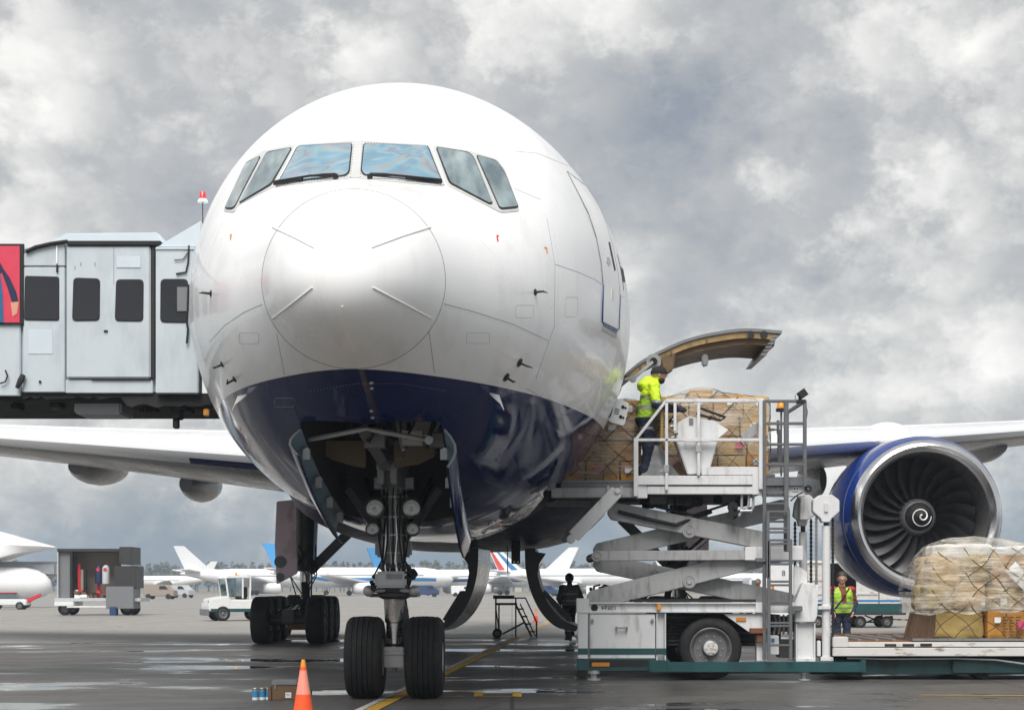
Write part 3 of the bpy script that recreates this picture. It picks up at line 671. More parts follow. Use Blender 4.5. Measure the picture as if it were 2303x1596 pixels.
def engine():
    c = Vector((9.56, 36.5, 3.13)); Y = (0, 1, 0)
    g = MB(); g.lathe([(.15, 1.748), (.25, 1.79), (.45, 1.845), (.8, 1.885), (1.3, 1.91), (2.0, 1.90), (2.8, 1.83), (3.8, 1.66), (4.8, 1.42), (4.85, 1.36), (3.5, 1.42)], c, Y, 72)
    mat('cowl_blue', (.008, .035, .20), .14, var=.15, spec=.4, coat=.15); e = g.build('engine', 'cowl_blue', AIR)
    g = MB(); g.lathe([(.14, 1.455), (.08, 1.49), (.02, 1.55), (0, 1.60), (.02, 1.65), (.07, 1.70), (.15, 1.747)], c, Y, 72); g.build('inlet_lip', 'chrome', e)
    g = MB(); g.lathe([(.14, 1.454), (.3, 1.425), (.75, 1.41), (1.0, 1.415), (1.9, 1.43), (1.9, .2)], c, Y, 60, mis=[0, 0, 0, 0, 1]); g.build('inlet_duct', ['hub_grey', 'dark'], e)
    for k in range(8):
        a = 2 * PI * k / 8
        pass
    g = MB(); g.tube([c + Vector((1.849 * math.cos(a), .46, 1.849 * math.sin(a))) for a in np.linspace(0, 2 * PI, 72, endpoint=False)], .006, 6, closed=True); g.build('cowl_seam', 'seam', e)
    g = MB(); rows = []
    for i in range(11):
        r = .40 + (1.395 - .40) * i / 10; t = i / 10; st = RX(28 + 36 * t); ch = .50 + .12 * t; row = []
        for j in range(7):
            q = (j / 6 - .5) * ch; ph = q * math.sin(st) / r + .30 * t * t - .12 * t; row.append((r * math.sin(ph), q * math.cos(st) + .05 * math.sin(PI * t), r * math.cos(ph)))
        rows.append(row)
    g.grid(rows); me = g.mesh('fan_blade', 'fan')
    for k in range(22):
        o = bpy.data.objects.new('fan_blade', me); COL.objects.link(o); o.location = c + Vector((0, 1.08, 0)); o.rotation_euler = (0, 2 * PI * k / 22, 0); o.parent = e
    sc = c + Vector((0, .45, 0))
    g = MB(); g.lathe([(0, .005), (.03, .06), (.30, .31), (.34, .335)], sc, Y, 40); g.build('spinner', 'dark', e)
    g = MB(); g.lathe([(.335, .33), (.36, .37), (.46, .43), (.8, .45)], sc, Y, 40); g.build('spinner_ring', 'hub_grey', e)
    g = MB(); pts = []; rs = []
    for i in range(60):
        t = i / 59; a = 2.2 + t * 2 * PI * 1.65; r = .03 + .23 * t; pts.append(sc + Vector((r * math.cos(a), .012 + (r - .06) * 1.08 - .004, r * math.sin(a)))); rs.append(.022 - .012 * t)
    g.tube(pts, rs, 6); g.build('spiral_mark', 'strip_white', e)
    # pylon: rounded fairing over the nacelle reaching the wing
    g = MB(); rows = []
    for i in range(13):
        t = i / 12; y = 38.0 + 6 * t; hw = .58 * math.sin(PI * (.12 + .75 * t)) ** .8; zt = 3.13 + 1.9 + .62 * math.sin(PI / 2 * min(1, t * 2.6)); zb = 3.13 + 1.6
        rows.append([(9.45 + hw * math.cos(a) * (1 if math.sin(a) < 0 else .95), y, (zt + zb) / 2 + (zt - zb) / 2 * math.copysign(abs(math.sin(a)) ** .7, math.sin(a))) for a in np.linspace(0, 2 * PI, 20, endpoint=False)])
    g.grid(rows, wrap=True); g.f += [tuple(range(20)), tuple(range(240, 260))]; g.m += [0, 0]
    g.build('pylon', 'air_white', e)
engine()

def tyre_mesh(R, w, groove=5, hub=.5, seg=56):
    prof = [(-w * .40, R * hub), (-w * .47, R * (hub + .06)), (-w * .5, R * .74), (-w * .47, R * .88), (-w * .40, R * .955), (-w * .33, R * .985)]
    gx = np.linspace(-.27, .27, groove)
    for x in gx: prof += [((x - .012) * w, R * (1 - .02 * (x * 3) ** 2)), ((x - .006) * w, R * .965), ((x + .006) * w, R * .965), ((x + .012) * w, R * (1 - .02 * (x * 3) ** 2))]
    prof += [(-a, r) for a, r in reversed(prof[:6])]
    g = MB(); g.lathe(prof, (0, 0, 0), (1, 0, 0), seg); return g.mesh('tyre', 'rubber', sharp=30)
def rim_mesh(R, w, mats, bolts=10):
    g = MB()
    for sgn in (-1, 1):
        g.lathe([(sgn * w * .44, R * 1.02), (sgn * w * .46, R * .96), (sgn * w * .40, R * .88), (sgn * w * .24, R * .80), (sgn * w * .22, R * .42), (sgn * w * .34, R * .38), (sgn * w * .38, R * .30), (sgn * w * .40, 0.002)], (0, 0, 0), (1, 0, 0), 32)
        for k in range(bolts):
            a = 2 * PI * k / bolts; p = Vector((sgn * w * .215, R * .6 * math.cos(a), R * .6 * math.sin(a))); g.cyl(p, p + Vector((sgn * w * .05, 0, 0)), R * .055, n=8, mi=1)
    return g.mesh('rim', mats)
def place_wheel(name, tm, rm, loc, parent, rotz=0):
    t = bpy.data.objects.new(name, tm); COL.objects.link(t); t.location = loc; t.rotation_euler = (0, 0, rotz); setparent(t, parent)
    r = bpy.data.objects.new('rim', rm); COL.objects.link(r); r.parent = t
    return t

def nose_gear():
    D = 21.0; sx = GX(887, D); V = lambda px, py, d=D: P(px, py, d)
    R = .541; w = .50
    tm = tyre_mesh(R, w, 5, .47); rm = rim_mesh(R * .47, w, ['strip_white', 'bolt'])
    for px in (822, 956): place_wheel('nose_wheel', tm, rm, (GX(px, D), D, R), AIR)
    zc = R; Z = lambda py: GZ(py, D)
    g = MB(); ax = Vector((sx, D, zc)); g.cyl((GX(822, D), D, zc), (GX(956, D), D, zc), .085, n=20); g.box(sx - .13, sx + .13, D - .15, D + .15, zc - .13, zc + .14)
    g.cyl((sx - .14, D - .11, zc + .05), (sx + .14, D - .11, zc + .05), .05, n=12); g.cyl((sx, D, zc - .2), (sx, D, zc - .1), .03, .06, n=10)
    g.build('nose_axle', 'gear_light', AIR, bevel=.012)
    g = MB(); g.cyl((sx, D, zc + .1), (sx, D, Z(1345)), .108, n=28); g.cyl((sx, D, Z(1452)), (sx, D, Z(1446)), .118, n=28, mi=1); g.lathe([(Z(1400), .11), (Z(1398), .125), (Z(1350), .14), (Z(1346), .15)], (sx, D, 0), (0, 0, 1), 28)
    g.build('oleo_piston', ['brushed', 'dark'], AIR)
    g = MB(); g.prism([(sx + .05, D + .12, Z(1480)), (sx + .1, D + .34, Z(1420)), (sx + .07, D + .38, Z(1385)), (sx + .05, D + .12, Z(1345)), (sx + .05, D + .17, Z(1350)), (sx + .07, D + .30, Z(1390))], (.1, 0, 0)); g.prism([(sx + .1, D - .02, Z(1345)), (sx + .18, D, Z(1370)), (sx + .18, D, Z(1420)), (sx + .12, D, Z(1470)), (sx + .1, D, Z(1470))], (0, .12, 0)); g.build('torque_link', 'dark_metal', AIR, bevel=.01)
    g = MB(); g.lathe([(Z(1346), .16), (Z(1340), .24), (Z(1334), .24), (Z(1330), .19), (Z(1282), .17), (Z(1278), .21), (Z(1270), .21), (Z(1266), .155)], (sx, D, 0), (0, 0, 1), 28)
    g.box(GX(833, D), GX(938, D), D - .15, D + .15, Z(1342), Z(1334))
    g.build('steering_collar', 'dark_metal', AIR, bevel=.006)
    g = MB(); g.pb(843, 1284, 914, 1321, D - .34, .2); g.build('steering_cover', 'gear_light', AIR, bevel=.03)
    g = MB(); g.pb(868, 1290, 905, 1302, D - .345, .02); g.build('data_plate', 'gear_grey', AIR)
    for px in (829, 932):
        g = MB(); g.sph(P(px, 1328, D - .2), .075); g.cyl(P(px, 1328, D - .2), P(880, 1326, D - .1), .03); g.build('accumulator_ball', 'gear_light', AIR)
    g = MB(); random.seed(5)
    for k in range(14):
        x = random.choice((838, 840, 918, 922, 926)) + random.uniform(-3, 3); y0 = 1278 + random.uniform(0, 50); q = P(x, y0, D - .2 + random.uniform(-.05, .25)); g.cyl(q, q + Vector((random.uniform(-.05, .05), random.uniform(-.1, .1), random.uniform(-.08, .08))), random.uniform(.025, .05), n=10)
    for sg in (-1, 1):
        g.tube([(sx + sg * .14, D - .12, Z(1120)), (sx + sg * .20, D - .16, Z(1200)), (sx + sg * .15, D - .17, Z(1260)), (sx + sg * .24, D - .2, Z(1290)), (sx + sg * .18, D - .15, Z(1335))], .014, 6)
        g.tube([(sx + sg * .09, D - .17, Z(1110)), (sx + sg * .08, D - .19, Z(1220)), (sx + sg * .13, D - .18, Z(1275))], .011, 6)
    g.build('hydraulic_lines', 'dark', AIR)
    for k in range(9):
        g = MB(); a = -1.2 + .3 * k; r = .17; x = sx + r * math.sin(a); y = D - r * math.cos(a); g.tube([(x, y, Z(1095)), (x + .02 * math.sin(k), y, Z(1150)), (x, y, Z(1210)), (x + .03 * math.cos(k * 2), y - .02, Z(1262)), (x * 1.0, y - .04, Z(1285))], .008 + .004 * (k % 3), 6); g.build('hydraulic_pipe', ('gear_light', 'dark', 'brushed')[k % 3], AIR)
    for z_ in (1120, 1165, 1205, 1245): g = MB(); g.lathe([(Z(z_), .155), (Z(z_), .18), (Z(z_ - 4), .18), (Z(z_ - 4), .155)], (sx, D, 0), (0, 0, 1), 24); g.build('strut_clamp', 'gear_light', AIR)
    for sg in (-1, 1): g = MB(); g.pb(884 + sg * 30 - 11, 1212, 884 + sg * 30 + 11, 1252, D - .05, .2); g.build('actuator_body', 'gear_grey', AIR, bevel=.03)
    g = MB(); g.cyl((sx, D, Z(1268)), (sx, D, Z(1090)), .15, n=28); g.cyl((sx, D, Z(1100)), (sx, D + .1, 3.9), .2, n=24); g.box(sx - .26, sx + .26, D - .12, D + .12, Z(1100), Z(1075)); g.build('gear_strut', 'gear_grey', AIR)
    g = MB(); g.pb(881, 1150, 887, 1262, D - .158, .01); g.build('strut_lettering', 'insul', AIR)
    for px, py, r in ((843, 1143, 23), (925, 1143, 23), (838, 1190, 16), (928, 1190, 16)):
        q = P(px, py, D - .22); r = r / 170; g = MB(); g.lathe([(0, .004), (.008, r * .5), (.0, r * .82)], q, (0, 1, 0), 28); L = None
        g2 = MB(); g2.lathe([(.0, r * .82), (-.03, r * .86), (-.03, r), (.12, r * .95), (.2, r * .4)], q, (0, 1, 0), 28); b = g2.build('taxi_light', 'dark_metal', AIR); g.build('lens', 'lamp_glass', b)
        g = MB(); g.beam(q + Vector((0, .12, 0)), (sx, D - .05, q.z - .05), .07); g.build('lamp_bracket', 'dark_metal', b)
    # drag and side braces
    for sg in (-1, 1):
        g = MB(); g.beam((sx + sg * .12, D, Z(1215)), (sx + sg * .62, D - .1, Z(1100)), .1, .1); g.cyl((sx + sg * .1, D, Z(1225)), (sx + sg * .45, D + .9, 2.95), .045); g.build('side_brace', 'dark_metal', AIR, bevel=.01)
    g = MB(); g.beam(P(815, 965, 18.6), P(866, 1047, 20.0), .13, .1, (0, 1, 0)); g.build('drag_brace', 'gear_grey', AIR, bevel=.015)
    g = MB()
    for a in (848, 878): g.pb(a, 1048, a + 15, 1088, 20.1, .1)
    g.pb(846, 1042, 894, 1056, 20.05, .2); g.build('drag_brace_fork', 'gear_grey', AIR, bevel=.012)
    # wheel bay
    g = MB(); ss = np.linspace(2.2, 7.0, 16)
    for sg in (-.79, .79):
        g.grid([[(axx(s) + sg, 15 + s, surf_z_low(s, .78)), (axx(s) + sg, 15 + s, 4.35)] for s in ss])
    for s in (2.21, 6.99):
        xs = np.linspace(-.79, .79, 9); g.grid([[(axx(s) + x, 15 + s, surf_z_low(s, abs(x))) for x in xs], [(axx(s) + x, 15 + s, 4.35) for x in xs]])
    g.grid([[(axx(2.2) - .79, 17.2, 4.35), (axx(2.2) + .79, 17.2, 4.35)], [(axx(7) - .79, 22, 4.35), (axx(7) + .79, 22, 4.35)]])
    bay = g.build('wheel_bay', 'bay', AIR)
    for pix in ([(727, 990), (822, 990), (822, 1052), (790, 1046), (748, 1034), (727, 1022)], [(886, 990), (978, 990), (978, 1026), (940, 1044), (886, 1052)]):
        g = MB(); g.pp(pix, 19.9, .04); g.build('insulation_panel', 'insul', bay, bevel=.01)
    for a, b in (((826, 963), (682, 990)), ((822, 963), (965, 990))):
        g = MB(); p = P(a[0], a[1], 18.0); q = P(b[0], b[1], 18.35); g.tube([p, p + (q - p) * .15, p + (q - p) * .85, q], [.022, .032, .032, .02], 10); g.cyl(q + Vector((0, -.05, 0)), q + Vector((0, .05, 0)), .05); g.build('door_rod', 'gear_light', bay)
    random.seed(8)
    for k in range(54):
        s = random.uniform(3.2, 6.6); x = axx(s) + random.uniform(-.72, .72); z = random.uniform(3.0, 4.1); z = max(z, surf_z_low(s, .5) + .25); g = MB()
        if k % 3: L = random.uniform(.3, .9); g.tube([(x, 15 + s, z), (x + random.uniform(-.2, .2), 15 + s + .1, z + L * .5), (x + random.uniform(-.4, .4), 15 + s + .2, min(4.3, z + L))], random.uniform(.012, .035), 8); nm = 'bay_pipe'
        else: g.box(x - .12, x + .12, 15 + s, 15 + s + .2, z, z + .16); nm = 'bay_unit'
        g.build(nm, random.choice(('gear_grey', 'dark_metal', 'dark_metal', 'frame_grey')), bay)
    # curved front lip: the skin carries on further back at the sides of the opening
    g = MB(); xs = np.linspace(-.785, .785, 21); rows = []
    for t in np.linspace(0, 1, 6):
        row = []
        for x in xs: s = 2.19 + t * (.06 + .42 * abs(x / .785) ** 2.5); row.append((axx(s) + x, 15 + s, surf_z_low(s, abs(x)) - .002))
        rows.append(row)
    g.grid(rows); g.grid([rows[-1], [(x, y, z + .09) for x, y, z in rows[-1]]]); g.build('bay_lip', 'air_blue', AIR)
    # doors
    def door(xr, mi_out, mi_in, hh=.62):
        g = MB(); rows = []; ss = np.linspace(2.9, 7.0, 14)
        for th in (0, .028):
            for s in ss:
                zt = surf_z_low(s, .78) + .02; h = hh * min(1, .7 + .1 * (s - 2.9)); row = []
                for j in range(6):
                    t = j / 5; row.append((axx(s) + xr + math.copysign(.14 * math.sin(PI * t) * .8 + .04 * t + th, xr), 15 + s, zt - h * t))
                rows.append(row)
        n = len(ss); g.grid(rows[:n], 1); g.grid(rows[n:], 0)
        for i in range(n - 1):
            for j in (0, 5): a = len(g.v); g.add([rows[i][j], rows[i + 1][j], rows[n + i + 1][j], rows[n + i][j]], [(0, 1, 2, 3)], 0)
        for i in (0, n - 1):
            for j in range(5): g.add([rows[i][j], rows[i][j + 1], rows[n + i][j + 1], rows[n + i][j]], [(0, 1, 2, 3)], 2)
        d = g.build('nose_gear_door', [mi_out, mi_in, 'gear_grey'], AIR)
        for k in range(4):
            s = 3.3 + k * 1.05; z = surf_z_low(s, .78) - .12; p = Vector((axx(s) + xr, 15 + s, z)); g = MB(); g.box(p.x - .05, p.x + .03, p.y - .05, p.y + .05, z - .06, z + .06); g.cyl((p.x, p.y - .07, z + .05), (p.x, p.y + .07, z + .05), .025); g.build('door_hinge', 'gear_light', d)
    door(.79, 'air_blue', 'paleblue'); door(-.79, 'air_blue', 'paleblue', .42)
nose_gear()

def main_gear(cxp, mirror=1):
    D = 41.5; V = lambda px, py, d=D: P(cxp + (px - 651) * mirror, py, d)
    R = .62; w = .5; X0 = GX(cxp, D)
    for k in range(3):
        for sg in (-1, 1):
            place_wheel('main_wheel', MAIN[0], MAIN[1], (X0 + sg * .71, D + k * 1.45, R), AIR)
    g = MB(); g.beam((X0, D - .3, R + .1), (X0, D + 3.2, R + .1), .32, .36)
    for k in range(3): g.cyl((X0 - .6, D + 1.45 * k, R), (X0 + .6, D + 1.45 * k, R), .12, n=14)
    g.build('bogie_beam', 'dark_metal', AIR, bevel=.03)
    g = MB(); xs = X0 + .3 * mirror; g.cyl((xs, D + 1.0, R + .2), (xs, D + 1.0, 2.1), .16, n=20, mi=1); g.cyl((xs, D + 1.0, 1.9), (xs, D + 1.0, 4.6), .24, n=20); g.cyl((xs, D + 1.0, 2.0), (xs, D + 1.0, 2.2), .30, n=20); g.build('gear_strut', ['dark_metal', 'brushed'], AIR)
    g = MB(); g.beam((xs + .1 * mirror, D + 1, 1.9), (xs + 1.55 * mirror, D + .8, 3.3), .26, .16, (0, 1, 0)); g.beam((xs + 1.3 * mirror, D + .8, 3.15), (xs + 1.75 * mirror, D + .8, 4.4), .3, .3); g.build('side_brace', 'dark_metal', AIR, bevel=.02)
    g = MB(); g.beam((xs, D + .6, 1.6), (xs + .08, D + .35, 1.1), .16, .1); g.cyl((xs - .12, D + .5, 1.1), (xs + .2, D + .5, 1.1), .08); g.beam((xs, D + .35, 1.1), (xs, D + .7, .75), .14, .1); g.build('torque_link', 'dark_metal', AIR, bevel=.01)
    # leg door
    o = -.52 * mirror; g = MB(); xa = X0 - .42 * mirror; xb = X0 + .12 * mirror
    g.prism([(xa, D + .55, 1.55), (xa - .05 * mirror, D + .55, 2.6), (xa, D + .55, 3.75), (xb, D + .55, 3.8), (xb + .02, D + .55, 1.85)], (0, .07, 0)); dr = g.build('leg_door', 'mauve', AIR, bevel=.02)
    for z, r in ((2.15, .16), (1.75, .11)):
        g = MB(); g.cyl((xa + .1 * mirror, D + .53, z), (xa + .1 * mirror, D + .545, z), r, n=20); g.build('access_cover', 'slate', dr)
    g = MB(); g.pb(1, 1, 2, 2, 1, 1); g = MB(); g.beam((xs + .25 * mirror, D + .9, 2.2), (xs + .32 * mirror, D + .9, 4.1), .38, .05); g.build('leg_fairing', 'paleblue', AIR, bevel=.01)
    g = MB(); random.seed(int(cxp))
    for k in range(6): g.tube([(xs + random.uniform(-.3, .3), D + .75, 2.6), (xs + random.uniform(-.4, .4), D + .6, 1.8), (xs + random.uniform(-.35, .35), D + .5, 1.2), (X0 + random.uniform(-.5, .5), D + .2, .8)], .02, 6)
    g.build('brake_hoses', 'dark', AIR)
MAIN = (tyre_mesh(.62, .5, 6, .45, 44), rim_mesh(.62 * .45, .5, ['gear_light', 'bolt'], 8))
main_gear(651); main_gear(1560, -1)

def gear_doors():
    mat('door_alu', (.5, .49, .48), .22, metal=.8, var=.1, scale=2)
    D = 38.6
    for outer, inner, nm in (([(1076, 1232), (1075, 1270), (1069, 1310), (1055, 1350), (1036, 1382), (1014, 1405), (990, 1419)], [(1056, 1232), (1056, 1270), (1051, 1308), (1039, 1346), (1022, 1372), (1003, 1394), (984, 1410)], 0),
                             ([(1180, 1232), (1181, 1270), (1190, 1318), (1206, 1358), (1228, 1390), (1258, 1412), (1296, 1419)], [(1204, 1232), (1206, 1270), (1214, 1312), (1228, 1346), (1246, 1372), (1268, 1394), (1300, 1408)], 1)):
        g = MB(); n = len(outer); k = 5; fs = []
        def cr(L_):
            f = [pchip(range(n), [p[i] for p in L_]) for i in (0, 1)]; return [(f[0](t), f[1](t)) for t in np.linspace(0, n - 1, 25)]
        o = [P(x, y, D) for x, y in cr(outer)]; q = [P(x, y, D) for x, y in cr(inner)]; dv = Vector((.26 if nm == 0 else .12, 2.6, 0)); m = len(o)
        g.grid([o, [p + dv for p in o]], 0); g.grid([q, [p + dv for p in q]], 1)
        g.grid([o, q], 1); g.grid([[p + dv for p in o], [p + dv for p in q]], 1); g.grid([[o[-1], q[-1]], [o[-1] + dv, q[-1] + dv]], 2)
        d = g.build('main_gear_door', ['door_alu', 'dark_metal', 'frame_grey'], AIR)
        # lattice ribs on the inside of the curve
        sg = -1 if nm == 0 else 1
        a = P(1040 if nm == 0 else 1222, 1330, D); b = P(1000 if nm == 0 else 1285, 1395, D)
        for dy in (.02, 1.3, 2.5):
            g = MB(); g.beam(a + Vector((0, dy, 0)), b + Vector((0, dy, 0)), .12, .09, (0, 1, 0)); g.build('door_rib', 'dark_metal', d)
            g = MB(); g.prism([P(1058 if nm == 0 else 1204, 1240, D) + Vector((0, dy, 0)), P(1036 if nm == 0 else 1228, 1244, D) + Vector((0, dy, 0)), P(1052 if nm == 0 else 1212, 1268, D) + Vector((0, dy, 0)), P(1056 if nm == 0 else 1208, 1300, D) + Vector((0, dy, 0))], (0, .08, 0)); g.build('door_bracket', 'dark_metal', d)
    g = MB(); g.pb(1150, 1205, 1170, 1267, 36, .25); u = g.build('belly_light_box', 'dark', AIR)
    for x in (1156, 1165): g = MB(); g.cyl(P(x, 1263, 35.99), P(x, 1263, 35.98), .022, n=10); g.build('lens', 'strip_white', u)
    g = MB(); g.cyl(P(1141, 1225, 36), P(1142, 1288, 36), .012, n=8); g.build('static_wick', 'dark', AIR)
gear_doors()

def cargo_door():
    D = 25.6; L = 1.75; dv = Vector((0, L, 0))
    out = [(1408, 838), (1440, 812), (1490, 785), (1550, 760), (1610, 746), (1680, 738), (1759, 743)]; n = len(out)
    f = [pchip(range(n), [p[i] for p in out]) for i in (0, 1)]; oc = [(f[0](t), f[1](t)) for t in np.linspace(0, n - 1, 37)]
    def offs(k):  # curve moved down by k px
        return [(x - k * .12 * (1 if i > 30 else 0), y + k) for i, (x, y) in enumerate(oc)]
    A = [P(x, y, D) for x, y in oc]; B = [P(x, y, D) for x, y in offs(7)]
    g = MB(); g.grid([A, [p + dv for p in A]]); g.grid([B, [p + dv for p in B]]); g.grid([A, B]); g.grid([[p + dv for p in A], [p + dv for p in B]]); g.grid([[A[-1], B[-1]], [A[-1] + dv, B[-1] + dv]])
    d = g.build('cargo_door', 'slate', AIR)
    mat('zinc_gold', (.36, .25, .11), .42, metal=.35, var=.25, scale=5, dirt=((.09, .06, .035), .5, .8, 6, (1, 1, 1))); mat('zinc_brown', (.15, .095, .05), .5, metal=.25, var=.3, scale=5, dirt=((.32, .28, .24), .55, .8, 4, (.5, 1, 3)))
    Bq = offs(9); C = offs(22)
    g = MB(); b = [P(x, y, D + .03) for x, y in Bq]; c = [P(x, y, D + .03) for x, y in C]; dd = Vector((0, .09, 0))
    for lo, hi in ((0, 36),):
        g.grid([b[lo:hi], c[lo:hi]]); g.grid([c[lo:hi], [p + dd for p in c[lo:hi]]])
    g.build('door_frame', 'zinc_gold', d)
    far = dup(d.children[0], d) if False else None
    g = MB(); c2 = [P(x, y, D + .1) for x, y in offs(21)][12:36]; e2 = [P(x, y, D + .1) for x, y in offs(36)][12:36]
    e2 = [p + Vector((0, 0, .06 * (1 - min(1, i / 5)))) for i, p in enumerate(e2)]
    g.grid([c2, e2]); g.grid([e2, [p + Vector((0, L - .25, 0)) for p in e2]]); g.build('door_lining', 'zinc_brown', d)
    for i in (6, 14, 22, 30):
        g = MB(); x, y = offs(10)[i]; x2, y2 = offs(22)[i]; g.beam(P(x, y, D + .02), P(x2, y2, D + .02), .03, .03, (0, 1, 0)); g.build('frame_stiffener', 'zinc_brown', d)
    # hooks, latches, gas spring and hinge arm
    g = MB(); g.pp([(1578, 798), (1592, 795), (1594, 818), (1588, 824), (1580, 822)], D + .05, .12); g.build('latch_hook', 'gear_grey', d, bevel=.02)
    g = MB(); g.pp([(1484, 800), (1520, 790), (1514, 832), (1500, 842), (1490, 828)], D + .02, .1); g.build('hinge_lug', 'zinc_brown', d, bevel=.02)
    for k in range(6):
        g = MB(); y = 752 + k * 8; x = 1752 - k * 5; g.pp([(x, y), (x - 14, y + 2), (x - 16, y + 7), (x - 3, y + 6)], D + .02, L - .1); g.build('latch_fitting', 'gear_grey', d)
    g = MB(); g.cyl(P(1470, 812, D - .02), P(1470, 812, D + .08), .12, n=24); g.cyl(P(1470, 812, D - .04), P(1470, 812, D + .02), .06, n=18, mi=1); g.build('actuator_hub', ['gear_light', 'dark'], d)
    g = MB(); g.beam(P(1468, 814, D - .03), P(1423, 852, D - .03), .05, .11, (0, 1, 0)); g.cyl(P(1423, 852, D - .08), P(1423, 852, D + .05), .06, n=14); g.beam(P(1423, 852, D - .02), P(1404, 853, D), .05, .06, (0, 1, 0)); g.build('actuator_arm', 'gear_light', d, bevel=.008)
    for x, y in ((1688, 752), (1718, 752)): g = MB(); g.cyl(P(x, y, D), P(x, y, D + .05), .06, n=16); g.build('pulley', 'dark_metal', d)
    # control-panel cover hanging beside the doorway
    def plate(pts, nm):
        g = MB(); g.prism([P(x, y, 24.72) for x, y in rnd(pts, 9)], (0, .02, 0)); return g.build(nm, 'placard', AIR)
    p1 = plate([(1357, 893), (1384, 899), (1372, 942), (1349, 938)], 'access_panel'); p2 = plate([(1380, 896), (1416, 905), (1404, 958), (1366, 946)], 'access_panel')
    for x, y, r in ((1401, 915, 4), (1407, 917, 2.5), (1396, 937, 4), (1402, 939, 2.5)):
        g = MB(); g.cyl(P(x, y, 24.715), P(x, y, 24.71), r / 144, n=12); g.build('hole', 'dark', p2)
    for k in range(4): g = MB(); a = P(1383 - k * .8, 918 + k * 3.5, 24.715); g.beam(a, a + Vector((.075, 0, -.02)), .003, .008); g.build('instruction_text', 'ink', p2)
    for k in range(3): g = MB(); a = P(1362 - k * .5, 912 + k * 4, 24.715); g.beam(a, a + Vector((.05, 0, -.012)), .003, .007); g.build('instruction_text', 'ink', p1)
    g = MB(); g.beam(P(1376, 920, 24.73), P(1374, 930, 25.0), .04, .04); g.build('panel_hinge', 'gear_grey', AIR)
cargo_door()
# ------------------------------------------------------------------ cargo loader (mirrored number plate as in the picture)
def text_mesh(s, size, mirror=False):
    c = bpy.data.curves.new('t', 'FONT'); c.body = s; c.size = size; c.extrude = .002
    o = bpy.data.objects.new('t', c); COL.objects.link(o); dg = bpy.context.evaluated_depsgraph_get(); dg.update()
    me = bpy.data.meshes.new_from_object(o.evaluated_get(dg)); bpy.data.objects.remove(o); bpy.data.curves.remove(c)
    M = Matrix.Rotation(RX(90), 4, 'X') @ Matrix.Diagonal((-1 if mirror else 1, 1, 1, 1)); me.transform(M)
    return me
LO = thing('cargo_loader', 'white and teal scissor-lift cargo loader raised to the airliner hold', 'cargo loader', (P(1600, 1529, 26.5).x, 26.5, 0))
LD = 25.0
def lp(name, m, boxes, bevel=.008, parent=None, label=None):
    g = MB()
    for b in boxes: g.pb(*b)
    return g.build(name, m, parent or LO, bevel=bevel, label=label)
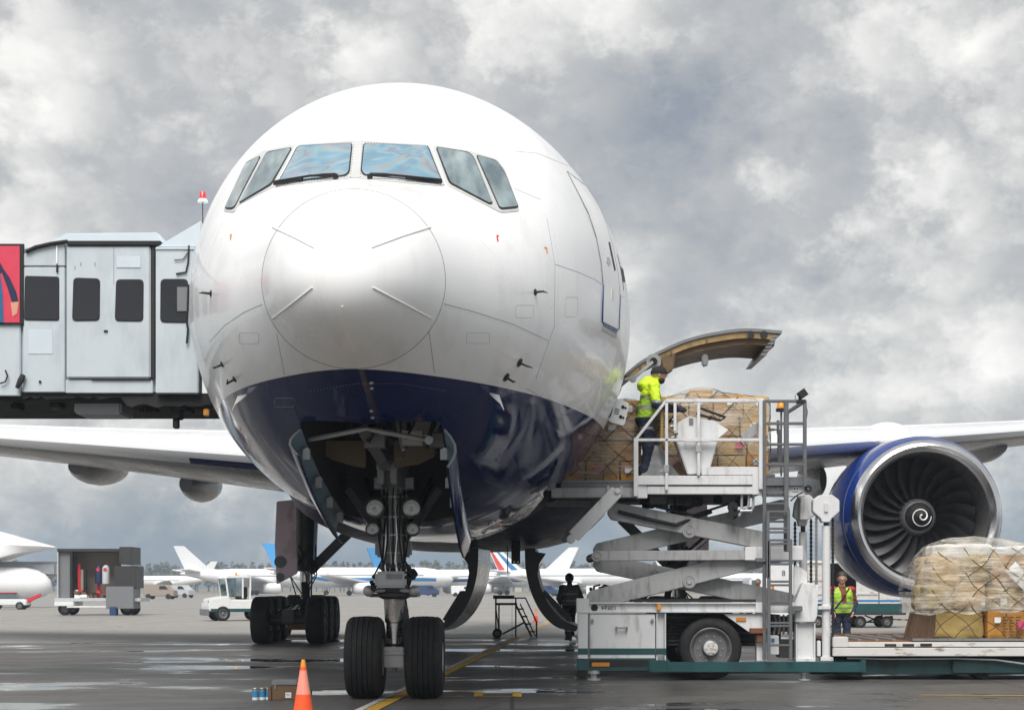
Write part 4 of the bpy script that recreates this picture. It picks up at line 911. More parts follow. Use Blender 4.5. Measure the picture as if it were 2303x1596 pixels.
def chassis():
    D = LD
    for dy in (0, 2.9):
        g = MB(); g.pb(1325, 1354, 1700, 1357, D + dy, .14); g.pb(1325, 1373, 1700, 1377, D + dy, .14); g.pb(1325, 1354, 1700, 1377, D + .05 + dy, .04); g.pb(1700, 1354, 1776, 1377, D - .01 + dy, .18); g.pb(1297, 1345, 1325, 1378, D - .01 + dy, .25); g.pb(1776, 1354, 1800, 1380, D + .02 + dy, .15)
        g.build('chassis_beam', 'load_white', LO, bevel=.006)
    lp('corner_post', 'load_white', [(1300, 1378, 1322, 1486, D, .2)]); lp('corner_post', 'load_white', [(1476, 1378, 1479, 1486, D + .01, .18), (1495, 1378, 1498, 1486, D + .01, .18), (1476, 1378, 1498, 1486, D + .1, .04)])
    lp('corner_post', 'load_white', [(1300, 1378, 1322, 1486, D + 2.85, .2, )])
    cab = lp('cabinet', 'load_white', [(1325, 1380, 1474, 1481, D + .06, .9)])
    dr = lp('cabinet_door', 'load_white', [(1327, 1381, 1473, 1480, D + .02, .035)], parent=cab)
    g = MB(); g.pb(1386, 1410, 1411, 1413, D - .05, .02); g.pb(1385, 1408, 1389, 1416, D - .04, .06); g.pb(1408, 1408, 1412, 1416, D - .04, .06); g.build('door_handle', 'bolt', cab)
    for x in (1332, 1467): g = MB(); g.pb(x - 4, 1394, x + 4, 1397, D - .002, .02); g.pb(x - 1.5, 1390, x + 1.5, 1401, D - .004, .02); g.build('door_latch', 'bolt', cab)
    lp('teal_stripe', 'teal', [(1326.5, 1457, 1473.5, 1471, D + .014, .01)], 0, cab)
    lp('teal_stripe', 'teal', [(1299.5, 1457, 1322.5, 1471, D - .004, .01)], 0); lp('teal_stripe', 'teal', [(1475.5, 1457, 1498.5, 1471, D + .004, .01)], 0)
    for dy in (0, 2.9):
        g = MB(); g.pb(1297, 1480, 1475, 1506, D - .01 + dy, .16); g.pb(1460, 1484, 1505, 1511, D - .04 + dy, .2); g.pb(1500, 1488, 1940, 1511, D - .06 + dy, .16); g.build('lower_beam', 'teal', LO, bevel=.01)
    lp('lower_recess', 'dark', [(1325, 1483, 1458, 1499, D - .014, .006)], 0)
    lp('side_reflector', 'orange_reflector', [(1331, 1489, 1371, 1498, D - .03, .02)], .004); lp('side_lamp', 'amber', [(1478, 1358, 1487, 1372, D - .04, .06)], .01); lp('side_reflector', 'orange_reflector', [(1656, 1388, 1678, 1396, D + .04, .02)], .003)
    g = MB(); g.cyl(P(1337, 1366, D + .06), P(1337, 1366, D + .04), .055, n=20); g.build('round_port', 'dark', LO)
    me = text_mesh('10694', .098, True); me.materials.append(MT['ink']); t = link('fleet_number', me, LO); t.location = P(1387, 1371, D + .045) ; setparent(t, LO)
    # undercarriage
    g = MB(); g.box(GX(1330, D), GX(1780, D), D + .95, D + 2.1, .55, 1.02); g.box(GX(1480, D), GX(1560, D), D + .5, D + 2.6, .5, .95); g.build('engine_block', 'dark', LO, bevel=.03)
    g = MB()
    for k in range(9):
        z = GZ(1385 + k * 8, D + .5); g.cyl((GX(1503, D + .5), D + .5, z), (GX(1560 + (k % 3) * 90, D + .5), D + .55 + .05 * (k % 2), z), .022 + .01 * (k % 2), n=8)
    g.tube([P(1500, 1385, D + .4), P(1580, 1390, D + .35), P(1640, 1382, D + .4), P(1690, 1395, D + .5)], .035, 8); g.build('hydraulic_pipes', 'dark_metal', LO)
    tm = tyre_mesh(.50, .34, 4, .62, 56); rm = rim_mesh(.50 * .665, .34, ['hub_grey', 'bolt'], 10)
    for x, y in ((1600, D + .22), (1600, D + 2.75)):
        w = place_wheel('road_wheel', tm, rm, (GX(x, D), y, .50), LO, PI / 2)
        g = MB(); sg = -1 if y < 26 else 1
        g.lathe([(.0, .115), (sg * .03, .115), (sg * .045, .10), (sg * .05, .002)], (GX(x, D), y + sg * .13, .50), (0, 1, 0), 24)
        for k in range(6): a = k * PI / 3; p = Vector((GX(x, D) + .07 * math.cos(a), y + sg * .17, .5 + .07 * math.sin(a))); g.cyl(p, p + Vector((0, sg * .02, 0)), .017, n=8)
        h = g.build('hub_cap', 'rusty_white', w)
    g = MB(); g.pp([(1628, 1380), (1706, 1380), (1706, 1424), (1690, 1424)], D + .06, .05); g.build('gusset_plate', 'load_white', LO)
    lp('rear_post', 'load_white', [(1702, 1378, 1728, 1486, D + .05, .2)]); lp('tow_pad', 'rust', [(1688, 1412, 1732, 1424, D - .08, .25)]); lp('pad_spring', 'rust', [(1702, 1424, 1716, 1444, D - .04, .1)])
    lp('control_box', 'load_white', [(1730, 1428, 1752, 1472, D + .1, .2)], .012); lp('valve_block', 'dark_metal', [(1752, 1438, 1786, 1478, D + .15, .3), (1738, 1385, 1786, 1420, D + .2, .3)], .01); lp('box_switch', 'far_blue', [(1735, 1435, 1742, 1442, D + .08, .03)], .003)
    g = MB()
    for k in range(4): g.tube([P(1742 + k * 10, 1382, D + .18), P(1746 + k * 9, 1400, D + .14), P(1740 + k * 11, 1425, D + .2)], .018, 8)
    g.build('valve_hoses', 'bolt', LO)
    for x in (1336, 1808): g = MB(); d = D + .1; z = GZ(1504, d); g.cyl((GX(x, d), d, 0), (GX(x, d), d, z), .05, n=14); g.cyl((GX(x, d), d, z - .07), (GX(x, d), d, z), .1, n=14); g.cyl((GX(x, d), d, 0), (GX(x, d), d, .02), .11, n=16); g.build('support_jack', 'gear_light', LO)
    # seat and lever block at the front end
    g = MB(); g.tube([P(1345, 1330, D + .5), P(1360, 1318, D + .5), P(1378, 1324, D + .5), P(1384, 1344, D + .5)], .04, 8); g.tube([P(1335, 1346, D + .5), P(1336, 1318, D + .5), P(1350, 1314, D + .5)], .018, 8); g.box(GX(1340, D + .6), GX(1358, D + .6), D + .5, D + .9, GZ(1346, D + .5), GZ(1334, D + .5)); g.tube([P(1330, 1346, D + .4), P(1329, 1326, D + .4)], .015, 6); g.sph(P(1329, 1324, D + .4), .03, 8, 6); g.build('front_hoses', 'dark', LO)
    for dy in (.2, .5): g = MB(); g.tube([P(1286, 1438, D + dy), P(1296, 1440, D + dy)], .07, 12); g.build('front_roller', 'gear_light', LO)
    # deck over the chassis
    lp('chassis_deck', 'dark', [(1420, 1347, 1700, 1353, D + .1, 2.8)], 0)
chassis()

def scissor():
    def arm(a, b, w, D, dep, m, cut=True):
        a = Vector(a); b = Vector(b); u = (b - a).normalized(); n = Vector((-u.y, u.x)); h = w / 2
        pts = [a + n * h * .45, a + u * 11 + n * h, b - u * 11 + n * h, b + n * h * .45, b - n * h * .45, b - u * 11 - n * h, a + u * 11 - n * h, a - n * h * .45]
        g = MB(); g.pp([tuple(p) for p in pts], D, dep); return g.build('scissor_arm', m, LO, bevel=.012)
    def pin(px, py, D, r=15):
        g = MB(); q = P(px, py, D); k = r / 143; g.lathe([(.0, k), (-.012, k), (-.012, k * .82), (-.004, k * .78), (-.004, k * .45), (-.02, k * .4), (-.02, .002)], q, (0, 1, 0), 24, mis=[0, 0, 1, 0, 1, 0]); g.build('pivot_pin', ['load_grey', 'dark'], LO)
    for D in (25.35, 27.55):
        dd = .16
        arm((1322, 1352), (1785, 1234), 44, D, dd, 'load_grey'); arm((1336, 1262), (1788, 1356), 42, D + .2, dd, 'load_grey')
        arm((1368, 1146), (1722, 1216), 40, D, dd, 'load_grey'); arm((1336, 1244), (1775, 1140), 42, D + .2, dd, 'load_grey')
        g = MB(); g.pp([(1338, 1238), (1690, 1236), (1690, 1259), (1338, 1261), (1333, 1250)], D - .12, .1); g.build('centre_link', 'load_grey', LO, bevel=.01)
        g = MB(); g.pb(1676, 1229, 1806, 1260, D - .18, .2); g.build('centre_guide', 'load_white', LO, bevel=.012)
        for p in ((1550, 1194), (1550, 1307)): pin(p[0], p[1], D - .005)
        pin(1342, 1250, D - .13, 12); pin(1472, 1291, D + .195, 11)
    for px, py in ((1342, 1250), (1550, 1194), (1550, 1307), (1770, 1240)): g = MB(); g.cyl(P(px, py, 25.4), P(px, py, 25.4) + Vector((0, 2.2, 0)), .07, n=14); g.build('cross_shaft', 'dark_metal', LO)
    g = MB(); a = P(1425, 1350, 26.4); b = P(1640, 1165, 26.4); g.cyl(a, a + (b - a) * .6, .11, n=18); g.cyl(a + (b - a) * .6, b, .06, n=16, mi=1); g.build('lift_cylinder', ['dark_metal', 'chrome'], LO)
    g = MB(); a = P(1500, 1350, 26.9); b = P(1530, 1130, 26.9); g.beam(a, b, .16, .1); g.build('inner_strut', 'dark_metal', LO)
    g = MB(); g.tube([P(1390, 1150, 25.3), P(1450, 1165, 25.3), P(1520, 1180, 25.3), P(1600, 1150, 25.5)], .03, 8); g.tube([P(1480, 1140, 25.3), P(1560, 1158, 25.4), P(1640, 1132, 25.5)], .02, 8); g.build('scissor_hoses', 'dark', LO)
scissor()

def platform():
    D = LD; zt = GZ(1072, D)
    lp('platform_fascia', 'load_white', [(1431, 1069, 1692, 1090, D, .1), (1692, 1067, 1716, 1112, D + .01, .12)]); lp('platform_fascia', 'load_white', [(1456, 1093, 1710, 1111, D + .02, .1)]); lp('platform_fascia', 'load_white', [(1431, 1090, 1456, 1120, D + .03, .1)])
    g = MB(); g.box(GX(1432, D), GX(1716, D), D + .12, D + 3.0, GZ(1110, D), zt - .02); g.build('platform_deck', 'dark_metal', LO, bevel=.01)
    g = MB(); g.box(GX(1432, D), GX(1716, D), D + 3.0, D + 3.1, GZ(1112, D), zt + .12); g.build('platform_fascia', 'load_white', LO, bevel=.01)
    for k in range(9): g = MB(); x = GX(1450 + k * 31, D); g.cyl((x, D + .2, zt), (x, D + 2.9, zt), .03, n=10); g.build('roller', 'gear_grey', LO)
    # underside machinery
    random.seed(11)
    for k in range(14):
        x = random.uniform(1450, 1690); g = MB(); y = D + random.uniform(.2, 1.6); w = random.uniform(10, 42); h = random.uniform(8, 26); g.box(GX(x, D), GX(x + w, D), y, y + random.uniform(.2, .8), GZ(1112 + h, D), GZ(1111, D)); g.build('drive_unit', random.choice(('dark', 'dark_metal', 'bay')), LO, bevel=.01)
    g = MB()
    for k in range(11): x = 1522 + k * 4.5; g.tube([P(x, 1118, D + .3), P(x + random.uniform(-2, 2), 1128 + random.uniform(0, 6), D + .3)], .016, 6)
    o = g.build('brush_fringe', 'dark', LO); o['kind'] = 'stuff'
    for py in (1140, 1156): g = MB(); g.cyl(P(1648, py, D + .1), P(1648, py, D + .35), .085, n=18); g.cyl(P(1654, py, D + .05), P(1654, py, D + .1), .03, n=12); g.build('drive_motor', 'dark', LO)
    g = MB()
    for x, y1 in ((1668, 1160), (1684, 1146), (1694, 1152)): g.tube([P(x, 1112, D + .1), P(x, y1 - 12, D + .1), P(x - 6, y1, D + .1)], .022, 8)
    g.tube([P(1664, 1148, D + .08), P(1690, 1148, D + .08)], .02, 8); g.build('valve_pipes', 'gear_light', LO)
    # bridge to the hold
    g = MB(); g.box(GX(1240, D), GX(1432, D), D + .06, D + .2, GZ(1118, D), GZ(1096, D)); g.build('bridge_beam', 'load_grey', LO, bevel=.01)
    g = MB(); g.box(GX(1240, D), GX(1432, D), D + 2.7, D + 2.85, GZ(1118, D), GZ(1096, D)); g.build('bridge_beam', 'load_grey', LO, bevel=.01)
    g = MB(); g.box(GX(1262, D), GX(1432, D), D + .2, D + 2.7, GZ(1104, D), GZ(1084, D)); g.build('bridge_deck', 'slate', LO, bevel=.01)
    for x in (1395, 1365): g = MB(); g.pb(x, 1092, x + 6, 1112, D + .04, .04); g.build('bridge_bracket', 'gear_light', LO)
    for dx, dy, m in ((0, -.03, 'load_white'), (-14, 2.8, 'load_grey')):
        g = MB(); a = P(1388 + dx, 1104, D + dy); b = P(1290 + dx, 1206, D + dy); g.beam(a, b, .05, .21, (0, 1, 0).__class__((0, 0, 1))); g.cyl(b - Vector((0, .06, 0)) + Vector((-.04, 0, -.04)), b + Vector((-.04, .1, -.04)), .07, n=16); g.cyl(a - Vector((0, .05, 0)), a + Vector((0, .1, 0)), .05, n=14); g.build('support_arm', m, LO, bevel=.01)
    for y in (D + .3, D + 2.4): g = MB(); g.cyl(P(1240, 1116, y), P(1240, 1116, y) + Vector((0, .15, 0)), .09, n=18); g.build('bridge_bumper', 'rubber', LO)
    # railing
    def rail(name, a, b, w=.045, m='load_white', d=D - .02): g = MB(); g.beam(P(a[0], a[1], d), P(b[0], b[1], d), w, w); return g.build(name, m, LO, bevel=.006)
    rail('top_rail', (1497, 901), (1716, 901), .055); rail('mid_rail', (1428, 989), (1716, 989)); rail('diagonal_rail', (1429, 989), (1498, 901)); rail('rail_post', (1430, 985), (1430, 1116), .07)
    for x, y0, y1 in ((1499, 901, 1102), (1518, 901, 970), (1571, 903, 1069)): rail('rail_post', (x, y0), (x, y1), .045)
    rail('rail_post', (1712, 898), (1712, 1100), .08); rail('rail_sleeve', (1540, 989), (1598, 989), .06)
    for x, y in ((1499, 1050), (1571, 1005)): g = MB(); g.pb(x - 6, y - 6, x + 6, y + 12, D - .05, .05); g.build('rail_clamp', 'load_grey', LO, bevel=.008)
    lp('toe_board', 'load_white', [(1578, 1049, 1708, 1068, D + .02, .04)])
    for y0, y1 in ((901, 1070),):
        for x in (1440, 1712): g = MB(); g.beam((GX(x, D), D + 3.0, GZ(y1, D)), (GX(x, D), D + 3.0, GZ(960, D)), .05); g.build('rail_post', 'load_white', LO)
        g = MB(); g.beam((GX(1440, D), D + 3.0, GZ(960, D)), (GX(1712, D), D + 3.0, GZ(960, D)), .05); g.build('top_rail', 'load_white', LO)
    # console
    g = MB(); g.pp([(1522, 951), (1550, 935), (1614, 948), (1616, 985), (1594, 1064), (1547, 1067), (1520, 990)], D + .08, .35); co = g.build('control_console', 'load_white', LO, bevel=.015)
    g = MB(); g.pp([(1612, 950), (1638, 966), (1612, 988)], D + .1, .3); g.build('console_wing', 'placard', co)
    g = MB(); g.pb(1550, 940, 1559, 953, D + .06, .03); g.build('console_switch', 'gear_grey', co); g = MB(); g.tube([P(1566, 930, D + .2), P(1620, 945, D + .25), P(1632, 938, D + .3), P(1576, 918, D + .2)], .02, 8); g.tube([P(1590, 952, D + .2), P(1600, 935, D + .2)], .02, 8); g.build('console_lever', 'dark', co)
    g = MB(); g.tube([P(1505, 950, D + .25), P(1516, 935, D + .2), P(1520, 915, D + .2)], .02, 8); g.sph(P(1520, 912, D + .2), .035, 10, 8); g.build('joystick', 'dark', co)
    for k, (px, py) in enumerate(((1512, 945), (1508, 960), (1516, 975), (1510, 985))): g = MB(); g.cyl(P(px, py, D + .1), P(px + 8, py - 2, D + .1), .035, n=10); g.build('valve', 'bolt', co)
    g = MB(); pts = []
    for i in range(220):
        t = i / 219; a = t * 2 * PI * 26; y = 908 + 85 * t; pts.append(P(1489, y, D + .06) + Vector((.028 * math.cos(a), .028 * math.sin(a), 0)))
    g.tube(pts, .009, 5); g.build('coiled_hose', 'hose', co)
    g = MB(); g.tube([P(1487, 992, D + .06), P(1494, 1003, D + .05), P(1506, 1004, D + .05), P(1513, 990, D + .08)], .022, 8); g.build('hose_end', 'hose', co)
    # side cage and ladder
    def bar(name, a, b, w=.05, d=D - .06): g = MB(); g.beam(P(a[0], a[1], d), P(b[0], b[1], d), w, w); return g.build(name, 'ladder', LO, bevel=.008)
    for x, y0, y1, w in ((1719, 900, 1482, .055), (1768, 900, 1240, .07), (1810, 900, 1094, .055)): bar('ladder_post', (x, y0), (x, y1), w)
    for y in (902, 952, 999, 1044): bar('cage_rail', (1719, y), (1810, y), .045)
    g = MB(); g.pb(1719, 1074, 1808, 1092, D - .05, .06); g.build('cage_toe_board', 'ladder', LO, bevel=.006)
    g = MB(); g.pb(1716, 1072, 1812, 1092, D + .05, 1.6); g.build('cage_floor', 'ladder', LO, bevel=.006)
    for x in (1719, 1810):
        g = MB(); g.beam((GX(x, D), D + 1.6, GZ(1092, D)), (GX(x, D), D + 1.6, GZ(902, D)), .05); g.build('ladder_post', 'ladder', LO)
    g = MB(); g.beam((GX(1810, D), D, GZ(902, D)), (GX(1810, D), D + 1.6, GZ(902, D)), .045); g.build('cage_rail', 'ladder', LO)
    lp('platform_end_beam', 'load_white', [(1716, 1092, 1812, 1116, D + .02, .15)]); lp('bolted_plate', 'ladder', [(1722, 1093, 1766, 1112, D - .01, .02)], .003)
    lp('bolted_plate', 'placard', [(1783, 1094, 1797, 1104, D, .02)], .003)
    for x in (1787, 1793): g = MB(); g.cyl(P(x, 1099, D), P(x, 1099, D - .012), .014, n=8); g.build('bolt', 'dark', LO)
    for x in (1727, 1737, 1750, 1760):
        for y in (1097, 1108): g = MB(); g.cyl(P(x, y, D - .01), P(x, y, D - .022), .012, n=8); g.build('bolt', 'bolt', LO)
    g = MB(); g.tube([P(1818, 1098, D - .02) + Vector((.04 * math.cos(a), 0, .04 * math.sin(a))) for a in np.linspace(0, 2 * PI, 14, endpoint=False)], .02, 8, closed=True); g.build('hook_ring', 'dark', LO)
    g = MB(); g.tube([P(1805, 1106, D - .05), P(1790, 1115, D - .07), P(1778, 1126, D - .05)], .012, 6); g.build('loose_cable', 'dark', LO)
    for y in (1132, 1164, 1172): bar('ladder_rung', (1719, y), (1768, y), .035)
    # lower ladder, slightly in front
    for x, y0, y1 in ((1727, 1148, 1300), (1773, 1148, 1240), (1729, 1215, 1484), (1778, 1212, 1484)): bar('ladder_post', (x, y0), (x, y1), .05, D - .16)
    for y in (1150, 1188, 1196, 1214, 1222, 1260, 1268, 1307, 1315, 1353, 1358, 1400, 1407, 1450): bar('ladder_rung', (1729, y), (1776, y), .035, D - .16)
    lp('ladder_bracket', 'ladder', [(1776, 1362, 1805, 1374, D - .15, .12), (1700, 1254, 1722, 1263, D - .12, .1)], .006)
    # beacon and work lamp
    q = P(1757, 925, D + .35); g = MB(); g.cyl((q.x, q.y, GZ(1070, D + .35)), (q.x, q.y, q.z), .016, n=8); b = g.build('beacon_pole', 'ladder', LO); g = MB(); g.lathe([(0, .085), (.045, .085), (.05, .075)], q, (0, 0, 1), 20); g.f.append(tuple(range(20))); g.m.append(0); g.build('beacon_base', 'dark', b); g = MB(); g.lathe([(.05, .072), (.14, .062), (.165, .045), (.17, .002)], q, (0, 0, 1), 20); g.build('beacon_lens', 'amber', b)
    a = P(1804, 886, D - .05); g = MB(); c = Vector((.7, 0, .5)).normalized(); g.beam(a - c * .06, a + c * .07, .11, .12); g.cyl(a - c * .05, P(1798, 900, D - .05), .018); g.tube([P(1789, 888, D - .05), P(1788, 898, D - .05), P(1812, 908, D - .05), P(1816, 925, D - .05), P(1813, 945, D - .05)], .007, 6); g.pb(1792, 898, 1812, 906, D - .09, .08); g.build('work_lamp', 'dark', LO, bevel=.008)
    g = MB(); g.tube([P(1728, 966, D + 1.2), P(1752, 966, D + 1.2), P(1752, 1040, D + 1.2), P(1735, 1042, D + 1.2)], .03, 8); g.tube([P(1750, 945, D + 1.2), P(1750, 975, D + 1.2)], .025, 8); g.build('stop_frame', 'ladder', LO)
    g = MB(); g.pp([(1664, 975), (1672, 972), (1705, 948), (1712, 950), (1712, 968), (1690, 985), (1680, 1002)], D + .15, .05); g.build('pallet_stop', 'load_grey', LO, bevel=.006)
platform()

def lift_columns():
    D = LD
    def mast(px, py0, py1, r, d, head):
        x = GX(px, d); g = MB(); g.cyl((x, d, GZ(py1, d)), (x, d, GZ(py0, d)), r, n=24); g.lathe([(GZ(1368, d), r), (GZ(1367, d), r * 1.2), (GZ(1360, d), r * 1.2), (GZ(1359, d), r)], (x, d, 0), (0, 0, 1), 24); g.cyl((x, d, GZ(py0, d)), (x, d, GZ(py0 - 18, d)), r * .62, n=18, mi=1); g.box(x - r * 1.5, x + r * 1.5, d - r * 1.2, d + r * 1.2, GZ(py1, d), GZ(py1 - 8, d)); o = g.build('hydraulic_mast', ['load_white', 'dark_metal'], LO)
        if head:
            g = MB(); g.pp(head, d - .1, .2); h = g.build('sheave_head', 'load_white', LO, bevel=.01); g = MB(); g.pb(px - 4, 1131, px + 4, 1150, d - .125, .02); g.build('sheave_pin', 'rusty_white', h)
    mast(1858, 1182, 1484, .066, D + .15, [(1846, 1112), (1872, 1112), (1888, 1124), (1888, 1150), (1870, 1166), (1866, 1174), (1850, 1174), (1846, 1166), (1829, 1150), (1829, 1124)])
    mast(1806, 1196, 1330, .062, D + .6, [(1800, 1112), (1822, 1112), (1838, 1130), (1834, 1158), (1818, 1168), (1814, 1182), (1798, 1182), (1796, 1168), (1786, 1160), (1790, 1130)])
    mast(1858, 1182, 1484, .066, D + 2.7, [(1846, 1112), (1872, 1112), (1888, 1124), (1888, 1150), (1870, 1166), (1866, 1174), (1850, 1174), (1846, 1166), (1829, 1150), (1829, 1124)])
    g = MB(); g.pb(1800, 1118, 1820, 1168, D + .3, .2); g.build('sheave_cover', 'load_white', LO, bevel=.01)
    # leaf chains: each one a row of links
    for px, y0, y1, d, m in ((1788, 1172, 1272, D + .5, 'dark'), (1824, 1166, 1312, D + .45, 'dark'), (1836, 1150, 1330, D + .12, 'bolt'), (1873, 1164, 1440, D + .12, 'dark')):
        g = MB(); n = int((y1 - y0) / 4.5)
        for i in range(n):
            y = y0 + (y1 - y0) * i / n; q = P(px, y, d); w = .022 if i % 2 else .014; g.box(q.x - w, q.x + w, d - .012, d + .012, q.z - .036, q.z)
        o = g.build('lift_chain', m, LO); o['kind'] = 'stuff'
    g = MB(); g.pb(1833, 1314, 1840, 1340, D + .08, .07); g.build('chain_anchor', 'load_white', LO, bevel=.008)
    g = MB(); g.pp([(1806, 1310), (1830, 1310), (1840, 1350), (1838, 1385), (1832, 1399), (1789, 1399), (1789, 1352)], D - .02, .35); g.build('column_cover', 'load_white', LO, bevel=.015)
    g = MB(); g.pb(1790, 1400, 1793, 1484, D + .02, .25); g.pb(1831, 1400, 1834, 1484, D + .02, .25); g.pb(1793, 1400, 1831, 1484, D + .08, .04); g.pb(1790, 1480, 1834, 1487, D, .3); g.build('column_base', 'load_white', LO, bevel=.005)
    g = MB(); g.pp([(1786, 1275), (1790, 1268), (1815, 1285), (1815, 1320), (1790, 1352), (1786, 1352)], D + .25, .06); g.build('column_gusset', 'load_white', LO, bevel=.005)
    lp('guide_block', 'load_white', [(1782, 1226, 1806, 1262, D + .3, .15), (1838, 1440, 1846, 1475, D + .1, .1), (1840, 1362, 1868, 1370, D + .05, .05)], .008)
    # rear platform
    lp('platform_side_rail', 'rusty_white', [(1874, 1456, 2520, 1475, D, .1)], .01); lp('platform_side_rail', 'rusty_white', [(1900, 1443, 2520, 1454, D + .05, .12)], .01); lp('rail_end_bracket', 'rusty_white', [(1874, 1431, 1908, 1455, D + .02, .12)], .012)
    lp('platform_side_rail', 'rusty_white', [(1874, 1443, 2520, 1475, D + 3.0, .12)], .01)
    g = MB(); g.box(GX(1880, D), GX(2520, D), D + .2, D + 3.0, GZ(1470, D), GZ(1441, D)); g.build('rear_deck', 'rust', LO, bevel=.01)
    for k in range(16): g = MB(); x = GX(1900 + k * 40, D); g.cyl((x, D + .25, GZ(1440, D)), (x, D + 2.95, GZ(1440, D)), .03, n=10); g.build('roller', 'gear_grey', LO)
    g = MB(); g.pb(1880, 1482, 2520, 1516, D + .2, .2); g.build('rear_chassis', 'teal_dark', LO, bevel=.01); g = MB(); g.pb(1936, 1483, 1948, 1512, D - .03, .3); g.build('rear_chassis', 'teal', LO, bevel=.01)
    lp('rear_chassis', 'teal_dark', [(2143, 1484, 2300, 1513, D + .12, .1)], .01)
    g = MB(); g.pb(1880, 1476, 2520, 1486, D + .4, 2.3); g.build('rear_subframe', 'dark', LO)
    g = MB(); g.tube([P(1905, 1479, D + .08), P(2000, 1481, D + .08), P(2150, 1480, D + .08), P(2240, 1483, D + .06), P(2303, 1492, D + .06), P(2400, 1494, D + .06)], .014, 6); g.build('rail_cable', 'gear_light', LO)
    g = MB(); g.pb(2197, 1512, 2220, 1523, D + .2, .3); g.build('rear_jack_housing', 'dark', LO); 
    tm = tyre_mesh(.24, .2, 3, .55, 32); rm = rim_mesh(.14, .2, ['hub_grey', 'bolt'], 6)
    for x in (2209, 2440):
        for y in (D + .6, D + 2.4): place_wheel('rear_wheel', tm, rm, (GX(x, D + .4), y, .24), LO, PI / 2)
    for k, x in enumerate((2030, 2070, 1990)): g = MB(); g.pb(x, 1447 - k % 2, x + 26, 1453, D + .04, .02); g.build('grease_patch', 'grease', LO)
    lp('deck_plate', 'rust', [(1868, 1424, 2080, 1436, D + 2.6, .1)], .004)
lift_columns()

# ------------------------------------------------------------------ netted loads
def rbox(cx, cy, cz, hx, hy, hz, seed, p=7, amp=.05, n=26, top=None):
    """lumpy rounded block as a grid of points; returns MB"""
    g = MB(); rows = []
    for i in range(n + 1):
        th = PI * i / n; row = []
        for j in range(2 * n):
            ph = 2 * PI * j / (2 * n); d = Vector((math.sin(th) * math.cos(ph), math.sin(th) * math.sin(ph), math.cos(th)))
            k = (abs(d.x) ** p + abs(d.y) ** p + abs(d.z) ** p) ** (-1 / p); q = d * k
            nz = mnoise.noise(Vector((q.x * hx * 2.1, q.y * hy * 2.1, q.z * hz * 2.1)) + Vector((seed, 0, 0))) * amp + mnoise.noise(Vector((q.x * hx * 5, q.y * hy * 5, q.z * hz * 5)) + Vector((0, seed, 0))) * amp * .45
            pt = Vector((q.x * hx, q.y * hy, q.z * hz)) + q.normalized() * nz
            if top: pt.z += top(pt.x / hx) * max(0, q.z) 
            pt.z = max(pt.z, -hz); row.append(Vector((cx, cy, cz)) + pt)
        rows.append(row)
    g.grid(rows, wrap=True); return g
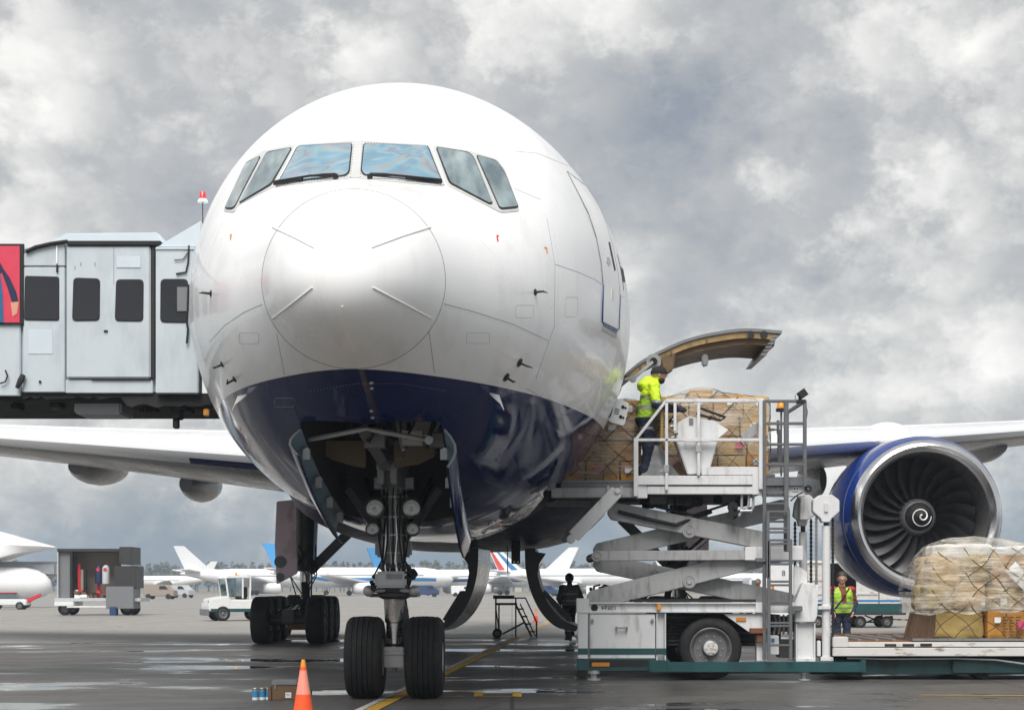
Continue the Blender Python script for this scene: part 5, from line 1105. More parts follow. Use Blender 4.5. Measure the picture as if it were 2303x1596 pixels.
def netted_load(name, label, x0, x1, y0, y1, z0, z1, seed, mats, top=None, film_z=0.0, rows_=3, cols=4, cells=.33, pinks=()):
    random.seed(seed); cx, cy, cz = (x0 + x1) / 2, (y0 + y1) / 2, (z0 + z1) / 2; hx, hy, hz = (x1 - x0) / 2, (y1 - y0) / 2, (z1 - z0) / 2
    T = thing(name, label, 'pallet load', (cx, cy, z0), 'netted pallet loads')
    g = MB(); g.box(x0 - .04, x1 + .04, y0 - .04, y1 + .04, z0 - .03, z0 + .015); g.build('pallet_base', 'gear_grey', T, bevel=.008)
    tp = top or (lambda u: 0)
    # boxes: two rows deep, jittered
    zz = z0 + .02
    for r in range(rows_):
        h = (z1 - z0 - .06) / rows_; nx = max(2, cols + random.choice((-1, 0, 0, 1))); ws = [random.uniform(.75, 1.3) for _ in range(nx)]; s = sum(ws); x = x0 + .05
        for k in range(nx):
            w = (x1 - x0 - .10) * ws[k] / s; xm = (x + w / 2 - cx) / hx; lift = tp(xm) if r == rows_ - 1 else 0
            for dep in range(2):
                ya = y0 + .05 + dep * (hy - .05); yb = ya + hy - .08; j = lambda a: random.uniform(-a, a)
                e = 1.0 if r < rows_ - 1 else .97; hh = max(.12, h + lift - .02 + j(.012))
                g = MB(); p0 = x + .012; p1 = x + w - .012; sh = j(.02); bulge = .03 if 'olive' in mats[0] else .012
                xs = [p0, p0 + (p1 - p0) * .33, p0 + (p1 - p0) * .67, p1]; zs = [zz, zz + hh * .33, zz + hh * .67, zz + hh]; f = []
                for fy, sg in ((ya + j(.025), -1), (yb, 1)):
                    f.append([[(xx + sh * b / 3, fy + sg * bulge * (1 if 0 < a < 3 else 0) * (1 if 0 < b < 3 else 0), zv + j(.006)) for a, xx in enumerate(xs)] for b, zv in enumerate(zs)])
                for q in f: g.grid(q)
                per = lambda q: q[0] + [q[i][3] for i in (1, 2)] + q[3][::-1] + [q[i][0] for i in (2, 1)]
                A, B = per(f[0]), per(f[1]); g.grid([A, B], wrap=True)
                bm_m = random.choice(mats)
                o = g.build('box', bm_m, T, bevel=0)
                if dep == 0 and random.random() < .6:
                    u0 = random.uniform(.15, .6); v0 = random.uniform(.3, .6); g2 = MB(); sx = p0 + (p1 - p0) * u0; sz = zz + hh * v0; g2.box(sx, sx + .13, ya - .05, ya - .036, sz, sz + .1); g2.build('label_sticker', 'pink' if random.random() < .2 else 'sticker', o)
            x += w
        zz += h
    # net
    shell = rbox(cx, cy, cz, hx + .015, hy + .015, hz + .005, seed, 9, .028, 26, tp)
    bv = BVHTree.FromPolygons([Vector(v) for v in shell.v], shell.f)
    def proj(o, d):
        l = bv.ray_cast(o, d)[0]; return l
    g = MB()
    def line(fn, n=30):
        pts = []
        for i in range(n + 1):
            q = fn(i / n)
            if q is None:
                if len(pts) > 1: g.tube(pts, .0065, 5)
                pts = []
            else: pts.append(q)
        if len(pts) > 1: g.tube(pts, .0065, 5)
    span = (x1 - x0) + (z1 - z0); k = -(z1 - z0)
    sl = 1.0
    while k < (x1 - x0) + (z1 - z0):
        for sgn in (1, -1):
            def fn(t, sgn=sgn, k=k):
                z = z0 + .03 + (z1 + .3 - z0) * t; xx = (x0 + k + (z - z0) * sl * sgn + .05 * math.sin(5 * t + k * 3) + .03 * math.sin(11 * t + k * 7)) if sgn > 0 else (x0 + k + (z - z0) * sgn * sl + .05 * math.sin(4.3 * t + 2 * k) + .03 * math.sin(13 * t + k * 5))
                if not x0 + .02 < xx < x1 - .02: return None
                l = proj(Vector((xx, y0 - 1, z)), Vector((0, 1, 0)))
                return None if l is None else l + Vector((0, -.014, 0))
            line(fn)
        k += cells
    for xx, dx in ((x0 - 1, 1), (x1 + 1, -1)):
        k = -(z1 - z0)
        while k < (y1 - y0) + 1:
            for sgn in (1, -1):
                def fn(t, k=k, sgn=sgn):
                    z = z0 + .03 + (z1 - z0) * t; yy = y0 + k + (z - z0) * sgn
                    if not y0 + .02 < yy < y1 - .02: return None
                    l = proj(Vector((xx, yy, z)), Vector((dx, 0, 0))); return None if l is None else l - Vector((dx * .014, 0, 0))
                line(fn, 16)
            k += cells * 1.2
    o = g.build('cargo_net', 'net', T); o['kind'] = 'stuff'
    # stretch film over the boxes
    g = MB(); rows = []
    sh2 = rbox(cx, cy, cz, hx + .03, hy + .03, hz + .015, seed + 3, 7, .04, 40, tp); keep = []
    for fi, f in enumerate(sh2.f):
        zc = sum(sh2.v[i][2] for i in f) / 4; xc = sum(sh2.v[i][0] for i in f) / 4
        if zc > z0 + film_z + .05 * math.sin(xc * 2.1): keep.append(f)
    sh2.f = keep; sh2.m = [0] * len(keep); sh2.build('stretch_film', 'film', T, sharp=25)
    return T
KM = ['kraft', 'kraft', 'kraft_pale', 'kraft_orange']
zdk = GZ(1070, 25.0) + .06
netted_load('pallet_load', 'film-wrapped tan boxes under a net on the raised platform beside the operator', GX(1478, 25.68), GX(1737, 25.68), 25.68, 27.9, zdk, GZ(885, 25.68), 4, KM, lambda u: .06 + .06 * math.cos(u * 4.5 + .6), 0.0, 4, 4, .46)
netted_load('pallet_load', 'brown netted boxes half inside the airliner cargo doorway', GX(1262, 25.6), GX(1452, 25.6), 25.6, 27.6, GZ(1082, 25.35) + .02, GZ(893, 25.6), 9, ['kraft', 'kraft_orange', 'kraft'], None, .0, 4, 3, .46)
def rear_load():
    D = 25.15; z0 = GZ(1438, 25.1) + .01; T = thing('pallet_load', 'olive bundles and orange cartons in clear film on the low rear platform', 'pallet load', (GX(2260, D), D + 1.2, z0), 'netted pallet loads'); random.seed(6)
    g = MB(); g.box(GX(2050, D), GX(2470, D), D - .06, D + 1.3, z0 - .03, z0 + .012); g.build('pallet_base', 'gear_grey', T, bevel=.008)
    L = [('bundle', 'kraft_olive', 2096, 2219, 1368, 1437, 10), ('carton', 'kraft_orange', 2222, 2314, 1371, 1437, 12), ('carton', 'kraft_orange', 2317, 2452, 1369, 1437, 12), ('bundle', 'kraft_olive', 2088, 2150, 1314, 1374, 7), ('bundle', 'kraft_pale', 2146, 2222, 1306, 1372, 7), ('bundle', 'kraft_olive', 2226, 2318, 1318, 1374, 8), ('bundle', 'kraft_olive', 2320, 2446, 1314, 1373, 8),
         ('bundle', 'kraft_pale', 2098, 2166, 1248, 1320, 7), ('bundle', 'kraft_olive', 2160, 2232, 1242, 1316, 7), ('carton', 'kraft', 2232, 2322, 1240, 1324, 9), ('bundle', 'kraft', 2326, 2430, 1258, 1318, 7), ('bundle', 'sticker', 2124, 2240, 1222, 1256, 7), ('bundle', 'sticker', 2240, 2330, 1228, 1250, 7)]
    for dep in (0, .62):
        for k, (nm, m, x0, x1, y0, y1, p) in enumerate(L):
            hx = (GX(x1, D) - GX(x0, D)) / 2; hz = (GZ(y0, D) - GZ(y1, D)) / 2; g = rbox(GX((x0 + x1) / 2, D), D + .35 + dep + random.uniform(-.02, .03), GZ((y0 + y1) / 2, D), hx * .985, .30, hz * .99, k * 3.1 + dep, p, .035 if nm == 'bundle' else .012, 20); b = g.build(nm, m, T, sharp=50)
            if dep == 0 and nm == 'carton' and k < 3:
                q = P(x0 + 16, 1400, D - .02 + .62 - .62); g = MB(); g.box(q.x, q.x + .1, D + .005, D + .02, q.z, q.z + .09); g.build('label_sticker', 'sticker', b)
                for j in range(3):
                    g = MB(); X = GX(x0 + 34 + j * 15, D)
                    for r in range(7): zz = GZ(1428 - r * 6.5, D); g.box(X, X + .04 + .02 * ((r * 7 + j) % 3), D + .012, D + .018, zz, zz + .022)
                    g.build('printed_text', 'brown_bundle', b)
    for x, y, w, m in ((2289, 1396, .14, 'pink'), (2250, 1345, .1, 'sticker'), (2207, 1352, .06, 'sticker')): q = P(x, y, D - .02); g = MB(); g.box(q.x, q.x + w, D - .02, D - .008, q.z - w, q.z); g.build('label_sticker', m, T)
    g = MB(); g.pp([(2262, 1286), (2284, 1262), (2312, 1296), (2306, 1330)], D - .035, .006); g.build('paper_sheet', 'sticker', T)
    for k in range(10): t = min(1, k / 6); e = max(0, k - 6) * .15; t = t if k < 7 else .03 * (k % 3); g = MB(); g.beam(P(2052 + 44 * t, 1437, D + .02) + Vector((0, e, 0)), P(2068 + 33 * t, 1376, D + .08) + Vector((0, e, 0)), .05 + .02 * (k % 2), .06); g.build('brown_batten', 'brown_bundle', T, bevel=.012)
    # stretch film
    X = [2060, 2066, 2074, 2086, 2100, 2116, 2140, 2180, 2240, 2303, 2380, 2462]; Yt = [1330, 1300, 1284, 1262, 1240, 1226, 1217, 1212, 1212, 1222, 1240, 1258]; ft = pchip(X, Yt); g = MB(); NX, NZ = 90, 30; xs = [2060 + 402 * (i / NX) ** 1.25 for i in range(NX + 1)]
    def fp(px, v, n=1):
        yb = 1380 - 10 * ((px - 2060) / 400) + 4 * math.sin(px * .07); yt = ft(px); y = yb + (yt - yb) * v; edge = max(0, 1 - (px - 2060) / 26); d = D - .05 + .10 * v ** 6 + .12 * edge ** 2 + .05 * mnoise.noise(Vector((px * .022, y * .05, 1))) + .02 * mnoise.noise(Vector((px * .09, y * .16, 4)))
        q = P(px, y, D); return Vector((q.x + .03 * mnoise.noise(Vector((px * .05, y * .08, 9))), d, q.z))
    g.grid([[fp(x, k / NZ) for x in xs] for k in range(NZ + 1)])
    tp = [fp(x, 1) for x in xs]; g.grid([[p + Vector((0, 1.0 * t, .05 * math.sin(PI * t) + .03 * mnoise.noise(p * 3 + Vector((0, t * 5, 0))))) for p in tp] for t in np.linspace(0, 1, 12)])
    lf = [fp(2060, k / NZ) for k in range(NZ + 1)]; g.grid([[p + Vector((.03 * mnoise.noise(p * 4 + Vector((0, t * 6, 0))), 1.0 * t, 0)) for p in lf] for t in np.linspace(0, 1, 12)])
    g.build('stretch_film', 'film_white', T, sharp=20)
    g = MB(); k = 2030
    while k < 2640:
        for sg in (-1, 1):
            pts = []
            for i in range(25):
                y = 1436 - 205 * i / 24; x = k + sg * (1436 - y) * 1.05 + 6 * math.sin(i * .7 + k)
                if 2066 + (1436 - y) * .16 < x < 2462 and y > ft(x) + 6: e = max(0, (1290 - y) / 70); pts.append(P(x, y, D) + Vector((0, -.045 + .06 * e * e, 0)))
            if len(pts) > 2: g.tube(pts, .0065, 5)
        k += 58
    o = g.build('cargo_net', 'net', T); o['kind'] = 'stuff'
rear_load()
def tarp():
    rows = []; random.seed(2); D = 25.1
    top = P(1478, 1000, D + .05)
    g = MB()
    for i in range(9):
        t = i / 8; row = []
        for j in range(19):
            u = j / 18 * 2 * PI; r = .05 + .26 * t ** 1.2; fold = 1 + .22 * math.sin(u * 5 + 1) * t; row.append((top.x + (r * math.cos(u)) * fold + .02 * t, top.y + .1 + .12 * t * math.sin(u) * fold, top.z - (top.z - zdk + .055) * t))
        rows.append(row)
    g.grid(rows); o = g.build('plastic_tarp', 'tarp'); tag(o, 'crumpled grey plastic sheet hanging on the platform rail by the operator', 'tarp')
tarp()

# ------------------------------------------------------------------ people
def capsule(g, a, b, ra, rb, n=12):
    a = Vector(a); b = Vector(b); d = b - a
    if d.length < 1e-5: d = Vector((0, 0, 1e-3)); b = a + d
    u = d.normalized(); x = u.orthogonal().normalized(); y = u.cross(x); rows = []
    for k in range(1, 6): t = PI / 2 * (1 - k / 5); rows.append((a - u * ra * math.sin(t), ra * math.cos(t)))
    for k in range(5): t = PI / 2 * k / 5; rows.append((b + u * rb * math.sin(t), rb * math.cos(t)))
    vs = [a - u * ra]; 
    for c, r in rows: vs += [c + (x * math.cos(2 * PI * j / n) + y * math.sin(2 * PI * j / n)) * r for j in range(n)]
    vs.append(b + u * rb); e = len(vs) - 1; m = len(rows)
    fs = [(0, 1 + (j + 1) % n, 1 + j) for j in range(n)] + [(e, 1 + (m - 1) * n + j, 1 + (m - 1) * n + (j + 1) % n) for j in range(n)]
    for i in range(m - 1): fs += [(1 + i * n + j, 1 + i * n + (j + 1) % n, 1 + (i + 1) * n + (j + 1) % n, 1 + (i + 1) * n + j) for j in range(n)]
    g.add(vs, fs)
def hand_prims(w, f, side_v, m='skin', curl=.6):
    """w wrist point, f forward direction, side_v palm side direction (thumb side)"""
    f = Vector(f).normalized(); s = Vector(side_v); s = (s - f * s.dot(f)).normalized(); n = f.cross(s)
    pr = []; pc = w + f * .05
    for k in (-1, 0, 1): pr.append((w + f * .015 + s * .022 * k, w + f * .085 + s * .026 * k, .016, .015, m))
    for k, L in enumerate((.058, .070, .075, .066)):
        o = w + f * .088 + s * (-.033 + .022 * k); e = o + (f * math.cos(curl * .5) + n * math.sin(curl * .5)) * L * .5; t = e + (f * math.cos(curl * 1.4) + n * math.sin(curl * 1.4)) * L * .5; pr += [(o, e, .0098, .009, m), (e, t, .009, .0075, m)]
    o = w + f * .03 + s * .03; e = o + (f * .7 + s * .6).normalized() * .04; t = e + (f * .9 + n * .4).normalized() * .03; pr += [(o, e, .0125, .011, m), (e, t, .011, .009, m)]
    return pr
def body_mesh(prim, h):
    """one closed skin round all limb capsules: smooth-union distance field, surface nets"""
    A = np.array([p[0][:] for p in prim]); B = np.array([p[1][:] for p in prim]); R = np.array([[p[2], p[3]] for p in prim])
    lo = np.minimum(A - R.max(1)[:, None], B - R.max(1)[:, None]).min(0) - 3 * h; hi = np.maximum(A + R.max(1)[:, None], B + R.max(1)[:, None]).max(0) + 3 * h
    n = np.ceil((hi - lo) / h).astype(int) + 1; F_ = np.full(n, 1.0, np.float32)
    for a, b, (ra, rb) in zip(A, B, R):
        k = min(.035, .9 * min(ra, rb)); rad = max(ra, rb) + .05
        i0 = np.maximum(0, np.floor((np.minimum(a, b) - rad - lo) / h).astype(int)); i1 = np.minimum(n, np.ceil((np.maximum(a, b) + rad - lo) / h).astype(int) + 1)
        ax = [lo[q] + h * np.arange(i0[q], i1[q]) for q in range(3)]; X, Y, Z = np.meshgrid(*ax, indexing='ij'); ab = b - a; L2 = ab @ ab + 1e-9
        t = np.clip(((X - a[0]) * ab[0] + (Y - a[1]) * ab[1] + (Z - a[2]) * ab[2]) / L2, 0, 1)
        d = np.sqrt((X - a[0] - t * ab[0]) ** 2 + (Y - a[1] - t * ab[1]) ** 2 + (Z - a[2] - t * ab[2]) ** 2) - (ra + (rb - ra) * t)
        sl = tuple(slice(i0[q], i1[q]) for q in range(3)); f = F_[sl]; w = np.clip(.5 + .5 * (f - d) / k, 0, 1); F_[sl] = f + (d - f) * w - k * w * (1 - w)
    ins = F_ < 0; m = n - 1; acc = np.zeros(tuple(m) + (3,)); cnt = np.zeros(tuple(m))
    cor = [(i, j, k) for i in (0, 1) for j in (0, 1) for k in (0, 1)]
    def C(c, arr): return arr[c[0]:c[0] + m[0], c[1]:c[1] + m[1], c[2]:c[2] + m[2]]
    for c in cor:
        for q in range(3):
            if c[q]: continue
            e = list(c); e[q] = 1; f0, f1 = C(c, F_), C(tuple(e), F_); x = (f0 < 0) != (f1 < 0); t = np.where(x, f0 / np.where(x, f0 - f1, 1), 0); cnt += x
            for r in range(3): acc[..., r] += np.where(x, (c[r] + (t if r == q else 0)), 0)
    act = cnt > 0; ids = np.full(tuple(m), -1); ids[act] = np.arange(act.sum()); base = np.argwhere(act); V_ = lo + h * (base + acc[act] / cnt[act][:, None]); Fs = []
    for q in range(3):
        u, v = [r for r in range(3) if r != q]; s0 = [slice(1, None)] * 3; s0[q] = slice(0, n[q] - 1)
        p0 = [slice(1, n[r] - 1) for r in range(3)]; p0[q] = slice(0, n[q] - 1); p1 = list(p0); p1[q] = slice(1, n[q])
        x = ins[tuple(p0)] != ins[tuple(p1)]; P_ = np.argwhere(x); P_[:, u] += 1; P_[:, v] += 1
        def cell(du, dv): Q = P_.copy(); Q[:, u] -= du; Q[:, v] -= dv; return ids[Q[:, 0], Q[:, 1], Q[:, 2]]
        Fs.append(np.stack([cell(0, 0), cell(1, 0), cell(1, 1), cell(0, 1)], 1))
    Fs = np.concatenate(Fs); Fs = Fs[(Fs >= 0).all(1)]
    me = bpy.data.meshes.new('person'); me.from_pydata(V_.tolist(), [], Fs.tolist()); bm = bmesh.new(); bm.from_mesh(me); bmesh.ops.recalc_face_normals(bm, faces=bm.faces)
    bmesh.ops.smooth_vert(bm, verts=bm.verts, factor=.5, use_axis_x=True, use_axis_y=True, use_axis_z=True); bm.to_mesh(me); bm.free(); return me
def person(label, loc, rot, J, C, vox=.011, extra=None, girth=1.0, height=1.0, group='ground crew'):
    """J joints in a local frame (faces +Y, x to the person's right); C clothing materials"""
    V = Vector; prim = []
    def cap(a, b, ra, rb, m): prim.append((V(a), V(b), ra, rb, m))
    pel, ch, nk, hd = V(J['pelvis']), V(J['chest']), V(J['neck']), V(J['head']); fw = V(J.get('face', (0, 1, 0))).normalized(); rt = V((fw.y, -fw.x, 0)); up = V((0, 0, 1))
    for sg in (-1, 1):
        cap(pel + V((sg * .075, 0, -.02)), ch + V((sg * .095, .0, .0)), .125, .125, 'torso'); cap(ch + V((sg * .095, 0, 0)), ch + V((sg * .13, -.01, .10)), .12, .085, 'torso')
    cap(pel + V((0, .02, .1)), ch + V((0, .025, 0)), .14, .13, 'torso'); cap(ch + V((0, 0, .08)), nk, .1, .062, 'torso'); cap(nk + V((0, 0, -.02)), hd - up * .05 - fw * .01, .058, .056, 'neck')
    # head: skull, jaw, nose, ears
    cap(hd + up * .03 - fw * .018, hd + up * .03 + fw * .02, .088, .082, 'skin'); cap(hd - up * .035 + fw * .03, hd - up * .07 + fw * .045, .062, .042, 'skin'); cap(hd + fw * .085 + up * .02, hd + fw * .108 - up * .015, .011, .016, 'skin'); cap(hd + fw * .09 - up * .048 - rt * .015, hd + fw * .09 - up * .048 + rt * .015, .009, .009, 'skin')
    for sg in (-1, 1): cap(hd + rt * sg * .083 + up * .01, hd + rt * sg * .086 - up * .025, .014, .012, 'skin'); cap(hd + fw * .075 + rt * sg * .032 + up * .04, hd + fw * .075 + rt * sg * .05 + up * .037, .012, .01, 'skin')
    for sd in ('r', 'l'):
        sh, el, wr = V(J['sh_' + sd]), V(J['el_' + sd]), V(J['wr_' + sd]); cap(sh, el, .075, .058, 'arm'); cap(el, wr, .058, .042, 'fore')
        hf = (wr - el).normalized() if 'hand_' + sd not in J else V(J['hand_' + sd]).normalized()
        prim.extend(hand_prims(wr, hf, J.get('thumb_' + sd, (0, 1, .3)), 'hand'))
        hp, kn, an = V(J['hip_' + sd]), V(J['kn_' + sd]), V(J['an_' + sd]); cap(hp, kn, .098, .07, 'leg'); cap(kn, an + up * .04, .072, .058, 'leg'); tf = V(J.get('toe_' + sd, (0, 1, 0))).normalized()
        cap(an - tf * .04 - up * .015, an + tf * .15 - up * .035, .05, .038, 'boot'); cap(an + up * .05, an - tf * .02, .055, .052, 'boot')
    if extra: prim.extend(extra(V))
    m2 = body_mesh(prim, vox)
    names = []; idx = {}
    def mi(n):
        if n not in idx: idx[n] = len(names); names.append(n)
        return idx[n]
    A = np.array([p[0][:] for p in prim]); B = np.array([p[1][:] for p in prim]); RA = np.array([p[2] for p in prim]); RB = np.array([p[3] for p in prim]); AB = B - A; LL = (AB ** 2).sum(1) + 1e-9
    vs = np.empty(len(m2.vertices) * 3); m2.vertices.foreach_get('co', vs); vs = vs.reshape(-1, 3)
    nf = len(m2.polygons); cc = np.empty(nf * 3); m2.polygons.foreach_get('center', cc); cc = cc.reshape(-1, 3); best = np.full(nf, 1e9); kk = np.zeros(nf, int)
    for q in range(len(prim)):
        t = np.clip(((cc - A[q]) @ AB[q]) / LL[q], 0, 1); d = np.linalg.norm(cc - (A[q] + t[:, None] * AB[q]), axis=1) - (RA[q] + (RB[q] - RA[q]) * t); w = d < best; best[w] = d[w]; kk[w] = q
    mis = [mi(C['f'](prim[k][4], Vector(c), k)) for c, k in zip(cc, kk)]
    m2.materials.clear()
    for n in names: m2.materials.append(MT[n])
    m2.polygons.foreach_set('material_index', mis)
    # cloth folds
    nn = np.empty(len(m2.vertices) * 3); m2.vertices.foreach_get('normal', nn); nn = nn.reshape(-1, 3); low = vs[:, 2] < hd.z - .16
    amp = np.array([mnoise.noise(Vector(v) * 9) * .016 + mnoise.noise(Vector(v) * 22) * .008 for v in vs]) * low
    m2.vertices.foreach_set('co', (vs + nn * amp[:, None]).ravel())
    M = Matrix.Translation(Vector(loc)) @ Matrix.Rotation(rot, 4, 'Z') @ Matrix.Diagonal((height * girth, height * girth, height, 1)); m2.transform(M)
    m2.polygons.foreach_set('use_smooth', [True] * len(m2.polygons)); m2.name = 'person'
    T = thing('person', label, 'person', loc, group); b = link('body', m2, T)
    for sg in (-1, 1):
        g = MB(); e = hd + fw * .078 + rt * sg * .034 + up * .022; g.sph(e, .011, 8, 6); x = g.build('eye', 'hair', T); x.data.transform(M)
    def child(g, nm, m): x = g.build(nm, m, T, sharp=60); x.data.transform(M); return x
    return T, child, (hd, fw, rt, up)
BASE = dict(pelvis=(0, 0, .95), chest=(0, 0, 1.27), neck=(0, .0, 1.45), head=(0, .02, 1.61), sh_r=(.19, 0, 1.39), el_r=(.25, -.03, 1.12), wr_r=(.23, .06, .90), sh_l=(-.19, 0, 1.39), el_l=(-.25, -.03, 1.12), wr_l=(-.23, .06, .90),
            hip_r=(.09, 0, .90), kn_r=(.10, .02, .50), an_r=(.11, -.02, .09), hip_l=(-.09, 0, .90), kn_l=(-.10, .02, .50), an_l=(-.11, -.02, .09))
def cap_mesh(hd, fw, rt, up, R, lo, g=None):
    """close cap or head of hair: upper part of an ellipsoid"""
    g = g or MB(); rows = []
    for i in range(9):
        t = PI * i / 8 * lo; rows.append([hd + up * .03 + (rt * math.cos(a) * math.sin(t) * R * .94 + fw * math.sin(a) * math.sin(t) * R * 1.1 + up * math.cos(t) * R * 1.08) for a in np.linspace(0, 2 * PI, 20, endpoint=False)])
    g.grid(rows, wrap=True); return g
def people():
    # operator on the platform, in profile, hands on the controls
    J = dict(BASE); J.update(pelvis=(0, -.04, .95), chest=(0, .03, 1.27), neck=(0, .09, 1.45), head=(0, .15, 1.60), sh_r=(.2, .06, 1.39), el_r=(.26, .10, 1.10), wr_r=(.20, .36, 1.06), sh_l=(-.19, .06, 1.39), el_l=(-.25, .14, 1.12), wr_l=(-.16, .40, 1.08),
                             hip_r=(.09, -.04, .9), kn_r=(.1, .0, .5), an_r=(.11, -.06, .09), hip_l=(-.09, -.04, .9), kn_l=(-.1, .08, .5), an_l=(-.11, .1, .09), thumb_r=(-.3, 0, 1), thumb_l=(.3, 0, 1))
    def f(z, c, k):
        if z == 'skin': return 'skin'
        if z == 'neck': return 'hivis'
        if z == 'torso':
            if c.z < .93: return 'navy_cloth'
            if 1.055 < c.z < 1.105 or 1.225 < c.z < 1.26: return 'reflective'
            return 'hivis' if c.z > 1.27 else 'hivis_green'
        if z == 'arm': return 'hivis' if c.z > 1.17 else ('reflective' if c.z > 1.13 else 'navy_cloth')
        if z == 'fore' or z == 'hand': return 'navy_cloth'
        if z == 'leg': return 'reflective' if .74 < c.z < .78 else 'navy_cloth'
        return 'boot'
    T, ch, (hd, fw, rt, up) = person('operator in lime hi-vis jacket and black beanie working the platform controls', (P(1457, 1070, 25.35).x, 25.35, zdk - .06 - .012), -PI / 2, J, {'f': f}, .009, girth=1.14, height=1.03,
        extra=lambda V: [(V((0, -.04, 1.43)), V((0, .0, 1.50)), .11, .085, 'neck'), (V((-.06, .07, 1.42)), V((.06, .07, 1.42)), .085, .085, 'neck')])
    ch(cap_mesh(hd, fw, rt, up, .104, .56), 'beanie', 'black_cloth')
    g = MB(); capsule(g, hd - up * .085 + fw * .03 - rt * .02, hd - up * .09 + fw * .025 + rt * .02, .054, .054); ch(g, 'scarf', 'black_cloth')
    # crew member facing the camera beside the engine
    J = dict(BASE); J.update(face=(.25, 1, 0), el_r=(.27, -.05, 1.13), wr_r=(.20, .10, .93), el_l=(-.27, -.05, 1.13), wr_l=(-.19, .10, .93))
    def f2(z, c, k):
        if z in ('skin', 'neck', 'hand'): return 'skin'
        if z == 'torso':
            if c.z < .92: return 'navy_cloth'
            if c.y > -.3 and abs(c.x) > .05 + max(0, (c.z - 1.28) * .15) or c.z < 1.12:
                if 1.10 < c.z < 1.145 or 1.0 < c.z < 1.03: return 'reflective'
                if c.z > 1.42 and abs(c.x) > .12: return 'red_cloth'
                return 'hivis_green' if c.z < 1.44 else 'brown_cloth'
            return 'brown_cloth'
        if z == 'arm': return 'red_cloth' if c.z > 1.38 else 'brown_cloth'
        if z == 'fore': return 'navy_cloth'
        if z == 'leg': return 'navy_cloth'
        return 'boot'
    x = GX(1893, 33); T, ch, (hd, fw, rt, up) = person('dark-haired worker in lime vest over brown jacket standing by the engine', (x, 33, 0), PI + .1, J, {'f': f2}, .011, girth=1.06, height=1.02)
    ch(cap_mesh(hd - fw * .02 + up * .014, fw, rt, up, .108, .50), 'hair', 'hair')
    g = MB(); g.tube([(-.13, -.1, 1.44), (-.12, .08, 1.42), (.02, .165, 1.22), (.16, .12, 1.02), (.18, 0, .97)], .014, 6); ch(g, 'bag_strap', 'black_cloth')
    # dark figure walking away behind the loader's front
    J = dict(BASE); J.update(kn_r=(.1, .12, .52), an_r=(.1, .12, .1), kn_l=(-.1, .0, .5), an_l=(-.1, -.2, .14), el_r=(.3, -.05, 1.12), wr_r=(.22, .14, .96), el_l=(-.3, -.05, 1.12), wr_l=(-.2, .16, .98))
    def f3(z, c, k):
        if z in ('skin', 'neck'): return 'black_cloth'
        if z == 'torso': return 'black_cloth' if c.z < .93 else ('reflective' if (1.03 < c.z < 1.075 or 1.2 < c.z < 1.24) else ('olive_vest' if abs(c.x) < .19 else 'teal_cloth'))
        if z in ('arm', 'fore'): return 'teal_cloth'
        if z == 'leg': return 'reflective' if .27 < c.z < .31 else 'black_cloth'
        return 'hair' if z == 'hand' else 'boot'
    x = GX(1281, 42.5); T, ch, (hd, fw, rt, up) = person('figure in dark clothes and hood seen from behind at the loader front', (x, 42.5, 0), .25, J, {'f': f3}, .012, height=1.06)
    ch(cap_mesh(hd - up * .01, fw, rt, up, .118, .78), 'hood', 'black_cloth')
    # worker glimpsed through the scissor arms
    J = dict(BASE); J.update(face=(-.9, .3, 0))
    def f4(z, c, k):
        if z in ('skin', 'neck', 'hand'): return 'skin'
        if z in ('torso', 'arm'): return 'reflective' if 1.06 < c.z < 1.11 else 'hivis'
        return 'navy_cloth'
    x = GX(1706, 50); T, ch, (hd, fw, rt, up) = person('worker in lime vest glimpsed through the scissor arms beside the white truck', (x, 50, 0), PI / 2, J, {'f': f4}, .014)
    ch(cap_mesh(hd - fw * .02, fw, rt, up, .1, .5), 'hair', 'hair')
people()
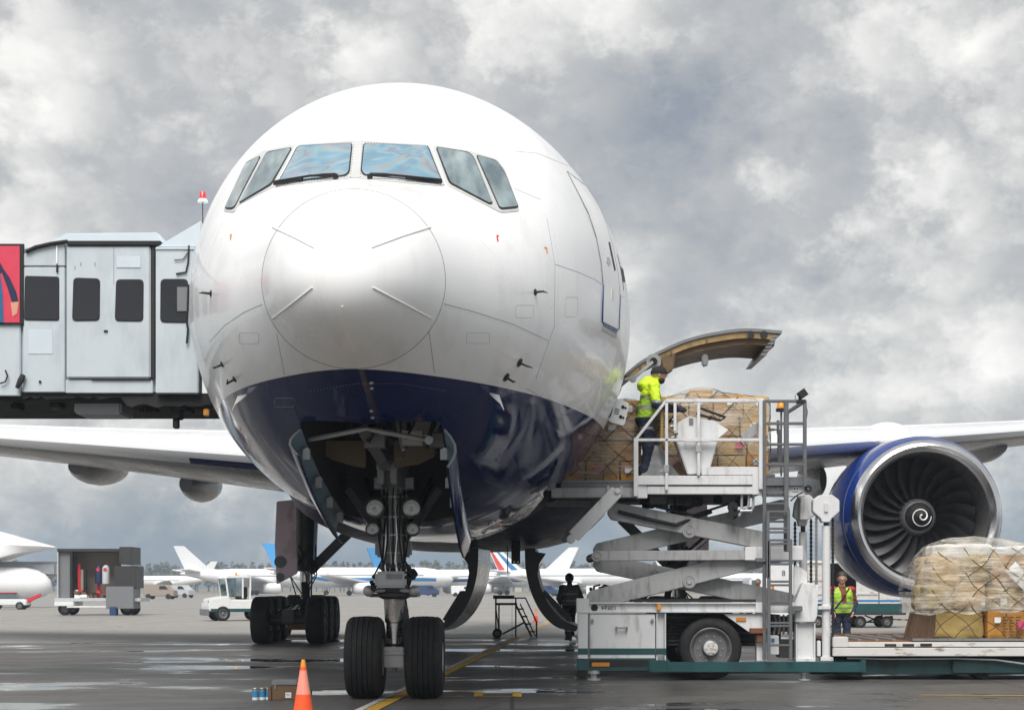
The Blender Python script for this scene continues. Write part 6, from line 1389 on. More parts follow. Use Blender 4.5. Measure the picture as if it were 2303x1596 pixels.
# ------------------------------------------------------------------ jet bridge
def jet_bridge():
    D = 23.6; T = thing('jet_bridge', 'pale blue-grey jet bridge with dark windows docked at the left of the airliner', 'jet bridge', (GX(-180, D), D + 1.5, 0))
    def pn(name, m, *boxes, bevel=.012, parent=T):
        g = MB()
        for b in boxes: g.pb(*b)
        return g.build(name, m, parent, bevel=bevel)
    pn('cabin_body', 'bridge_paint', (-420, 556, 352, 882, D + .08, 2.8))
    pn('tunnel_panel', 'bridge_paint', (-420, 548, 46, 890, D + .02, .07))
    pn('cabin_panel', 'bridge_paint', (52, 600, 146, 882, D, .09)); g = MB(); g.pp([(52, 598), (52, 572), (70, 560), (110, 551), (146, 548), (146, 598)], D, .09); g.build('cabin_panel', 'bridge_paint', T, bevel=.01)
    dr = pn('service_door', 'bridge_paint', (149, 553, 338, 850, D - .03, .1), bevel=.02); pn('cabin_panel', 'bridge_paint', (147, 853, 344, 884, D + .01, .08)); pn('head_panel', 'bridge_paint', (350, 556, 446, 884, D - .06, .3))
    pn('door_seam', 'gasket', (339, 552, 348, 850, D - .02, .06), bevel=.004); pn('door_seam', 'gasket', (205, 851, 338, 853.5, D - .02, .05), bevel=0); pn('door_centre_line', 'slate', (255.5, 556, 256.3, 640, D - .034, .004), bevel=0, parent=dr)
    def win(pts, d, nm='window', r=9):
        g = MB(); g.prism([P(x, y, d - .008) for x, y in rnd(pts, r + 1)], (0, .02, 0)); f = g.build(nm, 'gasket', T, bevel=0); c = Vector((sum(p[0] for p in pts) / 4, sum(p[1] for p in pts) / 4)); q = [tuple(c + (Vector(p) - c) * .95) for p in pts]
        g = MB(); g.prism([P(x, y, d - .014) for x, y in rnd(q, r)], (0, .004, 0)); g.build('pane', 'tinted', f)
        return f
    win([(56, 620), (133, 622), (133, 721), (54, 720)], D, r=5); win([(165, 624), (225, 626), (224, 721), (162, 722)], D - .03); win([(261, 628), (323, 628), (322, 723), (258, 722)], D - .03); w = win([(361, 627), (423, 627), (423, 726), (360, 725)], D - .06, r=10)
    pn('window_reflection_plate', 'slate', (398, 645, 422, 700, D - .09, .01), bevel=.006, parent=w)
    # roofs
    g = MB(); g.pp([(110, 545), (150, 524), (355, 522), (372, 548)], D + .3, 2.3); g.build('roof', 'bridge_roof', T, bevel=.02)
    g = MB(); g.pp([(350, 556), (452, 496), (452, 556)], D - .05, 2.6); g.build('gable_canopy', 'bridge_roof', T, bevel=.01)
    g = MB(); g.tube([P(58, 566, D - .03), P(80, 556, D - .03), P(115, 548, D - .03), P(152, 543, D - .03)], .03, 8); g.build('roof_gutter', 'dark', T); pn('roof_gutter', 'dark', (150, 541, 362, 552, D - .06, .14))
    pn('panel_rail', 'strip_white', (126, 552, 129, 592, D - .02, .02), bevel=0); pn('rail_stop', 'dark', (126, 595, 130, 612, D - .03, .03), bevel=.004)
    # poster in its black frame
    fr = pn('poster_frame', 'dark', (-120, 548, 53, 729, D - .02, .05), bevel=.004)
    def pst(pts, m, d, nm='poster_shape'): g = MB(); g.pp(pts, D - .024 - d, .002); g.build(nm, m, fr)
    pst([(-114, 553), (44, 553), (44, 725), (-114, 725)], 'poster_red', 0, 'poster'); pst([(-60, 600), (0, 590), (8, 605), (22, 625), (36, 655), (42, 680), (26, 678), (18, 650), (4, 612), (-20, 640), (-60, 660)], 'poster_navy', .004); pst([(-60, 620), (0, 612), (6, 660), (8, 725), (-60, 725)], 'poster_blue', .006); pst([(24, 680), (42, 678), (38, 705), (28, 712)], 'poster_skin', .006)
    # details
    g = MB(); g.tube([P(425, 552, D - .08), P(423, 590, D - .08), P(418, 612, D - .08), P(396, 616, D - .08)], .014, 6); g.tube([P(424, 566, D - .08), P(412, 583, D - .08), P(392, 585, D - .08)], .008, 6); g.build('conduit', 'dark', T)
    g = MB(); g.tube([P(424, 640, D - .12), P(422, 700, D - .14), P(420, 725, D - .1), P(423, 740, D - .1), P(420, 772, D - .1)], .018, 6); g.build('mirror_arm', 'dark', T)
    pn('door_handle', 'dark', (233, 742, 242, 746, D - .05, .03), bevel=.004, parent=dr)
    g = MB(); g.tube([P(0, 862, D - .02), P(12, 858, D - .02), P(17, 845, D - .02), P(12, 832, D - .02)], .012, 6); g.build('cable_loop', 'dark', T)
    g = MB(); g.tube([P(52, 842, D - .05), P(46, 856, D - .06), P(38, 872, D - .04)], [.04, .05, .03], 8); g.build('cable_gland', 'dark_metal', T)
    g = MB(); g.cyl(P(90, 858, D), P(90, 858, D - .02), .02, n=10); g.build('fixing', 'dark', T)
    for k, (x, y) in enumerate(((168, 598), (181, 590), (213, 590))): pn('bracket_mark', 'slate', (x, y, x + 1.2, y + 8, D - .035, .004), bevel=0, parent=dr)
    pn('notice_plate', 'bridge_roof', (262, 577, 316, 602, D - .04, .012), bevel=.004, parent=dr); pn('recess_plate', 'bridge_roof', (64, 742, 118, 796, D - .006, .01), bevel=.004)
    pn('drip_rail', 'bridge_roof', (350, 556, 436, 560, D - .08, .03), bevel=0)
    # underside
    random.seed(21); g = MB(); g.pb(-420, 884, 468, 900, D + .1, 2.6); g.build('floor_frame', 'dark', T, bevel=.01)
    pts = [(-420, 884)] + [(x, 890 + 18 * (x > 280) + random.uniform(0, 8)) for x in range(-400, 480, 12)] + [(472, 884)]
    g = MB(); g.pp(pts, D + .06, .3); g.build('floor_skirt', 'dark', T)
    for k in range(34):
        x = random.uniform(280, 465) if k < 18 else random.uniform(-60, 280); h = random.uniform(8, 26) * (1 if k < 18 else .7); w = random.uniform(6, 22); d = D + random.uniform(.1, 1.0); g = MB(); g.pb(x, 892, x + w, 900 + h, d, random.uniform(.1, .4)); g.build('drive_unit', random.choice(('dark', 'dark_metal')), T, bevel=.01)
    pn('leveller_leg', 'dark', (384, 900, 404, 940, D + .2, .3), (388, 940, 400, 962, D + .25, .15)); pn('duct_box', 'light_grey', (166, 898, 272, 930, D + .5, .8), bevel=.03); pn('warning_lamp', 'amber', (457, 919, 469, 934, D + .1, .08), bevel=.01)
    # red obstruction lamp on its rod
    q = P(456, 455, D + 1.0); g = MB(); g.cyl(q, (q.x, q.y, GZ(505, D + 1)), .008, n=6); r = g.build('lamp_rod', 'dark', T); g = MB(); g.lathe([(0, .002), (0, .085), (.035, .07), (.05, .06)], q, (0, 0, 1), 18); g.build('lamp_base', 'strip_white', r); g = MB(); g.lathe([(.05, .055), (.15, .045), (.17, .03), (.172, .001)], q, (0, 0, 1), 18); g.build('lamp_lens', 'red_lens', r)
    # support column further along the tunnel
    g = MB(); x = GX(-330, D); g.cyl((x, D + 1.4, 0), (x, D + 1.4, GZ(884, D)), .35, n=24); g.cyl((x, D + 1.4, 0), (x, D + 1.4, .12), .7, n=24); g.build('support_column', 'bridge_paint', T)
jet_bridge()

# ------------------------------------------------------------------ small things on the apron
def cone(loc, h, label, tilt=0):
    T = thing('traffic_cone', label, 'traffic cone', loc, 'traffic cones'); o = Vector(loc); b = h * .27
    g = MB(); g.box(o.x - b, o.x + b, o.y - b, o.y + b, 0, .03); g.build('base', 'cone', T, bevel=.01)
    def r(z): return (.19 - .16 * z) * h
    for nm, m, z0, z1 in (('body', 'cone', .04, .42), ('reflective_band', 'cone_band', .42, .82), ('body', 'cone', .82, .88), ('tip', 'cone_tip', .88, 1.0)):
        g = MB(); k = 1.0; g.lathe([(z0 * h, r(z0) * k), (z1 * h, r(z1) * k)] + ([(h, .001)] if z1 == 1 else []), (o.x, o.y, 0), (0, 0, 1), 28); g.build(nm, m, T)
    return T
cone((GX(682, 17.6), 17.6, 0), .66, 'orange traffic cone close to the camera in front of the tool box')
cone((GX(1205, 68), 68, 0), .62, 'small red-orange cone far off beside the wheeled steps')
def tool_box():
    D = 20.6; T = thing('tool_box', 'brown tool box with dark lid standing behind the orange cone', 'tool box', (GX(637, D), D + .2, 0))
    z = lambda py: max(0, GZ(py, D)); x0, x1 = GX(612, D), GX(668, D)
    g = MB(); g.box(x0, x1, D, D + .3, 0, .19); b = g.build('body', 'wood_box', T, bevel=.008); g = MB(); g.box(x0 - .008, x1 + .008, D - .008, D + .308, .19, .255); g.build('lid', 'slate', T, bevel=.012)
    g = MB(); g.box(GX(642, D), GX(655, D), D - .006, D - .001, .03, .10); g.build('label_plate', 'sticker', b); g = MB(); g.box(GX(644, D), GX(653, D), D - .009, D - .0065, .055, .06); g.box(GX(644, D), GX(651, D), D - .009, D - .0065, .075, .08); g.build('label_print', 'ink', b)
    g = MB(); g.box(x0 + .03, x0 + .05, D - .012, D - .001, .14, .21); g.build('latch', 'bolt', T)
    g = MB(); g.box(x0 - .06, x0 - .012, D + .02, D + .18, 0, .17); tag(g.build('carton', 'wood_box', None, bevel=.006), 'thin brown carton leaning between the cans and the tool box', 'carton')
    for i, (px, lab) in enumerate(((573, 'leftmost blue and white can beside the tool box'), (588, 'middle blue and white can beside the tool box'), (601, 'blue and white can nearest the tool box'))):
        C = thing('paint_can', lab, 'can', (GX(px, D), D + .05, 0), 'blue cans by the tool box'); c = Vector((GX(px, D), D + .05 + .03 * i, 0)); g = MB(); g.lathe([(0, .002), (0, .04), (.02, .042), (.035, .042)], c, (0, 0, 1), 20); g.build('base', 'sticker', C); g = MB(); g.lathe([(.035, .0425), (.115, .0425)], c, (0, 0, 1), 20); g.build('label_band', 'can_blue', C); g = MB(); g.lathe([(.115, .042), (.145, .042), (.15, .044), (.155, .04), (.15, .002)], c, (0, 0, 1), 20); g.build('lid', 'tin', C)
tool_box()

def veh_wheels(T, spots, R, w, rot):
    tm = tyre_mesh(R, w, 3, .58, 32); rm = rim_mesh(R * .6, w, ['hub_grey', 'bolt'], 6)
    for p in spots: place_wheel('wheel', tm, rm, p, T, rot)
class Loc:
    """local frame of a vehicle: x forward, y left, z up, turned about the vertical"""
    def __init__(s, o, yaw): s.o = Vector(o); s.M = Matrix.Translation(s.o) @ Matrix.Rotation(yaw, 4, 'Z'); s.yaw = yaw
    def build(s, g, name, m, T, bevel=.01): g.v = [tuple(s.M @ Vector(v)) for v in g.v]; return g.build(name, m, T, bevel=bevel)
    def p(s, x, y, z): return s.M @ Vector((x, y, z))
def side(g, pts, y0, y1, mi=0): g.prism([(x, y0, z) for x, z in pts], (0, y1 - y0, 0), mi)
def tow_tractor():
    D = 71; L = Loc((GX(530, D), D, 0), PI + .42); T = thing('tow_tractor', 'small white airport tow tractor with cab and orange beacon left of the landing gear', 'tow tractor', L.o)
    g = MB(); side(g, [(1.35, .42), (1.38, .75), (1.3, .98), (.45, 1.12), (.45, .95), (-1.45, .95), (-1.45, .42)], -.72, .72); L.build(g, 'body', 'veh_white', T, .04)
    g = MB(); g.box(1.36, 1.46, -.74, .74, .25, .52); L.build(g, 'bumper', 'slate', T, .02); g = MB(); g.box(-1.46, 1.3, -.735, .735, .40, .55); L.build(g, 'teal_skirt', 'teal', T, .01)
    for y in (-.5, .5): g = MB(); g.cyl((1.31, y, .82), (1.36, y, .82), .075, n=14); L.build(g, 'headlight', 'lamp_glass', T, 0)
    g = MB(); side(g, [(.62, 1.93), (.72, 1.88), (-.55, 1.9), (-.55, 1.98), (.5, 2.02)], -.7, .7); L.build(g, 'roof', 'veh_white', T, .03)
    for y in (-.66, .66):
        for a, b in (((.5, 1.08), (.62, 1.92)), ((-.15, 1.0), (-.15, 1.92)), ((-.48, .95), (-.5, 1.92))): g = MB(); g.beam((a[0], y, a[1]), (b[0], y, b[1]), .07); L.build(g, 'cab_post', 'veh_white', T, .01)
        g = MB(); side(g, [(.47, 1.06), (.58, 1.9), (-.13, 1.9), (-.13, 1.06)], y - .01, y + .01); L.build(g, 'side_window', 'clear_glass', T, 0)
    g = MB(); g.prism([(.50, -.62, 1.12), (.50, .62, 1.12), (.62, .62, 1.9), (.62, -.62, 1.9)], (.015, 0, 0)); L.build(g, 'windshield', 'clear_glass', T, 0)
    g = MB(); g.box(-.45, -.05, -.3, .3, .95, 1.1); g.box(-.47, -.38, -.3, .3, 1.05, 1.5); L.build(g, 'seat', 'dark', T, .03); g = MB(); g.tube([(.15 + .1 * math.cos(a) * .4, .18 * math.sin(a), 1.25 + .17 * math.cos(a)) for a in np.linspace(0, 2 * PI, 16, endpoint=False)], .018, 6, closed=True); L.build(g, 'steering_wheel', 'dark', T, 0)
    g = MB(); g.lathe([(2.0, .06), (2.12, .055), (2.16, .03), (2.165, .002)], (0, .1, 0), (0, 0, 1), 14); L.build(g, 'beacon', 'amber', T, 0)
    veh_wheels(T, [L.p(.75, y, .33) for y in (-.66, .66)] + [L.p(-.9, y, .33) for y in (-.66, .66)], .33, .22, L.yaw + PI / 2)
tow_tractor()
def tug():
    D = 47; L = Loc((GX(676, D), D + .6, 0), -PI / 2); T = thing('pushback_tug', 'low dark tug with lit headlamps behind the left main landing gear', 'tug', L.o)
    g = MB(); side(g, [(.6, .3), (.62, .8), (.4, .95), (-2.2, .95), (-2.2, .3)], -.8, .8); L.build(g, 'body', 'slate', T, .05); g = MB(); g.box(.6, .7, -.8, .8, .22, .55); L.build(g, 'bumper', 'rust', T, .02)
    for y in (-.5, .5): g = MB(); g.sph((.62, y, .68), (.03, .075, .075), 14, 8); L.build(g, 'headlamp', 'headlamp', T, 0)
    g = MB(); g.box(-1.4, -.4, -.55, .55, .95, 1.25); L.build(g, 'cab', 'dark', T, .04); veh_wheels(T, [L.p(x, y, .38) for x in (.0, -1.7) for y in (-.75, .75)], .38, .28, L.yaw + PI / 2)
tug()
def steps():
    D = 46; T = thing('wheeled_steps', 'dark metal wheeled access steps under the airliner belly', 'steps', (GX(1155, D), D, 0)); m = 'dark_metal'
    def bar(nm, pts, r=.022): g = MB(); g.tube(pts, r, 8); g.build(nm, m, T)
    Q = lambda px, py, dy=0: P(px, py, D) + Vector((0, dy, 0)); gz = lambda px, dy=0: Vector((GX(px, D), D + dy, .0))
    for dy in (0, .55):
        for px in (1115, 1122, 1160): bar('leg', [Q(px, 1356, dy), Vector((GX(px, D), D + dy, .02 if px > 1130 else .12))])
        bar('upper_rail', [Q(1109, 1344, dy), Q(1182, 1344, dy), Q(1207, 1398, dy), Vector((GX(1207, D), D + dy, .02))]); bar('stair_string', [Q(1159, 1357, dy), Vector((GX(1196, D), D + dy, .04))], .03); bar('stair_string', [Q(1170, 1357, dy), Vector((GX(1204, D), D + dy, .06))], .018)
        bar('post', [Q(1115, 1344, dy), Q(1115, 1358, dy)]); bar('post', [Q(1160, 1344, dy), Q(1160, 1358, dy)]); bar('cross_brace', [Vector((GX(1115, D), D + dy, .9)), Vector((GX(1122, D), D + dy, .2))], .014); bar('tow_strut', [Vector((GX(1130, D), D + dy, .12)), Q(1178, 1400, dy)], .022)
    g = MB(); g.tube([Q(1109, 1342, -.02), Q(1157, 1342, -.02)], .05, 10); g.build('padded_bumper', 'dark', T); g = MB(); g.box(GX(1113, D), GX(1163, D), D, D + .55, GZ(1360, D), GZ(1355, D)); g.build('landing', m, T)
    for k in range(4): t = (k + .7) / 4.4; a = Q(1159, 1357); b = Vector((GX(1196, D), D, .04)); c = a + (b - a) * t; g = MB(); g.box(c.x - .02, c.x + .17, D, D + .55, c.z - .02, c.z + .02); g.build('tread', m, T)
    tm = tyre_mesh(.14, .07, 2, .5, 24); rm = rim_mesh(.07, .07, ['hub_grey', 'bolt'], 5)
    for dy in (-.04, .6): place_wheel('wheel', tm, rm, (GX(1118, D), D + dy, .14), T, PI / 2)
steps()
def baggage_cart():
    D = 58; T = thing('baggage_cart', 'white and teal covered baggage cart behind the crew member and engine', 'baggage cart', (GX(1930, D), D + .8, 0)); dp = 1.7
    def pn(nm, m, *b, bevel=.01, parent=T):
        g = MB()
        for q in b: g.pb(*q)
        return g.build(nm, m, parent, bevel=bevel)
    pn('roof', 'veh_white', (1815, 1260, 2030, 1266, D - .05, dp)); pn('rear_wall', 'slate', (1817, 1266, 2028, 1380, D + dp - .15, .05))
    for x0, x1 in ((1817, 1866), (1926, 1976), (1978, 2028)): pn('side_panel', 'rusty_white', (x0, 1266, x1, 1357, D, .06))
    pn('side_panel', 'rusty_white', (1866, 1335, 1926, 1357, D, .06)); pn('end_wall', 'veh_white', (2026, 1266, 2029, 1378, D + .07, dp - .25)); pn('end_wall', 'veh_white', (1817, 1266, 1820, 1378, D + .07, dp - .25))
    for y in (1302, 1333): pn('panel_rib', 'rusty_white', (1928, y, 1975, y + 3, D - .03, .03), (1817, y, 1865, y + 3, D - .03, .03), bevel=0)
    pn('blue_stripe', 'far_blue', (1816, 1348, 2028, 1352.5, D - .006, .006), bevel=0); pn('teal_skirt', 'teal', (1816, 1357.5, 2029, 1377, D - .012, .08)); pn('chassis', 'dark_metal', (1812, 1377, 2038, 1382, D - .05, dp))
    for a, b in (((1945, 1383), (1985, 1400)), ((1985, 1383), (1945, 1400))): g = MB(); g.beam(P(a[0], a[1], D + .3), P(b[0], b[1], D + .3), .05); g.build('brace', 'dark', T)
    g = MB(); g.beam(P(1936, 1398, D + .3), P(1996, 1398, D + .3), .06); g.build('axle_beam', 'dark', T)
    tm = tyre_mesh(.22, .14, 2, .5, 28); rm = rim_mesh(.11, .14, ['hub_grey', 'bolt'], 5)
    for x in (1840, 1936, 1996):
        for dy in (.1, dp - .4): place_wheel('wheel', tm, rm, (GX(x, D), D + dy, .22), T, PI / 2)
    g = MB(); g.beam(P(2008, 1392, D + .5), P(2062, 1394, D + .5), .05); g.build('tow_bar', 'hazard', T); g = MB(); g.beam(P(2004, 1384, D + .5), P(2004, 1400, D + .5), .12, .1); g.build('tow_hitch', 'dark', T)
baggage_cart()
def truck():
    D = 62; T = thing('service_truck', 'white service truck numbered 8 partly hidden behind the scissor lift', 'truck', (GX(1745, D), D + 1, 0))
    def pn(nm, m, *b, bevel=.03, parent=T):
        g = MB()
        for q in b: g.pb(*q)
        return g.build(nm, m, parent, bevel=bevel)
    pn('box_body', 'veh_white', (1734, 1268, 1812, 1392, D, 2.2)); cab = pn('cab', 'veh_white', (1686, 1298, 1732, 1392, D + .05, 2.0), bevel=.08); pn('side_window', 'veh_glass', (1691, 1304, 1706, 1322, D + .03, .03), bevel=.01, parent=cab); pn('windshield', 'veh_glass', (1684, 1304, 1687, 1324, D + .3, 1.5), bevel=.01, parent=cab); pn('bumper', 'slate', (1683, 1386, 1690, 1396, D + .1, 1.9), bevel=.02); pn('orange_panel', 'orange_reflector', (1735, 1316, 1741, 1326, D - .02, .02), bevel=0); pn('chassis', 'dark', (1690, 1390, 1808, 1397, D + .2, 1.8))
    me = text_mesh('8', .30); me.materials.append(MT['ink']); t = link('number', me, T); t.location = P(1758, 1294, D - .006); setparent(t, T)
    tm = tyre_mesh(.42, .25, 3, .55, 28); rm = rim_mesh(.23, .25, ['hub_grey', 'bolt'], 6)
    for x in (1704, 1785):
        for dy in (.15, 2.0): place_wheel('wheel', tm, rm, (GX(x, D), D + dy, .42), T, PI / 2)
truck()
def high_loader():
    D = 85; T = thing('catering_loader', 'grey and beige catering loader with open box body at the far left', 'service vehicle', (GX(220, D), D + 1.2, 0)); dp = 2.4
    def pn(nm, m, *b, bevel=.02, parent=T):
        g = MB()
        for q in b: g.pb(*q)
        return g.build(nm, m, parent, bevel=bevel)
    pn('rear_panel', 'beige', (160, 1240, 272, 1346, D + 1.6, .1)); pn('roof_beam', 'dark_metal', (128, 1233, 272, 1240, D, 2.2)); pn('side_box', 'dark_metal', (268, 1229, 297, 1268, D - .1, 2.0)); pn('front_box', 'dark_metal', (257, 1272, 306, 1322, D - .3, 1.8)); pn('counter', 'slate', (238, 1318, 300, 1368, D - .5, 1.6)); pn('side_panel', 'slate', (128, 1240, 158, 1344, D + .2, 1.6)); pn('mast', 'dark', (157, 1240, 163, 1346, D, .3)); pn('mast', 'light_grey', (128, 1240, 131, 1350, D, .2))
    pn('bed', 'light_grey', (122, 1344, 316, 1352, D - .2, 2.2)); pn('bumper', 'veh_white', (122, 1352, 165, 1362, D - .3, 1.9), (150, 1362, 290, 1366, D - .3, .3))
    for x, m, y0 in ((178, 'red', 1268), (185, 'beige', 1280), (222, 'red', 1300), (240, 'red', 1320), (192, 'dark', 1280)): g = MB(); g.cyl(P(x, y0, D + .6), P(x, 1346, D + .6), .09, n=12); g.build('gas_cylinder' if m == 'red' else 'standpipe', m, T)
    for x, m in ((218, 'poster_navy'), (234, 'light_grey')): g = MB(); g.lathe([(GZ(1312, D), .2), (GZ(1278, D), .2), (GZ(1272, D), .15), (GZ(1269, D), .02)], (GX(x, D), D + .4, 0), (0, 0, 1), 18); c = g.build('tank', m, T); g = MB(); g.cyl((GX(x, D), D + .19, GZ(1280, D)), (GX(x, D), D + .21, GZ(1280, D)), .1, n=12); g.build('tank_valve', 'red', c)
    random.seed(31)
    for k in range(20): x = random.uniform(165, 236); y = random.uniform(1325, 1340); w = random.uniform(4, 12); h = random.uniform(4, 11); g = MB(); g.pb(x, y, x + w, y + h, D + random.uniform(-.1, .4), .3); g.build('crate', random.choice(('wood_box', 'beige', 'red', 'strip_white', 'dark', 'brown_bundle')), T, bevel=.01)
    tm = tyre_mesh(.36, .25, 3, .55, 28); rm = rim_mesh(.2, .25, ['hub_grey', 'bolt'], 6)
    for x in (145, 285):
        for dy in (.1, 1.6): place_wheel('wheel', tm, rm, (GX(x, D), D + dy, .36), T, PI / 2)
    g = MB(); g.pb(246, 1364, 261, 1383.5, D - .7, .5); b = g.build('wheel_chock_box', 'far_navy', None, bevel=.02); tag(b, 'small navy box on the apron in front of the catering loader', 'box')
high_loader()
def turboprop():
    D = 118; T = thing('turboprop_airplane', 'white high-wing airplane cut off by the left picture edge', 'airplane', (GX(-60, D), D, 0))
    g = MB(); rows = []
    for x, r, zc in ((116, .05, 1317), (112, .45, 1316), (102, .8, 1315), (85, 1.05, 1313), (60, 1.2, 1311), (-200, 1.25, 1310), (-420, .9, 1300), (-560, .2, 1285)):
        rows.append([(GX(x, D), D + r * math.cos(a), GZ(zc, D) + r * math.sin(a)) for a in np.linspace(0, 2 * PI, 24, endpoint=False)])
    g.grid(rows, wrap=True); g.f.append(tuple(range(24))); g.m.append(0); g.build('fuselage', 'far_white', T)
    g = MB(); rows = []
    for x, zt, zb, y0, y1 in ((126, 1229, 1232, D - .5, D + .6), (90, 1219, 1236, D - .9, D + 1), (40, 1205, 1246, D - 1.4, D + 1.6), (-10, 1192, 1262, D - 1.8, D + 2), (-200, 1170, 1285, D - 2.2, D + 2.6)):
        rows.append([P(x, zb, D) + Vector((0, y0 - D, 0)), P(x, (zt + zb) / 2, D) + Vector((0, y0 - D - .1, 0)), P(x, zt, D) + Vector((0, (y0 + y1) / 2 - D, 0)), P(x, zb, D) + Vector((0, y1 - D, 0))])
    g.grid(rows, wrap=True); g.f.append((0, 1, 2, 3)); g.m.append(0); g.build('wing', 'far_white', T, sharp=60)
    g = MB(); g.pb(-160, 1262, 128, 1296, D + .2, .9); g.build('wing_pylon', 'far_grey', T, bevel=.2)
    for x in (60, -150): g = MB(); g.cyl((GX(x, D), D - .2, .3), (GX(x, D), D + .1, .3), .3, n=16); g.build('wheel', 'rubber', T); g = MB(); g.cyl((GX(x, D), D, .3), (GX(x, D), D, 1.2), .07); g.build('gear_leg', 'gear_light', T)
    g = MB(); V = 108; L = Loc((GX(20, V), V, 0), .1); T2 = thing('apron_car', 'red and white apron car in front of the high-wing airplane', 'car', L.o)
    side(g, [(-1.3, .3), (-1.3, .62), (-.9, .72), (.9, .72), (1.3, .6), (1.3, .3)], -.7, .7); L.build(g, 'body', 'veh_white', T2, .05); g = MB(); side(g, [(-.9, .72), (-.6, 1.1), (.45, 1.1), (.85, .72)], -.62, .62); L.build(g, 'cabin', 'veh_glass', T2, .04); g = MB(); side(g, [(-.65, 1.1), (-.6, 1.17), (.45, 1.17), (.5, 1.1)], -.64, .64); L.build(g, 'roof', 'red', T2, .03)
    g = MB(); side(g, [(1.3, .45), (1.2, .72), (2.1, 1.1), (2.2, .95)], -.15, .15); L.build(g, 'loader_arm', 'red', T2, .02); veh_wheels(T2, [L.p(x, y, .27) for x in (-.85, .85) for y in (-.66, .66)], .27, .18, PI / 2 + .1)
turboprop()

def far_plane(label, px_tail, D, yaw, fin='far_white', stripe=None, L=36, belly='far_white', fin2=None):
    """yaw 0: nose to the right of the picture"""
    o = Vector((GX(px_tail, D), D, 0)); T = thing('parked_airliner', label, 'airplane', o + Matrix.Rotation(yaw, 3, 'Z') @ Vector((L / 2, 0, 0)), 'airliners parked across the field'); Q = Loc(o, yaw); R = 1.95; zc = 3.6
    prof = [(0, .15, .9), (3, .7, .7), (7, 1.35, .4), (11, R, 0), (L - 6, R, 0), (L - 3.5, 1.75, -.1), (L - 1.6, 1.25, -.25), (L - .5, .65, -.4), (L, .08, -.5)]
    g = MB(); g.grid([[(x, r * math.cos(a), zc + dz + r * math.sin(a)) for a in np.linspace(0, 2 * PI, 20, endpoint=False)] for x, r, dz in prof], wrap=True); f = Q.build(g, 'fuselage', belly, T, 0)
    if stripe:
        for y in (-1, 1):
            g = MB(); g.grid([[(x, y * (r * 1.004) * math.cos(a), zc + dz + r * 1.004 * math.sin(a)) for a in np.linspace(-.42, -.05, 5)] for x, r, dz in prof[2:6]]); Q.build(g, 'stripe', stripe, f, 0)
    for y in (-1, 1):
        g = MB(); g.grid([[(x, y * r * 1.006 * math.cos(a), zc + dz + r * 1.006 * math.sin(a)) for a in (.16, .30)] for x, r, dz in prof[3:5]]); Q.build(g, 'window_band', 'far_grey', f, 0)
    g = MB(); g.grid([[(L - 1.9, -.9, zc + .55), (L - 1.9, .9, zc + .55)], [(L - 2.7, -1.0, zc + 1.25), (L - 2.7, 1.0, zc + 1.25)]]); Q.build(g, 'cockpit_window', 'tinted', f, 0)
    g = MB(); side(g, [(1.2, zc + 1.2), (-1.4, zc + 6.6), (.8, zc + 6.6), (6.0, zc + 2.0), (8.5, zc + 1.7)], -.16, .16); fn = Q.build(g, 'tail_fin', fin, T, .05)
    if fin2:
        for k, (m, x0) in enumerate(fin2):
            g = MB(); side(g, [(1.6 + x0, zc + 1.6), (-.6 + x0 * .45, zc + 5.8), (-.2 + x0 * .45, zc + 5.8), (3.0 + x0, zc + 1.7)], -.18, .18); Q.build(g, 'fin_stripe', m, fn, 0)
    for y in (-1, 1):
        g = MB(); g.prism([(1.0, 0, zc + 1.1), (-.8, y * 6, zc + 1.6), (.8, y * 6, zc + 1.6), (4.6, 0, zc + 1.1)], (0, 0, .22)); Q.build(g, 'tailplane', 'far_white', T, .03)
        g = MB(); g.prism([(13, y * 1.2, zc - 1.3), (9.5, y * 16.5, zc + .2), (11, y * 16.5, zc + .2), (20, y * 1.2, zc - 1.3)], (0, 0, .4)); w = Q.build(g, 'wing', 'far_white', T, .08)
        g = MB(); g.lathe([(16.2, .9), (16.6, 1.1), (19.4, 1.15), (19.8, 1.0), (19.4, .8), (16.2, .8)], Vector((0, y * 5.6, zc - 2.2)), (1, 0, 0), 20); Q.build(g, 'engine', 'far_white', w, 0)
    for x, y in ((15.5, -2.5), (15.5, 2.5), (L - 5, 0)):
        g = MB(); g.cyl((x, y, .5), (x, y, zc - 1.5), .14, n=8); g.cyl((x, y - .4, .5), (x, y + .4, .5), .5, n=14, mi=1); g.v = [tuple(Q.M @ Vector(v)) for v in g.v]; g.build('landing_gear', ['gear_light', 'rubber'], T)
far_plane('parked airliner with tall plain white tail fin left of the tow tractor', 405, 330, .35); far_plane('parked airliner with bright sky-blue tail fin beside the nose gear strut', 836, 345, .75, 'far_sky', 'far_blue')
far_plane('parked airliner with red and blue stripes on its white fin', 1110, 335, -.3, 'far_white', None, fin2=(('far_red', -.4), ('far_blue', 2.4)))
far_plane('parked airliner with white fin near the dark-clothed figure', 1288, 340, PI - .3, 'far_white', 'far_navy'); far_plane('parked airliner with blue tail just left of the left main gear', 606, 310, .12, 'far_sky', 'far_blue')
far_plane('distant white airliner half hidden behind the catering loader', 480, 520, PI - .1, 'far_white'); far_plane('distant airliner seen through the scissor lift', 1480, 430, .15, 'far_white', 'far_navy')
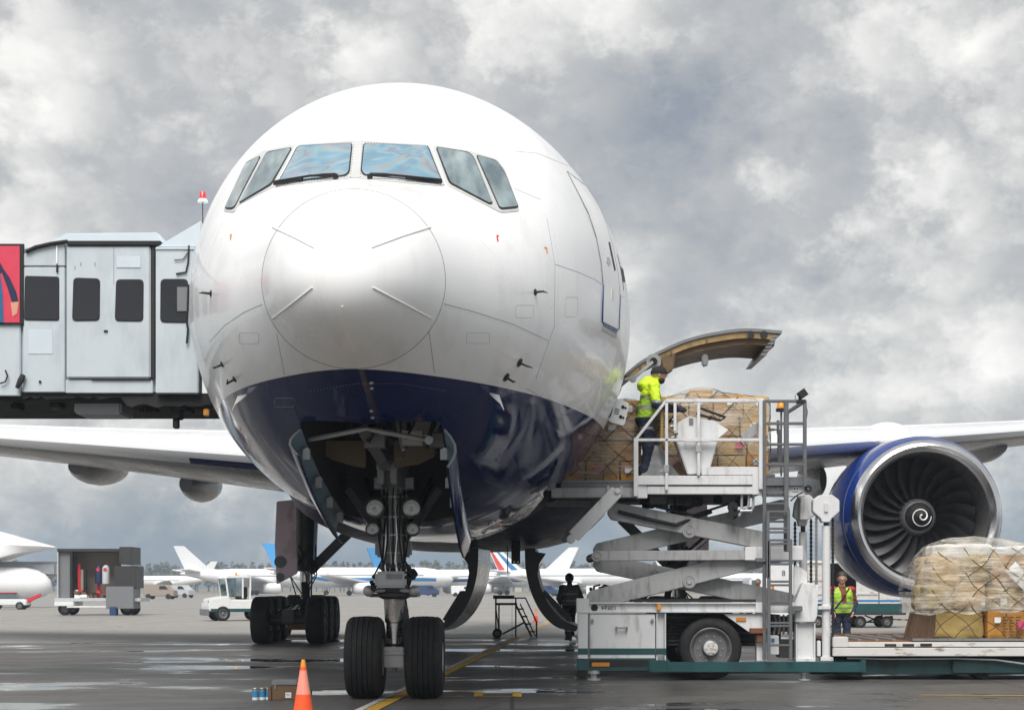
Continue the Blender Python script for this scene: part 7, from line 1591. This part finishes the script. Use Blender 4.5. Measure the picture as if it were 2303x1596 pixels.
def far_bits():
    T = thing('control_tower', 'pale square tower rising above the parked airliners', 'tower', (GX(1166, 560), 560, 0)); D = 560
    g = MB(); g.pb(1158, 1285, 1174, 1331.2, D, 3); g.build('shaft', 'tower', T, bevel=.05); g = MB(); g.pb(1156, 1277, 1176, 1285, D - .5, 4); g.build('cab', 'far_grey', T, bevel=.1); g = MB(); g.pb(1157, 1274.5, 1175, 1277, D - .3, 3.6); g.build('roof', 'tower', T, bevel=.05)
    random.seed(12)
    V = [(880, 300, 'far_grey', 'grey van below the sky-blue tail'), (1040, 280, 'far_white', 'white van below the nose of the blue-finned airliner'), (958, 265, 'far_navy', 'navy van right of the nose gear strut'), (1230, 290, 'far_navy', 'navy van under the red and blue striped tail'), (405, 240, 'light_grey', 'light grey van left of the tow tractor'), (360, 210, 'beige', 'tan van beyond the catering loader'), (1345, 280, 'far_white', 'white van beyond the walking figure')]
    for px, D, m, lab in V:
        L = Loc((GX(px, D), D, 0), random.uniform(-.4, .4)); T = thing('service_van', lab, 'van', L.o, 'service vans across the field'); g = MB(); side(g, [(-2, .4), (-2, 1.9), (1.0, 1.95), (1.6, 1.3), (2.1, 1.15), (2.2, .4)], -.9, .9); L.build(g, 'body', m, T, .08); g = MB(); side(g, [(.2, 1.3), (.2, 1.75), (.95, 1.75), (1.4, 1.3)], -.92, .92); L.build(g, 'side_window', 'tinted', T, 0)
        for x in (-1.3, 1.4):
            for y in (-.85, .85): g = MB(); g.cyl((x, y - .1, .36), (x, y + .1, .36), .36, n=14); L.build(g, 'wheel', 'rubber', T, 0)
far_bits()
def tree_line():
    random.seed(77); g = MB()
    for k in range(520):
        x = -330 + 660 * k / 519 + random.uniform(-1.2, 1.2); y = 690 + random.uniform(-12, 30); h = random.uniform(10.5, 13.2); g.cyl((x, y, 0), (x, y, h * .8), .16, .05, n=5)
        for j in range(90):
            t = random.random(); r = (1.9 * math.sin(PI * min(1, .12 + .85 * t)) + .25) * random.uniform(.3, 1); a = random.uniform(0, 2 * PI); c = Vector((x + r * math.cos(a), y + r * math.sin(a), h * (.22 + .8 * t))); s = random.uniform(.5, 1.15); u = Vector((random.uniform(-1, 1), random.uniform(-1, 1), random.uniform(-1, 1))).normalized(); v = u.orthogonal().normalized(); w = u.cross(v)
            g.add([c + v * s, c + w * s * .8, c - v * s, c - w * s * .6], [(0, 1, 2, 3)], 1)
    o = g.build('tree_line', ['trunk', 'foliage']); tag(o, 'hazy line of distant trees behind the parked airliners', 'trees', None, 'stuff')
tree_line()
def haze():
    g = MB(); g.box(-700, 700, -60, 760, -1.0, 20); m = bpy.data.materials.new('haze_air'); m.use_nodes = True; nt = m.node_tree; nt.nodes.clear(); out = nt.nodes.new('ShaderNodeOutputMaterial'); v = nt.nodes.new('ShaderNodeVolumePrincipled'); v.inputs['Color'].default_value = (.74, .86, 1, 1); v.inputs['Density'].default_value = .0006; v.inputs['Anisotropy'].default_value = .2; nt.links.new(v.outputs[0], out.inputs['Volume'])
    o = g.build('haze', m); o['kind'] = 'stuff'; o['label'] = 'pale damp haze over the airfield'
HAZE = True
if HAZE: haze()
